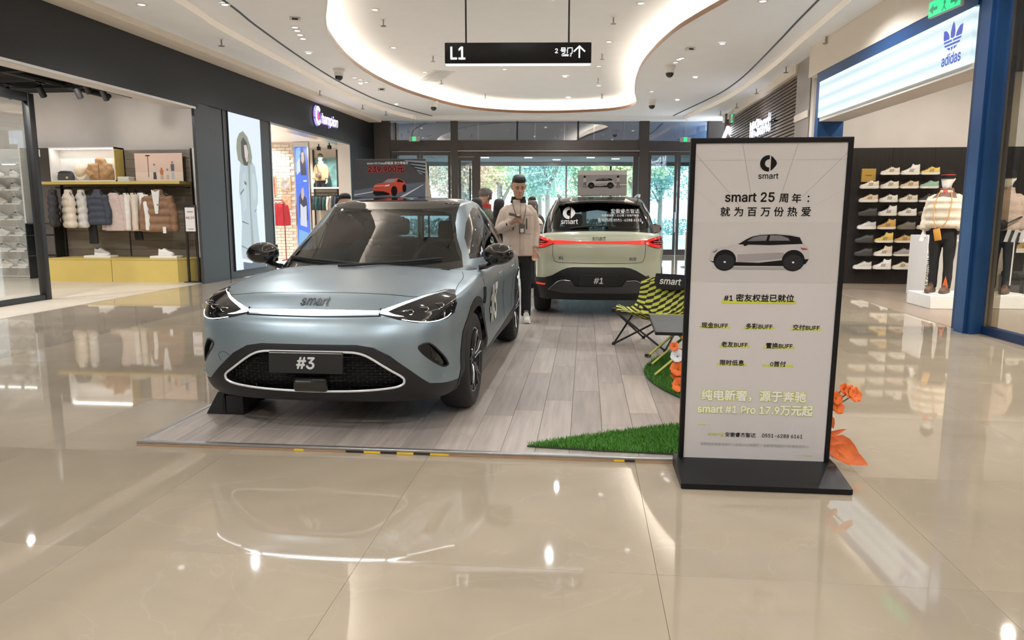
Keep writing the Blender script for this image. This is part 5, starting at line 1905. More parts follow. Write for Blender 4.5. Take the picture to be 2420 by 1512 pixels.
def hand_mb(mb, T, curl=.5, s=1.0):
    """palm along -z (fingers down), thumb to +x, palm faces -y"""
    old = mb.T
    mb.T = T @ Matrix.Scale(s, 4)
    mb.loft([ell(0, 0, .02, .026, .02, 10), ell(0, 0, -.02, .036, .017, 10), ell(0, 0, -.06, .042, .015, 10), ell(0, 0, -.09, .040, .013, 10)])
    for i, (x, L) in enumerate(((-.031, .062), (-.011, .078), (.010, .085), (.030, .075))):
        a1, a2 = curl * .9, curl * 2.2
        p0 = V((x, 0, -.08))
        p1 = p0 + V((0, -sin(a1), -cos(a1))) * L * .45
        p2 = p1 + V((0, -sin(a2), -cos(a2))) * L * .32
        p3 = p2 + V((0, -sin(a2 * 1.3), -cos(a2 * 1.3))) * L * .25
        mb.tube([p0, p1, p2, p3], [.0095, .009, .0085, .0065], 8)
    mb.tube([(.028, -.004, -.02), (.048, -.012, -.045), (.056, -.024 - .01 * curl, -.068), (.054, -.034 - .015 * curl, -.088)], [.013, .012, .0105, .008], 8)
    mb.T = old

def limb_T(a, b, roll=0.0):
    """frame at b looking along a->b as -z"""
    d = (V(b) - V(a)).normalized()
    z = -d
    y = V((0, 1, 0))
    if abs(z.dot(y)) > .95:
        y = V((0, 0, 1))
    x = y.cross(z).normalized()
    y = z.cross(x)
    M = Matrix((x, y, z)).transposed().to_4x4()
    M.translation = V(b)
    return M @ Matrix.Rotation(roll, 4, 'Z')

def make_person(name, label, cat, loc, rz, H=1.75, skin=None, hair=None, top=None, legs=None, shoes=None, armR=None, armL=None, face=True, voxel=.012,
                headtilt=0.0, headturn=0.0, puffy=0.0, toplen=.78, group=None, hairstyle='short', sole=None, legspread=.095, sleeve=1.0, hat=None, collar=None, hand_curl=(.35, .35), z=0.0, rollR=0.0, rollL=0.0, tw=1.0):
    """everything is laid out for a 1.75 m figure facing -y and scaled to H"""
    t = thing(name, label, cat, (loc[0], loc[1], z), rz, group)
    k = H / 1.75
    skin = skin or mat('skin_tan', (.55, .33, .23), .5, noise=.04, nscale=12)
    NECK, SH = (0, .015, 1.43), 1.35
    armR = armR or [(-.165, .01, SH), (-.235, .03, 1.12), (-.245, -.05, .86)]
    armL = armL or [(.165, .01, SH), (.235, .03, 1.12), (.245, -.05, .86)]
    HT = Matrix.Translation((0, -.005, 1.505)) @ Matrix.Rotation(headturn, 4, 'Z') @ Matrix.Rotation(headtilt, 4, 'X')
    b = MB()
    head_mb(b, HT, nose=face, ears=face or True)
    b.tube([(0, .035, 1.36), (0, .03, 1.45), (0, .008, 1.56)], [(.06, .058), (.053, .052), (.05, .05)], 14)
    b.loft([ell(0, .01, zz, rx, ry, 16, 2.3) for zz, rx, ry in ((.82, .15, .095), (.95, .14, .09), (1.1, .135, .09), (1.25, .14, .10), (1.33, .14, .09), (1.38, .085, .07), (1.42, .055, .05))])
    for arm, curl, roll in ((armR, hand_curl[0], rollR), (armL, hand_curl[1], rollL)):
        a = [V(p) for p in arm]
        b.tube([a[0], (a[0] + a[1]) / 2, a[1], (a[1] + a[2]) / 2, a[2]], [.05, .046, .04, .036, .026], 10)
        hand_mb(b, limb_T(a[1], a[2], roll), curl)
    for s in (-1, 1):
        b.tube([(s * .085, .01, .86), (s * .09, .0, .5), (s * legspread, .015, .09), (s * legspread, -.01, .05)], [.075, .052, .036, .036], 10)
    b.v = [(p[0] * k, p[1] * k, p[2] * k) for p in b.v]
    body = remesh(b, voxel * .6 if face else voxel, 3, 'body', skin, t)
    # face features
    if face:
        dk = mat('brow_black', (.012, .01, .009), .6)
        for s in (-1, 1):
            e = MB(); e.T = HT
            e.tube([(s * .014, -.0925, .140), (s * .032, -.0935, .146), (s * .05, -.083, .141)], [.0035, .0045, .0025], 6)
            e.v = [(p[0] * k, p[1] * k, p[2] * k) for p in e.v]
            e.build('eyebrow', dk, body)
            e = MB(); e.T = HT
            e.tube([(s * .018, -.0885, .120), (s * .032, -.0915, .1185), (s * .046, -.083, .121)], [.0022, .0032, .002], 6)
            e.v = [(p[0] * k, p[1] * k, p[2] * k) for p in e.v]
            e.build('eyelid', dk, body)
        e = MB(); e.T = HT
        e.ball((0, -.0985, .0495), (.021, .0045, .0062), 12, 6)
        e.v = [(p[0] * k, p[1] * k, p[2] * k) for p in e.v]
        e.build('lips', mat('lip_pink', (.42, .17, .14), .5), body)
    # hair
    if hair:
        hb_ = MB(); hb_.T = HT
        if hairstyle == 'short':
            prof = [(.10, .0755, .03, .098), (.13, .0775, .012, .103), (.155, .0795, -.012, .106), (.172, .0805, -.045, .106), (.187, .0805, -.083, .105), (.205, .079, -.094, .101), (.228, .072, -.092, .09), (.250, .056, -.075, .068), (.262, .022, -.035, .032)]
        else:
            prof = [(-.06, .085, .0, .11), (.0, .09, -.01, .118), (.06, .09, -.035, .12), (.12, .088, -.06, .12), (.16, .088, -.092, .115), (.19, .085, -.096, .11), (.215, .078, -.085, .10), (.24, .06, -.06, .075), (.25, .02, -.015, .03)]
        hb_.loft([ell(0, (yf + yb) / 2, zz, hw, (yb - yf) / 2, 20, 2.3 if hairstyle == 'short' else 2.2) for zz, hw, yf, yb in prof])
        if hairstyle == 'short':
            for s in (-1, 1):
                hb_.loft([ell(s * .072, .05, zz, .008, .045, 8) for zz in (.07, .1, .13)])
        hb_.v = [(p[0] * k, p[1] * k, p[2] * k) for p in hb_.v]
        o = remesh(hb_, .007, 2, 'hair', hair, t)
    if hat:
        q = MB(); q.T = HT
        q.loft([ell(0, .005, zz, hw, hd, 20, 2.2) for zz, hw, hd in ((.13, .086, .108), (.16, .089, .112), (.2, .085, .106), (.235, .066, .082), (.258, .03, .04), (.263, .01, .012))])
        q.v = [(p[0] * k, p[1] * k, p[2] * k) for p in q.v]
        q.build('hat', hat, t, smooth=80)
    # jacket with sleeves
    if top:
        q = MB()
        pf = puffy
        prof = [(toplen, .205, .135), (toplen + .03, .212, .14), (toplen + .15, .212, .14), (1.1, .208, .138), (1.22, .212, .142), (1.28, .205, .138), (1.325, .19, .13), (1.36, .152, .115), (1.385, .115, .102), (1.41, .096, .092), (1.45, .088, .085), (1.485, .086, .08)]
        fine = []
        for (z0, a0, c0), (z1, a1, c1) in zip(prof, prof[1:]):
            for j in range(3):
                u = j / 3
                zz = z0 + (z1 - z0) * u
                bu = 1 + pf * .16 * abs(sin((zz - toplen) * pi / .115)) if pf and zz < 1.4 else 1
                fine.append((zz, (a0 + (a1 - a0) * u) * bu * tw, (c0 + (c1 - c0) * u) * bu * (1 + .15 * pf)))
        q.loft([ell(0, .01, zz, rx, ry, 24, 2.4) for zz, rx, ry in fine])
        for arm in (armR, armL):
            a = [V(p) for p in arm]
            pts, rr = [], []
            for i in range(13):
                u = i / 12
                p = a[0].lerp(a[1], u * 2) if u < .5 else a[1].lerp(a[2], u * 2 - 1)
                pts.append(p)
                base = .074 - .02 * u
                rr.append(base * (1 + pf * .22 * abs(sin(u * pi * 4.5)) + .1 * pf))
            q.tube([V((a[0].x * .45, a[0].y, a[0].z + .015)), V((a[0].x * .8, a[0].y, a[0].z + .008))] + pts[1:-1], [rr[0] * .72, rr[0] * .92] + rr[1:-1], 14)
        q.v = [(p[0] * k, p[1] * k, p[2] * k) for p in q.v]
        rdm = random.Random(len(label))
        from mathutils import noise as _n
        def wr(c):
            d = _n.noise(V((c.x * 9, c.y * 9, c.z * 5))) * .012 + _n.noise(V((c.x * 22, c.y * 22, c.z * 9))) * .005
            r_ = V((c.x, c.y, 0))
            return c + (r_.normalized() if r_.length > 1e-4 else V((0, 0, 0))) * d * (1 if not pf else .5)
        remesh(q, voxel, 2 if pf else 4, 'jacket', top, t, wr)
    if collar:
        q = MB()
        q.loft([ell(0, .012, zz, rx, ry, 20, 2.2) for zz, rx, ry in ((1.43, .10, .085), (1.47, .088, .082), (1.505, .084, .08), (1.505, .074, .07), (1.45, .07, .066))], cap=False)
        q.v = [(p[0] * k, p[1] * k, p[2] * k) for p in q.v]
        q.build('collar', collar, t, smooth=60)
    if legs:
        q = MB()
        q.loft([ell(0, .01, zz, rx, ry, 18, 2.4) for zz, rx, ry in ((.72, .10, .08), (.78, .165, .112), (.86, .172, .115), (.96, .165, .11), (1.0, .155, .10))])
        for s in (-1, 1):
            q.tube([(s * .088, .01, .86), (s * .092, .005, .68), (s * .094, 0, .5), (s * legspread, .012, .3), (s * legspread, .012, .1), (s * legspread, .005, .065)], [.092, .086, .07, .062, .06, .062], 14)
        q.v = [(p[0] * k, p[1] * k, p[2] * k) for p in q.v]
        def wr2(c):
            from mathutils import noise as _n
            return c + V((1, .6, 0)) * _n.noise(V((c.x * 8, c.y * 8, c.z * 7))) * .008
        remesh(q, voxel, 3, 'trousers', legs, t, wr2)
    if shoes:
        for s in (-1, 1):
            for nm, m_ in (('shoe', shoes), ('shoe_sole', sole or shoes), ('shoe_laces', sole or shoes)):
                key = {'shoe': 'upper', 'shoe_sole': 'sole', 'shoe_laces': 'laces'}[nm]
                mbx = shoe_parts('low')[key]
                mbx.v = [((s * legspread + p[1]) * k, (p[0] * 1.0 - .06) * k, p[2] * k) for p in mbx.v]
                mbx.build(nm, m_, t, smooth=60)
    return t

M_HAIRK = mat('hair_black', (.012, .011, .011), .55, noise=.3, nscale=60, bump=.3, bscale=200)
M_HAIRG = mat('hair_brown_grey', (.10, .085, .075), .6, noise=.3, nscale=60)
M_JBEIGE = mat('jacket_beige', (.60, .50, .42), .75, noise=.05, nscale=14, bump=.15, bscale=90)
M_CBLACK = mat('cloth_black', (.012, .012, .013), .85, noise=.2, nscale=30)
M_CNAVY = mat('cloth_navy', (.03, .035, .05), .85, noise=.2, nscale=30)
M_COLIVE = mat('cloth_olive', (.11, .115, .085), .85, noise=.15, nscale=20)
M_CCREAM = mat('puffer_cream', (.70, .62, .49), .6, noise=.06, nscale=18, bump=.1)
M_CWHITE = mat('cloth_white', (.75, .74, .72), .7, noise=.04, nscale=20)
M_CBLUE = mat('cloth_denim', (.08, .12, .19), .85, noise=.15, nscale=30)
M_CRED = mat('cloth_red', (.42, .03, .03), .8, noise=.1, nscale=20)
M_SNWHITE = mat('sneaker_white', (.74, .71, .66), .5, noise=.05, nscale=25)

PK = 1.86 / 1.75
man = make_person('person', 'man in beige jacket and black trousers looking at a phone between the cars', 'person', (-.855, 9.22), R(8), H=1.86, hair=M_HAIRK, top=M_JBEIGE, legs=M_CBLACK, shoes=M_SNWHITE, sole=M_SNWHITE,
                  tw=.9, armR=[(-.15, .01, 1.345), (-.225, -.02, 1.12), (-.065, -.235, 1.215)], armL=[(.15, .01, 1.345), (.195, .03, 1.09), (.195, -.04, .86)], headtilt=R(17), headturn=R(6), voxel=.011, toplen=.80, collar=M_CBLACK, z=PZ + .003, hand_curl=(.95, .45), rollR=R(150))
def mp(name, m, fn, sm=50):
    b = MB(); fn(b)
    b.v = [(p[0] * PK, p[1] * PK, p[2] * PK) for p in b.v]
    return b.build(name, m, man, smooth=sm)
M_ZIP = mat('zip_black', (.01, .01, .01), .5)
mp('phone', M_ZIP, lambda b: (setattr(b, 'T', Matrix.Translation((-.05, -.30, 1.285)) @ Matrix.Rotation(R(12), 4, 'Y') @ Matrix.Rotation(R(-70), 4, 'X')), b.rbox(-.075, .075, -.004, .004, -.036, .036, .003)))
mp('jacket_flap_line', mat('jacket_seam', (.30, .24, .2), .8), lambda b: b.tube([(.015, -.150, 1.44), (.012, -.158, 1.2), (.01, -.160, .82)], .0035, 5))
mp('pocket_zip', M_ZIP, lambda b: b.rbox(.085, .096, -.165, -.145, 1.12, 1.25, .002))
mp('pocket_zip', M_ZIP, lambda b: b.rbox(-.075, -.064, -.165, -.148, 1.11, 1.17, .002))
mp('pocket_flap', mat('jacket_seam', (.30, .24, .2), .8), lambda b: b.tube([(.055, -.163, 1.285), (.16, -.142, 1.29)], .0035, 5))
mp('pocket_flap', mat('jacket_seam', (.30, .24, .2), .8), lambda b: b.tube([(.05, -.165, 1.07), (.15, -.146, 1.065)], .0035, 5))
M_LAN = mat('lanyard_brown', (.10, .06, .04), .7)
mp('lanyard', M_LAN, lambda b: b.tube([(-.08, -.07, 1.47), (-.06, -.14, 1.36), (0.0, -.172, 1.2), (.035, -.178, 1.175)], .004, 5))
mp('lanyard', M_LAN, lambda b: b.tube([(.088, -.06, 1.47), (.08, -.14, 1.36), (.05, -.172, 1.2), (.035, -.178, 1.175)], .004, 5))
mp('badge', mat('badge_grey', (.12, .10, .09), .5), lambda b: b.rbox(.0, .07, -.184, -.178, 1.075, 1.18, .003))
mp('badge_card', M_PWHITE, lambda b: b.box(.015, .055, -.186, -.183, 1.085, 1.13), 0)
mp('wrist_strap', M_ZIP, lambda b: b.rbox(-.155, -.125, -.215, -.19, 1.165, 1.195, .004))

# passers-by inside and outside the entrance
make_person('person', 'shopper with black hair in a black coat near the doors behind the coupe car', 'person', (-1.60, 10.6), R(200), H=1.62, hair=M_HAIRK, top=M_CBLACK, legs=M_CBLACK, shoes=M_CBLACK, face=False, voxel=.02, hairstyle='bob', z=PZ + .003)
make_person('person', 'second shopper in black with dark hood beside the black-haired one', 'person', (-1.36, 11.4), R(160), H=1.62, hair=M_HAIRK, top=M_CBLACK, legs=M_CBLACK, shoes=M_CBLACK, face=False, voxel=.02, hairstyle='bob', puffy=.6, z=PZ + .003)
make_person('person', 'person in grey cap, olive vest and red collar by the entrance', 'person', (-1.66, 12.0), R(-60), H=1.80, hair=M_HAIRG, hat=mat('cap_grey', (.13, .12, .11), .8, noise=.1), top=M_COLIVE, legs=M_CBLACK, shoes=M_CBLACK, collar=M_CRED, face=True, voxel=.02, z=PZ + .003)
make_person('person', 'man in dark navy jacket drinking beside the pale green car', 'person', (-1.07, 14.5), R(20), H=1.72, hair=M_HAIRK, top=M_CNAVY, legs=M_CBLACK, shoes=M_CBLACK, face=True, voxel=.02, armL=[(.165, .01, 1.35), (.22, -.08, 1.15), (.05, -.2, 1.42)], hand_curl=(.4, .8), z=PZ + .003)
make_person('person', 'woman with bobbed hair in a cream puffer jacket beside the pale green car', 'person', (-1.0, 13.7), R(-55), H=1.64, hair=M_HAIRG, top=M_CCREAM, legs=M_CBLACK, shoes=M_CBLACK, face=True, voxel=.02, hairstyle='bob', puffy=1.0, z=PZ + .003)
make_person('person', 'person in denim blue coat standing outside the right glass doors', 'person', fpt(5.35, 6.5)[:2], R(190), H=1.76, hair=M_HAIRK, top=M_CBLUE, legs=M_CBLUE, shoes=M_CBLACK, face=False, voxel=.025)
make_person('person', 'person in white coat walking outside the right glass doors', 'person', fpt(4.75, 7.2)[:2], R(120), H=1.62, hair=M_HAIRK, top=M_CWHITE, legs=M_CNAVY, shoes=M_CBLACK, face=False, voxel=.025, hairstyle='bob')
make_person('person', 'man with cropped hair in dark red top behind the blue-grey car roof', 'person', (-3.05, 9.0), R(40), H=1.66, hair=M_HAIRK, top=mat('cloth_maroon', (.16, .04, .05), .8, noise=.1), legs=M_CBLACK, shoes=M_CBLACK, face=True, voxel=.018)
# ------------------------------------------------------------------ folding camping chair
def chair_fabric_mat():
    m = bpy.data.materials.new('lime_black_check_fabric')
    m.use_nodes = True
    nt = m.node_tree
    b = nt.nodes['Principled BSDF']
    uv = nt.nodes.new('ShaderNodeUVMap')
    mp_ = nt.nodes.new('ShaderNodeMapping')
    mp_.inputs['Scale'].default_value = (9, 13, 1)
    sep = nt.nodes.new('ShaderNodeSeparateXYZ')
    nt.links.new(uv.outputs[0], mp_.inputs[0])
    nt.links.new(mp_.outputs[0], sep.inputs[0])
    fx = nt.nodes.new('ShaderNodeMath'); fx.operation = 'FRACT'
    nt.links.new(sep.outputs['X'], fx.inputs[0])
    fl_ = nt.nodes.new('ShaderNodeMath'); fl_.operation = 'FLOOR'
    nt.links.new(sep.outputs['X'], fl_.inputs[0])
    sh = nt.nodes.new('ShaderNodeMath'); sh.operation = 'MULTIPLY_ADD'
    nt.links.new(fx.outputs[0], sh.inputs[0]); sh.inputs[1].default_value = -.55
    nt.links.new(sep.outputs['Y'], sh.inputs[2])
    of = nt.nodes.new('ShaderNodeMath'); of.operation = 'MULTIPLY_ADD'
    nt.links.new(fl_.outputs[0], of.inputs[0]); of.inputs[1].default_value = .2
    nt.links.new(sh.outputs[0], of.inputs[2])
    fr = nt.nodes.new('ShaderNodeMath'); fr.operation = 'FRACT'
    nt.links.new(of.outputs[0], fr.inputs[0])
    gt = nt.nodes.new('ShaderNodeMath'); gt.operation = 'GREATER_THAN'
    gt.inputs[1].default_value = .5
    nt.links.new(fr.outputs[0], gt.inputs[0])
    mx = nt.nodes.new('ShaderNodeMix'); mx.data_type = 'RGBA'
    nt.links.new(gt.outputs[0], mx.inputs['Factor'])
    mx.inputs['A'].default_value = (.58, .60, .09, 1)
    mx.inputs['B'].default_value = (.02, .02, .018, 1)
    nt.links.new(mx.outputs['Result'], b.inputs['Base Color'])
    b.inputs['Roughness'].default_value = .8
    return m
cc = thing('camping_chair', 'folding camping chair in lime and black check fabric', 'chair', (.76, 7.72, PZ + .003), R(-36))
NU, NV = 20, 26
verts, uvs, faces = [], [], []
for j in range(NV + 1):
    v = j / NV
    # profile from seat front edge (v=0) to back top (v=1)
    pr_ = smooth_poly([(-.30, .36, 0), (-.24, .355, 0), (-.10, .27, 0), (.08, .25, 0), (.2, .34, 0), (.27, .48, 0), (.33, .62, 0), (.37, .70, 0)], 8)
    q = v * (len(pr_) - 1)
    i0 = min(int(q), len(pr_) - 2)
    y = pr_[i0][0] + (pr_[i0 + 1][0] - pr_[i0][0]) * (q - i0)
    z = pr_[i0][1] + (pr_[i0 + 1][1] - pr_[i0][1]) * (q - i0)
    hw = .33 if v < .55 else .33 + (v - .55) * .02
    for i in range(NU + 1):
        u = i / NU * 2 - 1
        wing = abs(u) ** 3
        lift = .13 * wing * sin(min(v * 1.25, 1) * pi)
        pull = -.10 * wing * max(0, (v - .35)) * 2
        top_dip = -.035 * (1 - abs(u)) * 0 + (-.05 * wing if v > .9 else 0)
        verts.append((u * hw, y + pull + .02 * (1 - u * u), z + lift + top_dip))
        uvs.append((i / NU, v))
for j in range(NV):
    for i in range(NU):
        a = j * (NU + 1) + i
        faces.append((a, a + 1, a + NU + 2, a + NU + 1))
me = bpy.data.meshes.new('fabric_seat')
me.from_pydata(verts, [], faces)
ul = me.uv_layers.new(name='UVMap')
for p in me.polygons:
    for li in p.loop_indices:
        ul.data[li].uv = uvs[me.loops[li].vertex_index]
me.shade_smooth()
fo = link('fabric_seat', me, chair_fabric_mat(), cc)
sd = fo.modifiers.new('thickness', 'SOLIDIFY')
sd.thickness = .006
hp = MB()
hp.T = Matrix.Translation((0, .325, .63)) @ Matrix.Rotation(R(-22), 4, 'X')
pts = [(-.20, .09), (-.20, 0), (-.17, -.06), (-.1, -.085), (.1, -.085), (.17, -.06), (.2, 0), (.2, .09)]
hp.prism(pts, -.045, -.006, 'xz')
ho = hp.build('head_pad', M_CBLACK, cc, smooth=30)
o = text(ho, 'smart', .11, M_PWHITE, (0, -.047, .005), bold=.002)
o.data.transform(Matrix.Translation((0, .325, .63)) @ Matrix.Rotation(R(-22), 4, 'X'))
M_TUBE = mat('black_tube', (.014, .014, .015), .35, .2, noise=.1)
def leg(p, q):
    MB().cyl(p, q, .0105, 10).build('leg', M_TUBE, cc)
FLp, FRp, BLp, BRp = (-.33, -.31, .37), (.33, -.31, .37), (-.30, .16, .40), (.30, .16, .40)
g = {'fl': (-.31, -.33, .01), 'fr': (.31, -.33, .01), 'bl': (-.28, .22, .01), 'br': (.28, .22, .01)}
leg(FLp, g['fr']); leg(FRp, g['fl'])
leg(BLp, g['br']); leg(BRp, g['bl'])
leg(FLp, g['bl']); leg(BLp, g['fl'])
leg(FRp, g['br']); leg(BRp, g['fr'])
for s in (-1, 1):
    leg((s * .29, .2, .3), (s * .33, .37, .69))
    MB().rbox(s * .33 - .02, s * .33 + .02, -.33, -.28, .345, .39, .008).build('corner_joint', M_BLACKP, cc)
for k in g.values():
    MB().lathe([(.018, -.01), (.02, 0), (.014, .02)], 10, c=k).build('foot', M_BLACKP, cc)
# ------------------------------------------------------------------ slatted folding table
ft = thing('folding_table', 'low folding table with dark slat top and lime legs', 'table', (.905, 6.53, PZ + .01), R(-2))
M_SLATT = mat('table_slat_grey', (.10, .105, .115), .35, .5, noise=.12, nscale=20, stretch=(.3, 8, 1))
M_LIMEP = mat('lime_powdercoat', (.50, .52, .045), .4, noise=.05)
for k in range(14):
    y0 = -.545 + k * .078
    MB().rbox(-.29, .29, y0, y0 + .074, .385, .40, .004, 1).build('slat', M_SLATT, ft)
for y0 in (-.552, .552):
    MB().rbox(-.295, .295, y0 - .006, y0 + .006, .375, .402, .003, 1).build('edge_rail', M_LIMEP if y0 > 0 else M_BLACK, ft)
for x0 in (-.292, .292):
    MB().rbox(x0 - .006, x0 + .006, -.556, .556, .375, .402, .003, 1).build('edge_rail', M_BLACK, ft)
for s in (-1, 1):
    for (p, q, nm) in (((s * .10, -.45, .37), (-s * .30, -.45, .0), 'lime_leg'), ((s * .10, .45, .37), (-s * .30, .45, .0), 'lime_leg'), ((s * .10, .0, .37), (-s * .30, .0, .0), 'lime_leg')):
        d = V(q) - V(p)
        MB().tube([p, q], [(.012, .022), (.012, .022)], 4, up=(0, 1, 0)).build('leg', M_LIMEP, ft, smooth=20)
        MB().rbox(q[0] - .03, q[0] + .03, q[1] - .018, q[1] + .018, -.003, .022, .005, 1).build('foot', M_BLACKP, ft)
MB().cyl((0, -.45, .275), (0, .45, .275), .008, 8).build('cross_bar', M_BLACK, ft)
# ------------------------------------------------------------------ artificial flowers
M_ORA = mat('petal_orange', (.85, .17, .025), .6, noise=.15, nscale=20)
M_ORA2 = mat('petal_amber', (.90, .33, .03), .6, noise=.15, nscale=20)
M_PWH = mat('petal_white', (.72, .74, .78), .6, noise=.05, nscale=20)
M_STEM = mat('stem_green', (.10, .16, .05), .7)
M_STAMEN = mat('flower_centre', (.20, .22, .03), .8)
M_RUSTLEAF = mat('leaf_rust_silk', (.68, .14, .025), .6, noise=.25, nscale=14)
rdf = random.Random(21)
def petal(b, c, nrm, ang, L, w):
    n = V(nrm).normalized()
    a = n.cross(V((.3, .2, 1))).normalized()
    e = n.cross(a)
    d = a * cos(ang) + e * sin(ang)
    s = n.cross(d)
    rows = []
    for u, ww, h in ((0, .2, 0), (.3, .75, .22), (.6, 1.0, .42), (.85, .95, .46), (1.0, .6, .36)):
        p = V(c) + d * L * u + n * L * h
        rows.append([p - s * w * ww + n * .1 * L * ww, p, p + s * w * ww + n * .1 * L * ww])
    b.add([q for r in rows for q in r], [(i * 3 + k, i * 3 + k + 1, i * 3 + k + 4, i * 3 + k + 3) for i in range(4) for k in range(2)])
def flower(t, base, c, nrm, r, m, n=5):
    MB().tube(smooth_poly([base, ((base[0] + c[0]) / 2, (base[1] + c[1]) / 2 + .01, base[2] * .45 + c[2] * .55), c], 5), .0035, 5).build('stem', M_STEM, t)
    p0 = None
    for k in range(n):
        b = MB()
        petal(b, c, nrm, 2 * pi * k / n + rdf.uniform(-.15, .15), r * rdf.uniform(.9, 1.1), r * .62)
        b.build('petal', m, t, smooth=180, fix=False)
    MB().ball(V(c) + V(nrm).normalized() * r * .15, r * .13, 8, 6).build('flower_centre', M_STAMEN, t)
def leafm(t, p0, p1, w, m, nrm=(0, -1, .4)):
    a, b_ = V(p0), V(p1)
    d = b_ - a
    s = d.cross(V(nrm)).normalized()
    n = s.cross(d).normalized()
    rows = []
    for u, ww, h in ((0, .06, 0), (.15, .5, .05), (.35, .95, .09), (.6, 1, .09), (.8, .65, .04), (.93, .25, 0), (1, .02, -.02)):
        p = a + d * u + n * d.length * h
        j = rdf.uniform(.88, 1.1)
        rows.append([p - s * w * ww * j + n * w * .25 * ww, p - s * w * ww * .5 * j + n * w * .1 * ww, p, p + s * w * ww * .5 * j + n * w * .1 * ww, p + s * w * ww * j + n * w * .25 * ww])
    b = MB().add([q for r in rows for q in r], [(i * 5 + k, i * 5 + k + 1, i * 5 + k + 6, i * 5 + k + 5) for i in range(6) for k in range(4)])
    return b.build('leaf', m, t, smooth=180, fix=False)
f1 = thing('flower_bush', 'orange and white artificial flowers on the dark turf by the folding table', 'flowers', (.82, 5.55, PZ + .012))
MB().lathe([(.05, 0), (.055, .01), (.03, .05), (.012, .06)], 12).build('flower_foot', M_STEM, f1)
for (x, y, z, r, m) in ((-.13, -.02, .36, .035, M_ORA), (-.03, .0, .42, .045, M_ORA), (-.105, -.03, .285, .05, M_PWH), (-.10, -.05, .19, .055, M_ORA), (-.03, -.06, .20, .05, M_ORA2), (-.06, -.03, .10, .035, M_ORA), (-.09, -.08, .075, .055, M_ORA), (.05, .0, .32, .05, M_ORA), (.1, .02, .42, .05, M_PWH), (.12, -.04, .2, .05, M_ORA2), (-.01, -.03, .31, .04, M_PWH)):
    flower(f1, (x * .2, y * .2, .04), (x, y, z), (x * 1.5, -.8, .4), r, m)
for (x, y, z) in ((-.16, -.05, .15), (.15, -.06, .2), (.1, .08, .3), (-.08, .06, .34)):
    leafm(f1, (x * .2, y * .2, .06), (x, y, z), .03, M_RUSTLEAF)
f2 = thing('flower_bush', 'orange poppy spray with rust leaves on a white foot behind the standing sign', 'flowers', (1.24, 4.22, PZ + .012))
M_POTW = mat('white_pot', (.75, .75, .75), .4, noise=.03)
MB().lathe([(.10, 0), (.115, .02), (.09, .08), (.02, .1)], 16).build('flower_foot', M_POTW, f2)
for (x, y, z, r, m) in ((.265, -.05, .36, .038, M_ORA), (.235, -.04, .375, .034, M_ORA), (.29, -.05, .345, .042, M_ORA), (.19, -.06, .325, .038, M_ORA), (.2, -.06, .27, .038, M_ORA), (.165, -.05, .29, .04, M_ORA2), (.1, 0, .42, .04, M_ORA), (.0, .0, .46, .045, M_ORA), (-.1, 0, .4, .045, M_ORA2)):
    flower(f2, (x * .1, y * .1, .08), (x, y, z), (.4, -.8, .4), r, m, 6)
for a, c, w in (((.08, -.08, .08), (.24, -.12, .165), .018), ((.02, -.1, .08), (.20, -.17, .10), .045), ((.14, -.13, .115), (.285, -.2, .055), .045), ((.12, -.16, .07), (.30, -.30, .02), .05), ((.12, -.14, .06), (.215, -.3, .01), .022), ((.12, -.06, .24), (.18, -.1, .16), .03), ((-.02, -.02, .1), (-.15, .05, .3), .05)):
    leafm(f2, a, c, w, M_RUSTLEAF)
leafm(f2, (.1, -.12, .05), (.2, -.22, .03), .035, M_POTW)
# red rope barrier behind the pale green car
rp = thing('rope_barrier', 'steel posts with red rope in front of the right glass doors', 'barrier', fpt(4.7, -6.0, 0), FROT)
for x in (0, 1.5):
    MB().lathe([(.15, 0), (.15, .02), (.03, .04), (.025, .9), (.035, .92), (.035, .95), (.001, .96)], 16, c=(x, 0, 0)).build('post', M_STEEL, rp)
MB().tube([(x, 0, .88 - .25 * sin(pi * x / 1.5)) for x in [i * .125 for i in range(13)]], .018, 8).build('rope', M_CRED, rp)
# ------------------------------------------------------------------ left shop: glass front, shelves, clothes
M_YEL = mat('mustard_laminate', (.60, .46, .13), .45, noise=.03, nscale=5)
M_WOODG = mat('grey_brown_plank', (.22, .185, .15), .55, noise=.22, nscale=2.5, stretch=(.6, 1, 9), vary=.12)
M_MIRROR = mat('dark_mirror', (.16, .15, .14), .08, .7)
gf = thing('shop_window', 'black framed glass shop window beside the open clothing shop', 'shop window', (-8.95, 11.1, 0))
MB().rbox(-.06, .06, -.06, .06, 0, 3.33, .004).build('post', M_BLACK, gf)
MB().rbox(-.05, .05, -9, -.06, 0, .09, .004).build('bottom_rail', M_BLACK, gf)
MB().rbox(-.05, .05, -9, .06, 3.2, 3.33, .004).build('top_rail', M_BLACK, gf)
for y in (-1.6, -4.2):
    MB().rbox(-.035, .035, y - .03, y + .03, .09, 3.2, .004).build('mullion', M_BLACK, gf)
for y0, y1 in ((-1.57, -.06), (-4.17, -1.63), (-9, -4.23)):
    MB().box(-.006, .006, y0, y1, .09, 3.2).build('pane', M_GLASS, gf, smooth=0)
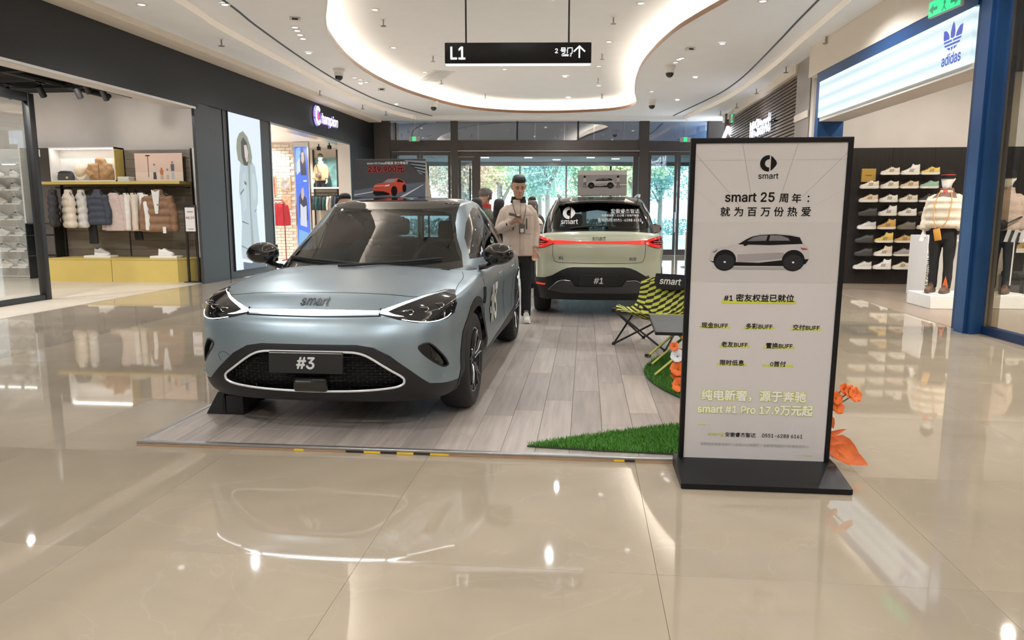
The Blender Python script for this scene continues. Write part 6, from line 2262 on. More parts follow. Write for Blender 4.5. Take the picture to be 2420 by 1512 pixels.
# wooden display wall
dw = thing('plank_display_panel', 'grey-brown plank display wall behind the hanging clothes', 'wall panel', (0, 15.06, 0))
for k in range(12):
    z0 = .46 + k * .195
    for x0, x1 in ((-11.5, -10.0), (-10.0, -8.48)):
        MB().box(x0 + .002, x1 - .002, 0, .13, z0, z0 + .191).build('plank', M_WOODG, dw, smooth=0)
MB().box(-8.50, -8.45, 0, .13, 0, 2.82).build('end_post', M_BLACK, dw, smooth=0)
MB().box(-8.45, -8.40, 0, .13, 0, 2.82).build('end_trim', M_WHITE, dw, smooth=0)
MB().box(-10.02, -10.0, -.012, 0, .46, 2.0).build('upright', M_BLACK, dw, smooth=0)
mi = thing('dark_cabinet', 'dark glass cabinet between white shoe shelves and plank wall', 'cabinet', (-11.9, 15.0, 0))
MB().box(-.32, .38, 0, .19, 0, 2.85).build('back', M_MIRROR, mi, smooth=0)
for z in (.5, .95, 1.2):
    MB().box(-.3, .36, -.28, 0, z, z + .02).build('shelf', M_BLACK, mi, smooth=0)
for x in (-.31, .35):
    MB().box(x, x + .02, -.28, 0, 0, 1.22).build('side', M_BLACK, mi, smooth=0)
MB().box(-.28, -.02, -.01, 0, 2.66, 2.82).build('notice', M_WHITE, mi, smooth=0)
# mustard plinth
yp = thing('mustard_plinth', 'long mustard yellow plinth under the clothes rail', 'plinth', (0, 0, 0))
MB().prism([(-11.35, 14.2), (-8.44, 14.2), (-8.2, 14.55), (-8.2, 15.04), (-11.35, 15.04)], 0.004, .475, 'xy').build('front_box', M_YEL, yp, smooth=20)
MB().prism([(-11.36, 14.19), (-8.435, 14.19), (-8.19, 14.55), (-8.19, 15.05), (-11.36, 15.05)], .475, .495, 'xy').build('top_board', M_YEL, yp, smooth=20)
MB().box(-9.905, -9.9, 14.196, 14.2, .01, .475).build('joint', M_BLACK, yp, smooth=0)
for x, lab in ((-10.33, 'white riser board under the sneaker left of the upright post'), (-8.84, 'white riser board under the sneaker beside the price stand')):
    t = tag(MB().rbox(-.3, .3, -.14, .14, 0, .05, .004).build('riser_board', M_WHITE), lab, 'display board')
    t.location = (x, 14.5, .4955)
M_SGREY = mat('sneaker_grey', (.42, .40, .38), .6, noise=.08, nscale=25)
make_shoe('grey running shoe on the riser board below the navy puffer', 'shoe', (-10.3, 14.5, .546), 0, M_SGREY, M_SNWHITE, None, 'runner', 1.15).rotation_euler = (0, 0, pi)
make_shoe('white running shoe on the riser board below the brown puffer', 'shoe', (-8.85, 14.5, .546), pi, M_SNWHITE, M_SNWHITE, None, 'runner', 1.15)
# white box with cap, jacket, bag
wbx = thing('display_box', 'white framed display box with mustard side on the yellow shelf', 'display box', (-10.75, 14.72, 2.11))
MB().box(-.75, .75, .30, .33, 0, .72).build('back', M_WHITE, wbx, smooth=0)
for q in ((-.75, .75, 0, .30, 0, .03), (-.75, .75, 0, .30, .69, .72), (-.75, -.72, 0, .30, .03, .69)):
    MB().box(*q).build('frame', M_WHITE, wbx, smooth=0)
MB().box(.72, .735, 0, .30, .03, .69).build('frame', M_WHITE, wbx, smooth=0)
MB().box(.735, .75, 0, .33, 0, .72).build('mustard_side', M_YEL, wbx, smooth=0)
MB().box(-.7, .7, .01, .05, .683, .689).build('light_strip', emat('display_led', (1, .95, .88), 8), wbx, smooth=0)
ys = tag(MB().box(-11.66, -8.5, 14.58, 15.05, 2.05, 2.108).build('mustard_shelf', M_YEL, smooth=0), 'long mustard yellow wall shelf above the clothes rail', 'shelf')
def stack_cloth(mb, w, d, n, h):
    for k in range(n):
        mb.rbox(-w / 2, w / 2, -d / 2, d / 2, k * h, (k + 1) * h - .002, h * .4, 2)
    return mb
b = MB(); stack_cloth(b, .26, .26, 3, .035)
o = tag(b.build('folded_shirt', M_CWHITE), 'small pile of folded white shirts beside the pink poster', 'clothes'); o.location = (-9.85, 14.85, 2.109)
o['kind'] = 'stuff'
M_CAP = mat('cap_cream', (.70, .60, .47), .7, noise=.05)
cp = thing('baseball_cap', 'cream baseball cap standing in the white display box', 'cap', (-10.9, 14.86, 2.14))
b = MB(); b.T = Matrix.Translation((0, 0, .2)) @ Matrix.Rotation(R(60), 4, 'X') @ Matrix.Rotation(R(20), 4, 'Z')
b.loft([ell(0, 0, z, r, r * 1.05, 18) for z, r in ((-.02, .125), (.03, .125), (.08, .11), (.11, .08), (.128, .03), (.13, .005))])
b.build('crown', M_CAP, cp, smooth=80)
b = MB(); b.T = Matrix.Translation((0, 0, .2)) @ Matrix.Rotation(R(60), 4, 'X') @ Matrix.Rotation(R(20), 4, 'Z')
b.prism([(.12 * cos(a * pi / 12), -.06 - .17 * sin(a * pi / 12)) for a in range(13)], -.02, -.01, 'xy')
b.build('visor', M_CAP, cp, smooth=30)
fj = thing('folded_jacket', 'brown folded jacket laid in the white display box beside the cap', 'clothes', (-10.42, 14.86, 2.142))
b = MB()
b.loft([ell(0, 0, z, rx, ry, 20, 3) for z, rx, ry in ((0, .26, .06), (.06, .29, .085), (.15, .285, .09), (.25, .27, .085), (.33, .25, .07), (.36, .2, .05))])
b.loft([ell(0, -.01, z, rx, ry, 16, 2.4) for z, rx, ry in ((.33, .13, .06), (.40, .125, .065), (.45, .12, .06), (.47, .1, .04))])
for s in (-1, 1):
    b.tube([(s * .2, -.06, .33), (s * .26, -.08, .2), (s * .16, -.1, .08)], [.05, .055, .05], 10)
def _wr(c):
    from mathutils import noise as _n
    return c + V((c.x, c.y * 3, .2)).normalized() * (_n.noise(c * 12) * .02)
remesh(b, .013, 2, 'fabric', mat('jacket_caramel', (.42, .25, .12), .7, noise=.1, nscale=14), fj, _wr)
MB().tube([(0, -.095, .02), (0, -.1, .18), (0, -.085, .36)], .004, 5).build('zip', M_BRONZE, fj)
bg = thing('waist_bag', 'dark grey waist bag lying in the white display box', 'bag', (-11.22, 14.82, 2.14))
MB().loft([ell(0, 0, z, rx, .06, 18, 3) for z, rx in ((0, .17), (.03, .19), (.1, .185), (.17, .16), (.2, .12), (.205, .1))]).build('pouch', mat('bag_charcoal', (.07, .07, .075), .7, noise=.1), bg, smooth=60)
MB().tube([(-.16, -.055, .165), (0, -.07, .17), (.16, -.055, .165)], .006, 6).build('zip', M_BLACK, bg)
MB().box(.04, .09, -.064, -.06, .04, .08).build('tab', mat('tab_yellow', (.7, .6, .2), .6), bg, smooth=0)
# pink poster
po_ = thing('pink_poster', 'pink photo poster with four figures and a street lamp on the yellow shelf', 'poster', (-9.15, 14.93, 2.112))
M_PINK = mat('poster_pink', (.74, .55, .46), .5, noise=.02)
MB().box(-.54, .54, 0, .02, 0, .60).build('board', M_PINK, po_, smooth=0)
MB().box(-.54, .54, -.002, 0, 0, .2).build('printed_ground', mat('poster_pink_pale', (.80, .66, .58), .5), po_, smooth=0)
for x, h, c1, c2 in ((-.1, .40, (.6, .6, .6), (.06, .07, .1)), (.06, .30, (.55, .2, .08), (.6, .45, .35)), (.19, .28, (.7, .65, .6), (.6, .5, .42)), (.31, .45, (.1, .12, .16), (.5, .55, .6))):
    m1 = mat('print_cloth_%d' % int(x * 100), c1, .5); m2 = mat('print_leg_%d' % int(x * 100), c2, .5)
    MB().prism([(x - .035, h * .5), (x - .04, h * .82), (x + .04, h * .82), (x + .035, h * .5)], -.004, -.002, 'xz').build('printed_figure', m1, po_, smooth=0)
    MB().prism([(x - .035, .05), (x - .03, h * .52), (x + .03, h * .52), (x + .04, .05)], -.0035, -.002, 'xz').build('printed_figure', m2, po_, smooth=0)
    MB().prism([(x + .022 * cos(a * pi / 5), h * .9 + .026 * sin(a * pi / 5)) for a in range(10)], -.004, -.002, 'xz').build('printed_head', mat('print_skin', (.35, .2, .13), .5), po_, smooth=0)
MB().prism([(-.245, .1), (-.245, .56), (-.235, .56), (-.235, .1)], -.004, -.002, 'xz').build('printed_lamp_post', M_INK, po_, smooth=0)
MB().prism([(-.29, .54), (-.29, .56), (-.19, .56), (-.19, .54)], -.004, -.002, 'xz').build('printed_lamp_post', M_INK, po_, smooth=0)
# price stand
ps = thing('price_stand', 'slim black floor stand with a white price card by the pilaster', 'sign', (-8.13, 14.33, .004))
MB().rbox(-.2, .22, -.12, .12, 0, .015, .004).build('base', M_BLACK, ps)
for x in (-.14, .08):
    MB().rbox(x - .022, x + .022, -.015, .015, .01, 1.55, .004).build('pole', M_BLACK, ps)
MB().rbox(-.165, .105, -.02, .01, 1.03, 1.60, .004).build('card_frame', M_BLACK, ps)
MB().box(-.135, .075, -.024, -.02, 1.06, 1.55).build('card', M_PWHITE, ps, smooth=0)
text(ps, '¥8.29', .075, M_REDTXT, (-.03, -.026, 1.34), bold=.001)
MB().box(-.09, .04, -.026, -.024, 1.45, 1.475).build('printed_line', M_INKG, ps, smooth=0)
MB().box(-.09, .04, -.026, -.024, 1.10, 1.118).build('printed_line', M_INKG, ps, smooth=0)
# clothes rail and garments
cr = thing('clothes_rail', 'black wall mounted clothes rail under the mustard shelf', 'rail', (0, 14.75, 1.985))
MB().cyl((-11.45, 0, 0), (-8.5, 0, 0), .012, 8).build('bar', M_BLACK, cr)
for x in (-11.3, -10, -8.55):
    MB().cyl((x, 0, 0), (x, .31, 0), .012, 8).build('bracket', M_BLACK, cr)
GCOL = {'charcoal': (.035, .035, .04), 'cream': (.72, .63, .52), 'pale': (.62, .60, .57), 'navy': (.045, .055, .08), 'pink': (.62, .50, .46), 'white': (.78, .75, .72), 'ecru': (.68, .59, .49), 'brown': (.25, .14, .075), 'black': (.015, .015, .016), 'red': (.40, .02, .03), 'green': (.03, .10, .09), 'blue': (.05, .10, .42)}
def garment(name, label, loc, rz, col, kind='puffer', L=.62, group=None, scale=1.0):
    """hanging garment; top of the hanger hook at z=0, faces -y"""
    t = thing(name, label, 'clothes', loc, rz, group)
    t.scale = (scale,) * 3
    m = mat('garment_' + col + ('_puffer' if kind in ('puffer', 'vest') else ''), GCOL[col], .6 if kind in ('puffer', 'vest') else .85, noise=.1, nscale=16, bump=.2, bscale=40)
    q = MB()
    z0 = -.12
    if kind == 'trousers':
        for s in (-1, 1):
            q.loft([ell(s * (.07 if zz < -.3 else .055), 0, z0 + zz, rx, .04, 12) for zz, rx in ((-L, .09), (-L * .8, .075), (-L * .4, .075), (-.15, .085), (0, .075))])
        q.loft([ell(0, 0, z0 + zz, rx, .045, 14) for zz, rx in ((-.2, .15), (-.1, .155), (0, .145))])
    else:
        pf = kind in ('puffer', 'vest')
        prof = []
        N_ = 22
        for i in range(N_ + 1):
            u = i / N_
            zz = -L + L * u
            w = .245 + .02 * (1 - u) if u < .82 else .245 - (u - .82) / .18 * .15
            d = .075 if u < .9 else .06
            if pf:
                bu = abs(sin(u * pi * 5.0)) ** .6
                w *= .94 + .07 * bu
                d *= .85 + .65 * bu
            prof.append(ell(0, 0, z0 + zz, w, d, 24, 2.6))
        q.loft(prof)
        if kind != 'vest':
            for s in (-1, 1):
                pts, rr = [], []
                for i in range(15):
                    u = i / 14
                    pts.append((s * (.20 + .10 * min(u * 1.8, 1)), -.02 * u, z0 - .05 - (L * .92) * u))
                    r_ = .068 - .018 * u
                    if pf:
                        r_ *= .95 + .3 * abs(sin(u * pi * 5)) ** .7
                    rr.append(r_)
                q.tube(pts, rr, 12)
        if pf:
            q.loft([ell(0, .01, z0 + zz, rx, ry, 16) for zz, rx, ry in ((-.03, .11, .07), (.03, .10, .075), (.07, .085, .07), (.075, .05, .04))])
    def wr(c):
        from mathutils import noise as _n
        d = _n.noise(V((c.x * 11 + rz, c.y * 9, c.z * 6 + loc[0]))) * .014
        return c + V((c.x, c.y * 3, 0)).normalized() * d
    remesh(q, .016, 2, 'fabric', m, t, wr)
    h = MB()
    h.tube([(.2, 0, z0 - .04), (.08, 0, z0 + .02), (0, 0, z0 + .05), (-.08, 0, z0 + .02), (-.2, 0, z0 - .04)], .008, 6)
    h.tube([(0, 0, z0 + .05), (0, 0, -.03), (.02, 0, 0), (.0, 0, .015), (-.02, 0, 0)], .0035, 6)
    h.build('hanger', M_BLACK, t)
    return t
G = 'clothes on the wall rail'
RZ = 1.985
garment('puffer_jacket', 'charcoal puffer jacket at the dark cabinet end of the rail', (-11.42, 14.62, RZ), R(-55), 'charcoal', L=.72, group=G)
garment('puffer_vest', 'cream puffer vest hanging next to the charcoal puffer', (-11.05, 14.6, RZ), R(-35), 'cream', 'vest', L=.74, group=G)
garment('puffer_vest', 'pale grey puffer vest hanging beside the cream vest', (-10.80, 14.66, RZ), R(-40), 'pale', 'vest', L=.74, group=G)
garment('trousers', 'long black trousers hanging beside the pale grey vest', (-10.60, 14.68, RZ), R(-25), 'black', 'trousers', L=1.08, group=G)
garment('puffer_jacket', 'navy puffer jacket hanging between black trousers and pink sweatshirt', (-10.35, 14.56, RZ), R(-15), 'navy', L=.68, group=G)
garment('sweatshirt', 'pale pink sweatshirt with dark chest lettering on the rail', (-9.98, 14.56, RZ), R(-12), 'pink', 'sweat', L=.80, group=G)
garment('sweatshirt', 'white sweatshirt hanging behind the pale pink sweatshirt', (-9.80, 14.70, RZ), R(-50), 'white', 'sweat', L=.80, group=G)
garment('trousers', 'black trousers hanging among the cream sweatshirts', (-9.62, 14.78, RZ), R(-30), 'black', 'trousers', L=1.0, group=G)
garment('sweatshirt', 'ecru sweatshirt hanging next to the white sweatshirt', (-9.58, 14.62, RZ), R(-50), 'ecru', 'sweat', L=.80, group=G)
garment('sweatshirt', 'white crew sweatshirt hanging next to the brown puffer', (-9.38, 14.58, RZ), R(-35), 'white', 'sweat', L=.80, group=G)
bp_ = garment('puffer_jacket', 'brown puffer jacket with white lining at the pilaster end of the rail', (-8.95, 14.5, RZ), R(8), 'brown', L=.72, group=G, scale=1.12)
MB().prism([(-.07, -.06), (-.02, -.5), (.03, -.5), (.08, -.06), (0, -.1)], -.115, -.075, 'xz').build('white_lining', M_CWHITE, bp_, smooth=0)
MB().box(.1, .16, -.12, -.115, -.86, -.74).build('swing_tag', M_WHITE, bp_, smooth=0)
# white shoe shelving
sh_ = thing('shoe_shelf', 'tall white lit shoe shelving unit seen through the shop window', 'shelf', (0, 15.12, 0))
MB().box(-14.5, -12.27, 0, .08, .01, 2.85).build('back', M_WHITE, sh_, smooth=0)
MB().box(-12.29, -12.25, -.3, .08, .01, 2.85).build('side', M_WHITE, sh_, smooth=0)
MB().box(-14.5, -12.29, -.3, .08, 2.5, 2.53).build('top', M_WHITE, sh_, smooth=0)
rowz = (.26, .62, .97, 1.32, 1.66, 1.96, 2.24)
M_LEDW = emat('shelf_led', (1, .97, .93), 5)
for z in rowz:
    for x in (-12.56, -12.96, -13.36, -13.76):
        MB().box(x - .17, x + .17, -.27, 0, z - .03, z).build('shelf_board', M_WHITE, sh_, smooth=0)
for x in (-12.56, -12.96, -13.36, -13.76):
    MB().box(x - .15, x + .15, -.28, -.26, 2.49, 2.5).build('light_strip', M_LEDW, sh_, smooth=0)
cols_ = [mat('sneaker_stone', (.52, .50, .47), .6, noise=.06, nscale=25), M_SNWHITE, M_SGREY, mat('sneaker_sand', (.62, .50, .38), .6, noise=.06, nscale=25)]
cn_ = ['stone', 'white', 'grey', 'sand']
rown = ['bottom', 'second', 'third', 'fourth', 'fifth', 'sixth', 'top']
coln = ['beside the dark cabinet', 'one column from the dark cabinet', 'two columns from the dark cabinet', 'three columns from the dark cabinet']
for i, z in enumerate(rowz):
    for j, x in enumerate((-12.56, -12.96, -13.36, -13.76)):
        k = (i * 2 + j * 3 + i * j) % 4
        make_shoe('%s sneaker on the %s white shelf, %s' % (cn_[k], rown[i], coln[j]), 'shoe', (x, 15.0, z + .001), 0 if j % 2 == 0 else .15, cols_[k], M_SNWHITE, None, 'runner', 1.12, 'sneakers on the white shelving').rotation_euler = (0, 0, pi - .3 + .1 * j)
# track spotlights
def track_spot(loc, aim, label, m=None):
    t = thing('track_spotlight', label, 'spotlight', loc, aim, 'black track spotlights')
    MB().rbox(-.03, .03, -.1, .1, -.03, 0, .006).build('adapter', M_BLACK, t)
    MB().cyl((0, 0, -.03), (0, 0, -.11), .012, 8).build('stem', M_BLACK, t)
    b = MB(); b.T = Matrix.Translation((0, 0, -.17)) @ Matrix.Rotation(R(35), 4, 'X')
    b.lathe([(.001, .11), (.05, .1), (.058, .06), (.058, -.11), (.05, -.115), (.05, -.08), (.001, -.08)], 18)
    b.build('can', M_BLACK, t)
    b = MB(); b.T = Matrix.Translation((0, 0, -.17)) @ Matrix.Rotation(R(35), 4, 'X')
    b.lathe([(.001, -.09), (.048, -.09), (.048, -.086), (.001, -.086)], 16)
    b.build('lens', emat('spot_lens', (1, .93, .82), 6), t)
    return t
for (x, y), l in zip(((-10.35, 13.2), (-9.75, 13.4), (-9.42, 13.7), (-9.2, 12.9), (-11.1, 13.3)), ('above the display box', 'above the pink sweatshirt', 'above the ecru sweatshirt', 'nearest the fascia', 'above the shop window post')):
    track_spot((x, y, 3.90), R(0), 'black track spotlight under the black ceiling ' + l)
for x0, y0, y1 in ((-10.35, 9, 15), (-9.4, 9, 15)):
    tag(MB().box(x0 - .02, x0 + .02, y0, y1, 3.90, 3.93).build('light_track', M_BLACK, smooth=0), 'long black light track under the black ceiling at x of the %s' % ('display box' if x0 < -10 else 'ecru sweatshirt'), 'light track')
bpy.data.objects['light_track']['label'] = 'long black light track above the display box'
bpy.data.objects['light_track.001']['label'] = 'long black light track above the ecru sweatshirt'

# ------------------------------------------------------------------ lightbox with parka picture (on the left wall)
def lpt(x, y, z=0):
    return (LO[0] + x * cos(LROT) - y * sin(LROT), LO[1] + x * sin(LROT) + y * cos(LROT), z)
lb = thing('poster_lightbox', 'tall glowing white lightbox with a woman in a pale fur-hood parka', 'lightbox', lpt(-.02, 5.86), LROT)
MB().box(0, .03, -.02, 1.42, .16, 3.62).build('frame', M_BLACK, lb, smooth=0)
EB = emat('lightbox_glow', (.80, .90, 1.0), .42)
MB().box(.03, .036, 0, 1.40, .18, 3.60).build('glow_panel', EB, lb, smooth=0)
def lbp(pts, col, k, nm='printed_shape', st=.40):
    # outline in (u, v): u along 0..1, v from top 0..1
    b = MB()
    b.flat([[(u * 1.40, 3.60 - v * 3.42) for u, v in pts]], .036 + k * .0006, 'yz')
    return b.build(nm, emat('lightbox_print_%02d%02d%02d' % tuple(int(c * 99) for c in col), col, st), lb, smooth=0, fix=False)
coat = [(.30, .30), (.42, .28), (.62, .27), (.76, .32), (.82, .45), (.80, .56), (.74, .60), (.76, .72), (.80, .86), (.74, .88), (.62, .90), (.5, .95), (.2, .925), (.18, .86), (.24, .7), (.24, .56), (.2, .50), (.24, .38)]
lbp(coat, (.50, .60, .64), 1, 'printed_coat')
lbp([(.52, .30), (.6, .30), (.56, .6), (.60, .9), (.5, .94), (.52, .6)], (.34, .40, .36), 2, 'printed_lining')
lbp([(.22, .16), (.30, .12), (.42, .10), (.55, .13), (.64, .19), (.68, .26), (.64, .31), (.52, .30), (.36, .32), (.22, .29), (.19, .22)], (.30, .31, .22), 2, 'printed_fur')
lbp([(.34, .17), (.42, .14), (.53, .17), (.57, .25), (.52, .32), (.40, .32), (.34, .26)], (.06, .05, .05), 3, 'printed_hair')
lbp([(.43, .19), (.51, .185), (.555, .23), (.54, .285), (.49, .30), (.44, .265)], (.72, .60, .56), 4, 'printed_face')
lbp([(.49, .272), (.53, .268), (.525, .278)], (.6, .2, .2), 5, 'printed_lips')
lbp([(.22, .95), (.5, .965), (.76, .9), (.98, .93), (.98, 1.0), (.22, 1.0)], (.10, .12, .17), 1, 'printed_skirt')
for a in ([(.24, .50), (.36, .47), (.36, .48), (.24, .515)], [(.25, .68), (.45, .70), (.45, .705), (.25, .69)], [(.2, .84), (.42, .87), (.42, .876), (.2, .848)], [(.66, .62), (.74, .60), (.74, .606), (.66, .626)], [(.38, .42), (.45, .43), (.45, .45), (.38, .44)]):
    lbp(a, (.12, .16, .2), 6, 'printed_seam')
lbp([(.34, .38), (.42, .36), (.44, .44), (.42, .6), (.3, .62), (.3, .5)], (.56, .66, .70), 3, 'printed_sleeve')
lbp([(.64, .36), (.74, .38), (.76, .5), (.68, .56), (.62, .5)], (.58, .68, .72), 3, 'printed_sleeve')
# ------------------------------------------------------------------ script sign over the sportswear shop
sg_ = thing('shop_sign', 'glowing white script letter sign on the black fascia', 'sign', lpt(.0, 11.2, 4.10), LROT)
M_SIGNW = emat('sign_letter_white', (.93, .92, 1.0), 1.1)
M_SIGNH = emat('sign_halo_violet', (.35, .25, 1.0), .5)
b = MB()
A = [R(a) for a in range(40, 330, 12)]
b.flat([[(-.66 + .19 * cos(a), .03 + .26 * sin(a)) for a in A] + [(-.66 + .10 * cos(a), .03 + .15 * sin(a)) for a in reversed(A)]], .085, 'yz')
b.build('big_letter', M_SIGNW, sg_, smooth=0, fix=False)
MB().flat([[(-.74, .10), (-.60, .10), (-.62, -.06), (-.72, -.06)]], .084, 'yz').build('red_field', emat('sign_red', (1, .1, .25), .5), sg_, smooth=0, fix=False)
b = MB()
b.flat([[(-.66 + .215 * cos(a * pi / 12), .03 + .285 * sin(a * pi / 12)) for a in range(24)]], .03, 'yz')
b.build('letter_halo', M_SIGNH, sg_, smooth=0, fix=False)
text(sg_, 'hampion', .40, M_SIGNW, (.085, .16, -.01), rot=(pi / 2, 0, pi / 2), bold=.008, ext=.0, shear=.3, xs=.84)
text(sg_, 'hampion', .40, M_SIGNH, (.04, .16, -.015), rot=(pi / 2, 0, pi / 2), bold=.02, shear=.3, xs=.84)
MB().box(.0, .03, -.85, .82, -.06, -.02).build('mounting_rail', M_BLACK, sg_, smooth=0)
for y in (-.66, -.1, .3, .7):
    MB().cyl((.0, y, -.04), (.085, y, 0.0), .012, 6).build('letter_pin', M_BLACK, sg_)
# ------------------------------------------------------------------ sportswear shop interior
M_BRICKW = mat('cream_brick', (.74, .68, .60), .7, noise=.04, nscale=6, vary=.05)
bw = sroot('wall_brick_partition', 'cream painted brick partition inside the sportswear shop', (-9.2, 22.3, 0), 0, 'wall')
MB().box(-3.7, .02, .03, .2, 0, 3.66).build('mortar', M_CREAM, bw, smooth=0)
br0 = None
for r_ in range(37):
    for c_ in range(5):
        x = -1.28 + c_ * .262 + (.131 if r_ % 2 else 0)
        if x > -.06:
            continue
        if br0 is None:
            br0 = MB().rbox(-.126, .126, 0, .05, -.042, .042, .005, 1).build('brick', M_BRICKW, bw)
            o = br0
        else:
            o = br0.copy(); COL.objects.link(o)
        o.location = (x, 0, .06 + r_ * .097)
bl = thing('blue_lightbox', 'glowing blue poster pillar inside the sportswear shop', 'lightbox', (-8.86, 22.15, 0))
MB().box(-.24, .24, 0, .12, 0.005, 3.65).build('pillar', M_STEEL, bl, smooth=0)
MB().box(-.2, .2, -.02, 0, .4, 3.5).build('glow_panel', emat('poster_blue_glow', (.05, .16, .75), .55), bl, smooth=0)
def blp(pts, col, k):
    b = MB(); b.flat([[(x * .4 - .2, .4 + z * 3.1) for x, z in pts]], -.022 - k * .001, 'xz')
    return b.build('printed_shape', emat('blue_poster_%02d%02d%02d' % tuple(int(c * 99) for c in col), col, .42), bl, smooth=0, fix=False)
blp([(.0, .74), (.1, .98), (.45, 1), (.5, .9), (.3, .78)], (.25, .55, .95), 1)
blp([(.45, .72), (.4, .9), (.6, .99), (.85, .93), (.9, .72)], (.03, .04, .09), 1)
blp([(.52, .86), (.55, .94), (.72, .95), (.76, .87), (.64, .83)], (.70, .52, .45), 2)
blp([(.1, .72), (.15, .84), (.4, .9), (.42, .76)], (.75, .8, .9), 2)
blp([(.2, .3), (.2, .5), (.45, .56), (.85, .48), (.9, .28), (.6, .22)], (.03, .04, .10), 1)
blp([(.4, .5), (.42, .58), (.6, .6), (.66, .52), (.52, .47)], (.70, .52, .45), 2)
blp([(.25, .22), (.3, .44), (.55, .4), (.8, .42), (.78, .2)], (.7, .76, .88), 2)
blp([(.05, .0), (.1, .18), (.9, .14), (.95, 0)], (.2, .5, .9), 1)
for x, z, c in ((.2, .66, (.8, .85, .95)),):
    blp([(.62, .655), (.62, .67), (.9, .67), (.9, .655)], c, 2)
fp = mat('frame_oak', (.55, .38, .2), .5, noise=.1)
for (x0, x1, z0, z1, lab, c) in ((-9.62, -9.29, 2.14, 2.59, 'grey framed picture on the cream brick wall beside the blue lightbox', (.36, .32, .31)), (-10.0, -9.76, 2.02, 2.63, 'red framed picture on the cream brick wall by the shop opening', (.45, .12, .10)), (-9.62, -9.31, 1.6, 2.01, 'orange framed picture under the grey one on the brick wall', (.55, .30, .2))):
    t = thing('framed_picture', lab, 'picture', ((x0 + x1) / 2, 22.28, z0))
    w, h = (x1 - x0) / 2, z1 - z0
    MB().box(-w, w, -.02, .02, 0, h).build('frame', fp, t, smooth=0)
    MB().box(-w + .03, w - .03, -.024, -.02, .03, h - .03).build('print', mat('picture_%d' % int(c[0] * 100), c, .5, noise=.5, nscale=8), t, smooth=0)
# far wall: shelf, mannequin torso, panels, rail
fw = thing('mannequin_shelf', 'white wall shelf with clothes rail beneath at the end of the sportswear shop', 'shelf', (0, 24.1, 0))
MB().box(-9.35, -7.9, -.2, .3, 2.28, 2.33).build('board', M_WHITE, fw, smooth=0)
MB().cyl((-9.35, 0, 2.14), (-7.9, 0, 2.14), .015, 8).build('rail', M_BLACK, fw)
for x in (-8.47, -9.3):
    MB().box(x - .02, x + .02, .2, .26, 0, 3.6).build('upright', M_BLACK, fw, smooth=0)
wp = thing('mural_panel', 'red and orange floral mural panel on the far shop wall', 'panel', (-8.2, 24.36, 2.85))
MB().box(-.27, .3, 0, .03, 0, .45).build('print', mat('mural_red', (.55, .22, .14), .6, noise=.6, nscale=4), wp, smooth=0)
wp = thing('mural_panel', 'teal patterned mural panel on the far shop wall', 'panel', (-8.2, 24.36, 2.34))
MB().box(-.27, .3, 0, .03, 0, .48).build('print', mat('mural_teal', (.22, .48, .45), .6, noise=.5, nscale=5), wp, smooth=0)
wp = thing('mural_panel', 'teal mural panel behind the khaki dressed mannequin', 'panel', (-8.8, 24.36, 2.34))
MB().box(-.48, .3, 0, .03, 0, .98).build('print', mat('mural_teal2', (.18, .36, .35), .6, noise=.5, nscale=4), wp, smooth=0)
mt = make_person('mannequin', 'white headed mannequin in khaki sweater with waist bag on the wall shelf', 'mannequin', (-8.95, 24.05), R(-10), H=1.72, skin=mat('mannequin_white', (.74, .72, .68), .4), top=mat('sweater_khaki', (.44, .31, .17), .85, noise=.08), legs=M_CBLACK, hat=M_COLIVE, collar=M_CWHITE, face=False, voxel=.018, z=1.72, toplen=.84)
for ch in mt.children:          # half figure: it stands on the shelf at hip height
    bm = bmesh.new(); bm.from_mesh(ch.data)
    bmesh.ops.delete(bm, geom=[v for v in bm.verts if v.co.z < .608], context='VERTS')
    bm.to_mesh(ch.data); bm.free()
MB().loft([ell(.0, -.17, 1.0 + z, rx, .05, 14) for z, rx in ((-.08, .05), (-.05, .10), (0, .115), (.05, .1), (.07, .06))]).build('waist_bag', mat('bag_brown', (.16, .12, .1), .6), mt, smooth=60)
MB().tube([(.1, -.15, 1.04), (.0, -.165, 1.2), (-.14, -.08, 1.42)], .012, 6).build('bag_strap', M_BLACK, mt)
for k, c in enumerate(('charcoal', 'charcoal', 'green', 'charcoal', 'green', 'ecru', 'charcoal', 'navy', 'charcoal', 'green')):
    pass
rd = random.Random(8)
for k in range(10):
    c = ['charcoal', 'navy', 'green', 'charcoal', 'green', 'ecru', 'charcoal', 'navy', 'green', 'charcoal'][k]
    garment('knit_sweater', '%s sweater, number %s from the mannequin side of the far rail' % (c, ['one', 'two', 'three', 'four', 'five', 'six', 'seven', 'eight', 'nine', 'ten'][k]), (-9.27 + k * .13, 24.1, 2.14), R(70 + rd.uniform(-8, 8)), c, 'sweat', L=.6, group='tops on the far shop rail', scale=.8)
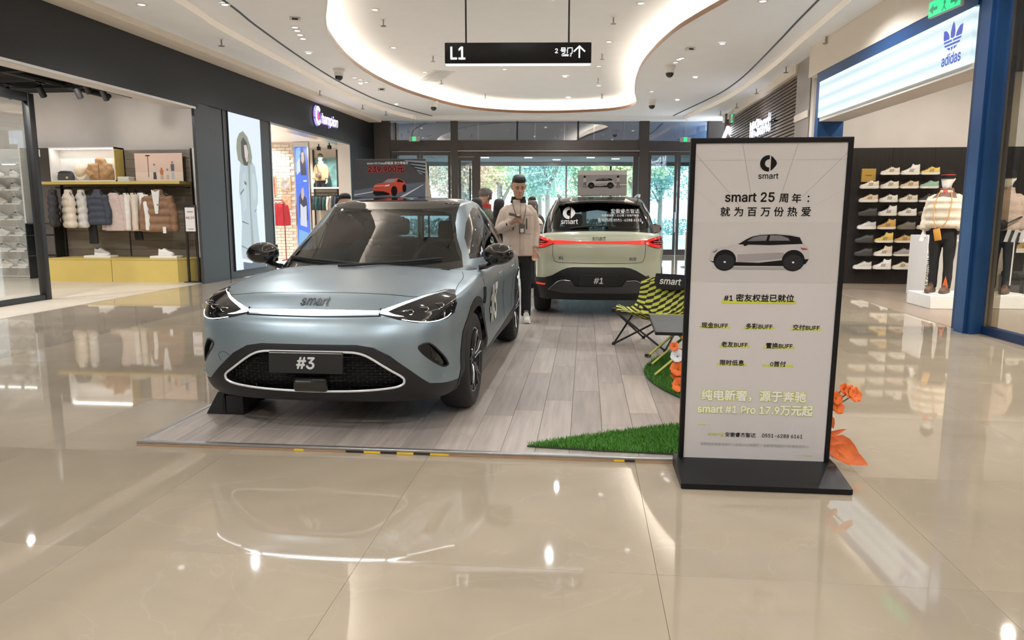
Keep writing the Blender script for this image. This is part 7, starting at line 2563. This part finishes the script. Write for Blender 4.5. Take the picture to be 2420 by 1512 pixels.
# red tracksuit rack and lifesize blue dressed mannequins near the door
rk = thing('clothes_rack', 'red steel clothes rack in front of the brick partition', 'rack', (-9.5, 21.6, .004))
M_REDST = mat('red_steel', (.25, .02, .02), .4)
MB().tube([(-.25, 0, 0), (-.25, 0, 1.78), (-.2, 0, 1.85), (.2, 0, 1.85), (.25, 0, 1.78), (.25, 0, 0)], .018, 8).build('frame', M_REDST, rk)
for x in (-.25, .25):
    MB().cyl((x, -.3, .02), (x, .3, .02), .018, 8).build('foot', M_REDST, rk)
for k in range(4):
    garment('tracksuit_jacket', 'red tracksuit top, number %s on the red clothes rack' % ['one', 'two', 'three', 'four'][k], (-9.66 + k * .11, 21.6, 1.852), R(60), 'red', 'sweat', L=.8, group='red tops on the rack', scale=.85)
wm = make_person('mannequin', 'mannequin in blue sweatshirt and white trousers by the shop opening', 'mannequin', (-8.95, 18.3), R(-30), H=1.75, skin=mat('mannequin_white', (.74, .72, .68), .4), top=mat('sweat_blue', (.06, .13, .48), .8, noise=.1), legs=M_CWHITE, shoes=M_CRED, face=False, voxel=.02, z=.004)
for loc in ((-8.6, 23.0, 3.66), (-8.1, 22.6, 3.66)):
    t = thing('track_spotlight', 'small black spotlight on the white shop ceiling %s' % ('above the mannequin shelf' if loc[0] < -8.3 else 'above the mural panels'), 'spotlight', loc, 0, 'black shop spotlights')
    MB().cyl((0, 0, 0), (0, 0, -.08), .02, 8).build('stem', M_BLACK, t)
    MB().rbox(-.05, .05, -.06, .06, -.2, -.08, .01).build('can', M_BLACK, t)
# ------------------------------------------------------------------ right shoe shop: blue portal and lit sign
RROT = R(3.0)
RO = (4.58, 9.4, 0)
def rpt(x, y, z=0):
    return (RO[0] + x * cos(RROT) - y * sin(RROT), RO[1] + x * sin(RROT) + y * cos(RROT), z)
M_BLUEP = mat('portal_blue_paint', (.018, .075, .22), .3, .2, noise=.06, nscale=4)
M_BLUEP2 = mat('portal_deep_blue', (.010, .035, .11), .35, .2, noise=.06, nscale=4)
po = thing('blue_portal', 'tall blue metal portal frame around the shoe shop entrance', 'portal', RO, RROT)
MB().box(-.02, .45, 4.98, 5.16, 0, 4.03).build('jamb', M_BLUEP, po, smooth=0)
MB().box(-.0, .16, -.20, .03, 0, 4.03).build('jamb', M_BLUEP2, po, smooth=0)
MB().box(-.10, .13, -.40, -.20, 0, 4.6).build('jamb', M_BLUEP, po, smooth=0)
MB().box(-.06, .12, -.46, -.40, 0, 4.6).build('jamb_edge', M_BLUEP, po, smooth=0)
MB().box(-.02, .45, .03, 4.98, 3.85, 4.03).build('header', M_BLUEP, po, smooth=0)
MB().box(.0, .45, .03, 4.98, 3.13, 3.2).build('header_soffit', M_SHOPWALL, po, smooth=0)
MB().box(-.03, .45, -12, 5.6, 4.03, 4.6).build('upper_wall', M_CEIL2, po, smooth=0)
# lit fascia sign
def tube_glow():
    m = bpy.data.materials.new('lit_fascia_glow')
    m.use_nodes = True
    nt = m.node_tree
    b = nt.nodes['Principled BSDF']
    tc = nt.nodes.new('ShaderNodeTexCoord')
    sp = nt.nodes.new('ShaderNodeSeparateXYZ')
    nt.links.new(tc.outputs['Object'], sp.inputs[0])
    w = nt.nodes.new('ShaderNodeMath'); w.operation = 'MULTIPLY_ADD'
    w.inputs[1].default_value = 30.0; w.inputs[2].default_value = 1.0
    nt.links.new(sp.outputs['Z'], w.inputs[0])
    s = nt.nodes.new('ShaderNodeMath'); s.operation = 'SINE'
    nt.links.new(w.outputs[0], s.inputs[0])
    mr = nt.nodes.new('ShaderNodeMapRange')
    mr.inputs['From Min'].default_value = -1; mr.inputs['To Min'].default_value = .38; mr.inputs['To Max'].default_value = .56
    nt.links.new(s.outputs[0], mr.inputs['Value'])
    b.inputs['Base Color'].default_value = (.05, .05, .05, 1)
    b.inputs['Emission Color'].default_value = (.74, .92, 1, 1)
    nt.links.new(mr.outputs[0], b.inputs['Emission Strength'])
    return m
asg = thing('fascia_lightbox', 'long glowing white fascia sign with a blue three-leaf emblem', 'sign', rpt(-.005, .07, 3.2), RROT)
MB().box(-.03, .1, 0, 4.9, 0, .64).build('glow_panel', tube_glow(), asg, smooth=0)
M_EMB = emat('emblem_blue', (.07, .12, .75), .32)
def ap(pts, nm='emblem_leaf'):
    # (a, h): a to the viewer's right from the emblem centre (towards -y), h height above panel bottom
    b = MB(); b.flat([[(.42 - a, h) for a, h in pts]], -.033, 'yz')
    return b.build(nm, M_EMB, asg, smooth=0, fix=False)
ap([(-.015, .385), (-.048, .40), (-.055, .46), (-.03, .54), (0, .585), (.03, .54), (.055, .46), (.048, .40), (.015, .385)])
ap([(-.07, .385), (-.20, .385), (-.215, .43), (-.215, .51), (-.15, .50), (-.10, .46), (-.075, .42)])
ap([(.07, .385), (.20, .385), (.215, .43), (.215, .51), (.15, .50), (.10, .46), (.075, .42)])
ap([(-.19, .345), (-.012, .345), (-.012, .37), (-.198, .37)], 'emblem_stripe'); ap([(.012, .345), (.19, .345), (.198, .37), (.012, .37)], 'emblem_stripe')
ap([(-.165, .30), (.165, .30), (.18, .325), (-.18, .325)], 'emblem_stripe')
ap([(-.125, .28), (-.045, .28), (-.035, .245), (-.07, .25)], 'emblem_tip'); ap([(-.03, .28), (.03, .28), (0, .225)], 'emblem_tip'); ap([(.125, .28), (.045, .28), (.035, .245), (.07, .25)], 'emblem_tip')
text(asg, 'adidas', .20, M_EMB, (-.033, .42, .135), rot=(pi / 2, 0, -pi / 2), bold=.004, xs=.8)
# shop window glass towards the camera
gw = thing('shop_window', 'large glass shop window with white stripes beside the blue portal', 'shop window', rpt(.12, -.46), RROT)
MB().box(-.04, .06, -6, 0, 0, .1).build('bottom_rail', M_BLUEP2, gw, smooth=0)
MB().box(-.004, .008, -6, 0, .1, 4.4).build('pane', M_GLASS, gw, smooth=0)
MB().box(-.03, .05, -.03, .0, .1, 4.4).build('edge_channel', M_STEEL, gw, smooth=0)
MB().box(-.02, .03, -.19, -.05, .1, 4.4).build('edge_panel', glass_mat('frosted_edge', (.72, .68, .6), .06), gw, smooth=0)
M_STRIPE = mat('window_stripe', (.75, .74, .72), .6)
for k in range(18):
    y = -.2 - k * .13
    MB().flat([[(y, 1.10), (y - .07, 1.10), (y - .13, 1.24), (y - .06, 1.24)]], -.006, 'yz').build('stripe_sticker', M_STRIPE, gw, smooth=0, fix=False)
# shoe wall
gold = thing('gold_sign', 'small gold square sign at the top of the black shoe wall', 'sign', (5.64, 15.38, 2.06))
MB().box(-.135, .135, -.02, .02, 0, .26).build('plate', mat('brushed_gold', (.72, .48, .12), .35, .7, noise=.1, nscale=6, stretch=(1, 1, 10)), gold, smooth=0)
MB().box(-.06, .06, -.022, -.02, .12, .128).build('engraved_line', M_INK, gold, smooth=0)
SC_ = {'cream': (.72, .63, .48), 'white': (.78, .74, .68), 'yellow': (.78, .55, .12), 'tan': (.70, .52, .34), 'black': (.05, .045, .042), 'mustard': (.62, .36, .10), 'grey': (.34, .32, .30), 'olive': (.17, .15, .11), 'green': (.30, .50, .36), 'silver': (.55, .53, .5)}
def smat(c):
    return mat('shoe_' + c, SC_[c], .55, noise=.08, nscale=25)
GR = [[None, 'cream', 'white', 'yellow'], ['cream', 'cream', 'tan', 'green'], ['tan', 'white', 'cream', 'black'], ['black', 'white', 'white', 'olive'], ['silver', 'mustard', 'olive', 'white'], ['black', 'yellow', 'mustard', 'cream'], ['black', 'cream', 'grey', 'white'], ['silver', 'white', 'cream', 'white']]
KD = [['runner', 'low', 'high', 'low'], ['runner', 'low', 'low', 'low'], ['runner', 'low', 'low', 'low'], ['runner', 'high', 'low', 'runner'], ['runner', 'high', 'low', 'low'], ['runner', 'high', 'low', 'low'], ['runner', 'high', 'low', 'low'], ['runner', 'high', 'low', 'low']]
rn = ['top', 'second', 'third', 'fourth', 'fifth', 'sixth', 'seventh', 'bottom']
cn2 = ['first column by the standing sign', 'second column', 'third column', 'fourth column behind the mannequin']
clr = mat('clear_shelf', (.10, .10, .10), .2)
rail_me = None
for i in range(8):
    z = 2.19 - i * .268
    for j in range(4):
        x = 5.63 + j * .378 - (.03 if i > 4 else 0)
        c = GR[i][j]
        if c is None:
            continue
        cname = c
        make_shoe('%s %s shoe, %s row, %s of the black wall' % (cname, {'low': 'low', 'high': 'high-top', 'runner': 'chunky'}[KD[i][j]], rn[i], cn2[j]), 'shoe', (x, 15.27, z), R(-6), smat(c), smat('white') if c not in ('black', 'olive') or KD[i][j] == 'low' and c == 'black' else smat('black' if KD[i][j] == 'runner' else 'olive'), smat('olive') if c in ('white', 'cream', 'mustard', 'tan', 'yellow') else (smat('white') if c == 'black' and KD[i][j] == 'low' else None), KD[i][j], 1.18, 'shoes on the black wall')
sw_ = thing('shoe_peg_row', 'clear shoe pegs on the black shoe wall', 'shelf', (0, 15.4, 0))
for i in range(8):
    for j in range(4):
        if GR[i][j] is None:
            continue
        z = 2.19 - i * .268
        x = 5.63 + j * .378 - (.03 if i > 4 else 0)
        if rail_me is None:
            o = MB().box(-.1, .1, -.17, .005, -.008, -.001).build('peg', clr, sw_, smooth=0)
            rail_me = o.data
        else:
            o = link('peg', rail_me, None, sw_)
        o.location = (x, 0, z)
# mannequins
M_MANQ = mat('mannequin_white', (.74, .72, .68), .4)
def plinth(x0, x1, y0, y1, h, label):
    t = thing('display_plinth', label, 'plinth', ((x0 + x1) / 2, (y0 + y1) / 2, .004))
    w, d = (x1 - x0) / 2, (y1 - y0) / 2
    MB().rbox(-w, w, -d, d, 0, h, .006, 1).build('box', M_WHITE, t)
    MB().lathe([(.32, h), (.33, h + .006), (.32, h + .012), (.001, h + .012)], 28).build('turntable', M_WHITE, t)
    return t
plinth(5.16, 5.94, 11.3, 12.1, .20, 'white plinth under the mannequin in black beanie beside the portal')
mq = make_person('mannequin', 'mannequin in black beanie, cream puffer and black track trousers with orange phone pouch', 'mannequin', (5.44, 11.68), R(-42), H=1.84, skin=M_MANQ, top=M_CCREAM, legs=M_CBLACK, shoes=mat('shoe_brown', (.13, .075, .05), .6), hat=mat('beanie_black', (.012, .011, .012), .9, bump=.3, bscale=150), collar=mat('collar_brown', (.20, .12, .10), .7), face=False, voxel=.013, puffy=1.0, toplen=.93, z=.222)
def mqp(name, m, fn, sm=50):
    k = 1.84 / 1.75
    b = MB(); fn(b); b.v = [(p[0] * k, p[1] * k, p[2] * k) for p in b.v]
    return b.build(name, m, mq, smooth=sm)
M_ORP = mat('pouch_orange', (.62, .30, .05), .5, noise=.05)
mqp('phone_pouch', M_ORP, lambda b: (setattr(b, 'T', Matrix.Translation((-.02, -.185, .84)) @ Matrix.Rotation(R(-12), 4, 'Y')), b.rbox(-.045, .045, -.012, .012, -.085, .085, .008)))
mqp('pouch_strap', M_ORP, lambda b: b.tube([(.02, -.19, .93), (.10, -.19, 1.05), (.13, -.17, 1.3), (.08, -.07, 1.47)], .006, 6))
mqp('pouch_strap', M_ORP, lambda b: b.tube([(-.05, -.19, .93), (-.09, -.2, 1.1), (-.09, -.17, 1.3), (-.06, -.07, 1.47)], .006, 6))
mqp('beanie_stripe', mat('stripe_red', (.7, .08, .05), .7), lambda b: b.loft([ell(0, 0, 1.505 + .178 + z, .0915, .114, 24) for z in (0, .01)], cap=False))
mqp('jacket_yoke', mat('collar_brown', (.20, .12, .10), .7), lambda b: b.loft([ell(0, .01, z, rx, ry, 24, 2.3) for z, rx, ry in ((1.36, .19, .135), (1.40, .15, .115), (1.44, .11, .098))], cap=False))
mqp('red_collar', mat('stripe_red', (.7, .08, .05), .7), lambda b: b.loft([ell(0, -.01, z, rx, ry, 20) for z, rx, ry in ((1.44, .07, .085), (1.48, .066, .07))], cap=False))
mqp('trouser_insert', mat('insert_orange', (.65, .14, .03), .7), lambda b: b.prism([(.06, .08), (.10, .24), (.14, .08)], -.075, -.06, 'xz'))
plinth(6.0, 6.72, 11.4, 12.1, .19, 'white plinth under the mannequin in the fleece jacket behind the glass')
mq2 = make_person('mannequin', 'mannequin in beige fleece jacket and white-striped track trousers behind the glass', 'mannequin', (6.34, 11.75), R(-42), H=1.86, skin=M_MANQ, top=mat('fleece_pink_beige', (.50, .38, .32), .95, noise=.12, nscale=40, bump=.6, bscale=120), legs=M_CBLACK, shoes=mat('shoe_brown', (.13, .075, .05), .6), hat=mat('beanie_black', (.012, .011, .012), .9), collar=mat('fleece_pink_beige', (.5, .38, .32), .9), face=False, voxel=.014, puffy=.3, toplen=.9, z=.212)
k2 = 1.86 / 1.75
for s in (-1, 1):
    b = MB(); b.tube([(s * .16, -.06, .85), (s * .155, -.055, .5), (s * .15, -.05, .12)], .009, 6)
    b.v = [(p[0] * k2, p[1] * k2, p[2] * k2) for p in b.v]
    b.build('trouser_stripe', M_CWHITE, mq2)
b = MB(); b.loft([ell(-.03, -.2, .98 + z, rx, .06, 14) for z, rx in ((-.07, .07), (-.03, .12), (.03, .12), (.07, .08))]); b.v = [(p[0] * k2, p[1] * k2, p[2] * k2) for p in b.v]
b.build('belt_bag', M_BLACKP, mq2, smooth=60)
b = MB(); b.tube([(.08, -.2, 1.0), (.2, -.12, 1.08), (.22, .0, 1.1)], .012, 6); b.v = [(p[0] * k2, p[1] * k2, p[2] * k2) for p in b.v]
b.build('bag_strap', M_BLACKP, mq2)
cab = thing('display_cabinet', 'white display cabinet with clear top case behind the puffer mannequin', 'cabinet', (5.78, 12.9, .004))
MB().rbox(0, 1.3, 0, .7, 0, 1.05, .006, 1).build('body', M_WHITE, cab)
M_ACR = glass_mat('clear_acrylic', (.94, .96, .96), .03)
MB().box(.1, 1.2, .1, .6, 1.05, 1.38).build('clear_case', M_ACR, cab, smooth=0)
text(cab, 'ADIDAS ORIGINALS', .09, M_INK, (.035, -.002, .36), rot=(pi / 2, -pi / 2, 0), bold=.001)
bn = thing('shop_bench', 'dark bench seen through the striped shop window', 'bench', (7.55, 12.6, .004))
MB().rbox(-.6, .6, -.25, .25, .38, .47, .02).build('seat', M_INTER2, bn)
for x in (-.5, .5):
    for y in (-.2, .2):
        MB().box(x - .02, x + .02, y - .02, y + .02, 0, .39).build('leg', M_BLACK, bn, smooth=0)
tbl = thing('shoe_table', 'white shoe display table behind the fleece mannequin', 'table', (7.6, 13.6, .004))
for z in (.75, 1.1):
    MB().box(-.7, .7, -.3, .3, z, z + .03).build('shelf', M_WHITE, tbl, smooth=0)
for x in (-.66, .66):
    MB().box(x - .02, x + .02, -.28, .28, 0, 1.12).build('side', M_WHITE, tbl, smooth=0)
for k, (x, z, c) in enumerate(((-.45, 1.134, 'white'), (0, 1.134, 'silver'), (.45, 1.134, 'tan'), (-.45, .784, 'tan'), (0, .784, 'mustard'), (.45, .784, 'white'))):
    make_shoe('%s low shoe on the %s board of the white shoe table, spot %s' % (c, 'top' if z > 1 else 'lower', 'one two three one two three'.split()[k]), 'shoe', (7.6 + x, 13.5, z), R(10), smat(c), smat('white'), smat('olive'), 'low', 1.1, 'shoes on the white table')
for x, y, l in ((5.3, 13.0, 'nearer the shoe wall column'), (5.65, 13.0, 'above the mannequin')):
    t = track_spot((x, y, 3.68), R(25), 'black track spotlight in the shoe shop ' + l)
    MB().cyl((0, 0, 0), (0, 0, .48), .012, 8).build('drop_rod', M_BLACK, t)
dl = thing('recessed_downlight', 'round glowing downlight in the dark ceiling of the shoe shop', 'downlight', (5.75, 12.2, 4.15))
MB().lathe([(.001, -.012), (.09, -.012), (.09, 0), (.001, 0)], 24).build('lens', emat('shop_downlight', (1, .93, .82), 9), dl)
MB().lathe([(.09, -.02), (.115, -.02), (.115, 0), (.09, 0)], 24, cap=False).build('rim', M_WHITE, dl)

# ------------------------------------------------------------------ coffee shop signs on the right
ms = thing('coffee_shop_sign', 'glowing white letter sign on the walnut slat board', 'sign', (4.47, 19.6, 3.66))
text(ms, 'M Stand', .62, emat('cool_white_letter', (.88, .93, 1), 3.0), (-.07, 0, 0), rot=(pi / 2, 0, -pi / 2), bold=.014, xs=1.0)
text(ms, 'M Stand', .62, mat('letter_return', (.25, .3, .4), .4), (-.03, 0, -.004), rot=(pi / 2, 0, -pi / 2), bold=.02, xs=1.0)
MB().box(-.02, .06, -1.3, 1.3, -.04, .0).build('rail', M_BLACK, ms, smooth=0)
MB().box(-.072, -.02, -1.2, 1.2, -.03, -.012).build('letter_rail', M_BLACK, ms, smooth=0)
mm = thing('logo_sign', 'glowing white zigzag M logo on the brown end panel', 'sign', (4.56, 24.19, 3.82))
MB().prism([(-.27, 0), (-.16, 0), (-.09, .2), (0, .04), (.09, .2), (.16, 0), (.27, 0), (.13, .38), (.06, .38), (0, .25), (-.06, .38), (-.13, .38)], -.06, -.01, 'xz').build('letter', emat('cool_white_letter', (.88, .93, 1), 3.0), mm, smooth=0)
MB().cyl((-.2, 0.01, .05), (-.2, -.03, .05), .02, 8).build('pin', M_BLACK, mm)
spot_light('sign_glow_lamp', (4.0, 19.6, 3.66), 18, 160, (.75, .82, 1), 1, .3, (0, R(-90), 0))
# ------------------------------------------------------------------ emergency exit signs
M_EXIT = emat('exit_green', (.02, .85, .32), .5)
M_EXITB = mat('exit_case', (.45, .45, .42), .5, noise=.05)
def exit_sign(label, loc, rz, w=.36, h=.16, drop=.6, full=False, pend=True):
    t = thing('exit_sign', label, 'exit sign', loc, rz, 'emergency exit signs')
    MB().rbox(-w / 2, w / 2, -.02, .02, 0, h, .004, 1).build('case', M_EXITB, t)
    gw_ = w * .96 if full else w * .34
    MB().box(-gw_ / 2, gw_ / 2, -.024, -.02, .008, h - .008).build('green_face', M_EXIT, t, smooth=0)
    b = MB()
    s = h / .16
    b.flat([[(-.03 * s, .02 * s), (.0, .07 * s), (-.01 * s, .1 * s), (.012 * s, .12 * s), (.03 * s, .09 * s), (.012 * s, .06 * s), (.04 * s, .02 * s), (.03 * s, .015 * s), (.005 * s, .05 * s), (-.02 * s, .01 * s)]], -.0255, 'xz')
    b.build('running_figure', M_PWHITE if not full else emat('exit_dark', (.0, .25, .1), .5), t, smooth=0, fix=False)
    if full:
        for s_ in (-1, 1):
            b = MB(); b.flat([[(s_ * w * .46, h * .45), (s_ * w * .33, h * .75), (s_ * w * .33, h * .55), (s_ * w * .2, h * .55), (s_ * w * .2, h * .35), (s_ * w * .33, h * .35), (s_ * w * .33, h * .15)]], -.0255, 'xz')
            b.build('arrow', emat('exit_dark', (.0, .25, .1), .5), t, smooth=0, fix=False)
    if pend:
        MB().tube([(0, 0, h), (.03, .01, h + drop * .5), (0, 0, h + drop)], .006, 6).build('pendant', M_EXITB, t)
    return t
exit_sign('green exit sign hanging before the left glass doors', fpt(-3.3, -.6, 3.86), FROT, drop=.83)
exit_sign('green exit sign hanging before the right glass doors', fpt(5.85, -.6, 3.84), FROT, drop=.85)
exit_sign('green exit sign on a post before the zigzag logo', (4.36, 23.0, 4.16), R(-20), w=.16, h=.26, drop=.2, full=False)
exit_sign('green double-arrow exit sign above the blue portal', rpt(-.25, .30, 3.84), R(-84) + RROT, w=.62, h=.2, drop=.68, full=True)
exit_sign('small dark exit sign under the ceiling inside the sportswear shop', (-9.25, 20.0, 3.46), 0, w=.3, h=.12, drop=.1)
# ------------------------------------------------------------------ ceiling fixtures
SPR = [(-3.86, 13.94, 5.06), (-3.59, 17.16, 5.06), (-6.71, 13.21, 4.6), (-6.93, 18.76, 4.6), (-6.55, 21.2, 4.6), (-6.23, 22.54, 4.6), (0.46, 14.23, 5.06), (0.32, 17.33, 5.06), (0.28, 20.28, 5.06), (0.44, 22.91, 5.06), (-3.11, 22.55, 5.06), (-3.97, 20.03, 5.06), (4.3, 16.84, 4.6), (4.3, 19.6, 4.6), (4.12, 23.59, 4.6), (4.3, 22.06, 4.6), (4.28, 14.13, 4.6)]
M_SPR = mat('sprinkler_chrome', (.35, .33, .31), .35, .8)
s0 = None
for x, y, z in SPR:
    if s0 is None:
        s0 = thing('sprinkler', 'small chrome ceiling sprinkler', 'sprinkler', (x, y, z), 0, 'ceiling sprinklers')
        MB().lathe([(.05, -.008), (.05, 0), (.001, 0)], 14).build('rosette', M_CEIL, s0)
        MB().cyl((0, 0, -.005), (0, 0, -.12), .014, 8).build('stem', M_SPR, s0)
        MB().lathe([(.001, -.13), (.055, -.13), (.055, -.122), (.001, -.122)], 12).build('deflector', M_SPR, s0)
    else:
        dup(s0, (x, y, z), 0)
DLS = [(-5.22, 13.01, 4.72), (-5.27, 13.24, 4.72), (-5.34, 13.54, 4.72), (-5.4, 13.83, 4.72), (-5.66, 17.74, 4.72), (-5.61, 18.02, 4.72), (-5.56, 18.37, 4.72), (-4.28, 16.23, 5.06), (-4.19, 19.01, 5.06), (1.94, 16.43, 4.72), (1.99, 16.31, 4.72), (1.91, 16.73, 4.72), (0.44, 16.16, 5.06), (0.26, 18.71, 5.06), (0.32, 21.44, 5.06), (-2.1, 18.84, 5.06), (-3.83, 13.3, 5.06), (0.9, 13.38, 5.06), (1.73, 20.5, 4.72), (-6.83, 10.99, 4.6), (2.71, 12.21, 4.72)]
d0 = None
M_DLG = emat('mall_downlight_glow', (1, .97, .93), 2.5)
for x, y, z in DLS + [q for q in DOWNLIGHTS]:
    if d0 is None:
        d0 = thing('recessed_downlight', 'small white recessed ceiling downlight', 'downlight', (x, y, z), 0, 'mall ceiling downlights')
        MB().lathe([(.001, -.006), (.055, -.006), (.055, -.002), (.001, -.002)], 16).build('lens', M_DLG, d0)
        MB().lathe([(.055, -.012), (.085, -.008), (.085, .0), (.055, .0)], 16, cap=False).build('rim', M_WHITE, d0)
    else:
        dup(d0, (x, y, z), 0)
c0 = None
for (x, y, z), lab in zip(((-5.7, 16.7, 4.72), (1.83, 17.09, 4.72), (-4.53, 21.65, 4.72), (1.87, 21.98, 4.72)), ('dome security camera over the left ceiling band before the script sign', 'dome security camera on the right of the hanging sign', 'dome security camera near the left glass doors', 'dome security camera near the right glass doors')):
    if c0 is None:
        c0 = thing('security_camera', lab, 'camera', (x, y, z), 0, 'dome security cameras')
        MB().lathe([(.001, 0), (.13, 0), (.13, -.05), (.10, -.07), (.10, -.16), (.001, -.16)], 20).build('housing', M_WHITE, c0)
        MB().ball((0, 0, -.17), .092, 16, 10).build('dome', M_PIANO, c0)
    else:
        dup(c0, (x, y, z), 0, lab)
for (x, y, z), lab in zip(((-4.97, 12.41, 4.72), (-5.44, 19.31, 4.72), (2.03, 15.36, 4.72)), ('white ceiling sensor box beside four small downlights', 'white ceiling sensor box beyond the three downlights', 'white ceiling sensor box right of the hanging sign')):
    t = thing('ceiling_sensor', lab, 'sensor', (x, y, z), R(20), 'ceiling sensor boxes')
    MB().rbox(-.09, .09, -.06, .06, -.06, 0, .008).build('box', M_WHITE, t)
    MB().box(-.05, .05, -.062, -.058, -.05, -.02).build('window', M_INTER2, t, smooth=0)
vt = thing('air_vent', 'white slatted air vent in the recessed ceiling', 'vent', (-4.02, 19.55, 5.06), R(-62))
for q in ((-.75, .75, -.3, -.26), (-.75, .75, .26, .3), (-.75, -.71, -.26, .26), (.71, .75, -.26, .26)):
    MB().box(*q, -.02, .0).build('frame', M_WHITE, vt, smooth=0)
MB().box(-.71, .71, -.26, .26, -.002, 0).build('duct', M_FASC2, vt, smooth=0)
v0 = None
for k in range(11):
    if v0 is None:
        v0 = MB().box(-.71, .71, -.012, .012, -.018, -.006).build('slat', M_CEIL, vt, smooth=0)
        o = v0
    else:
        o = v0.copy(); COL.objects.link(o)
    o.location = (0, -.24 + k * .048, 0)
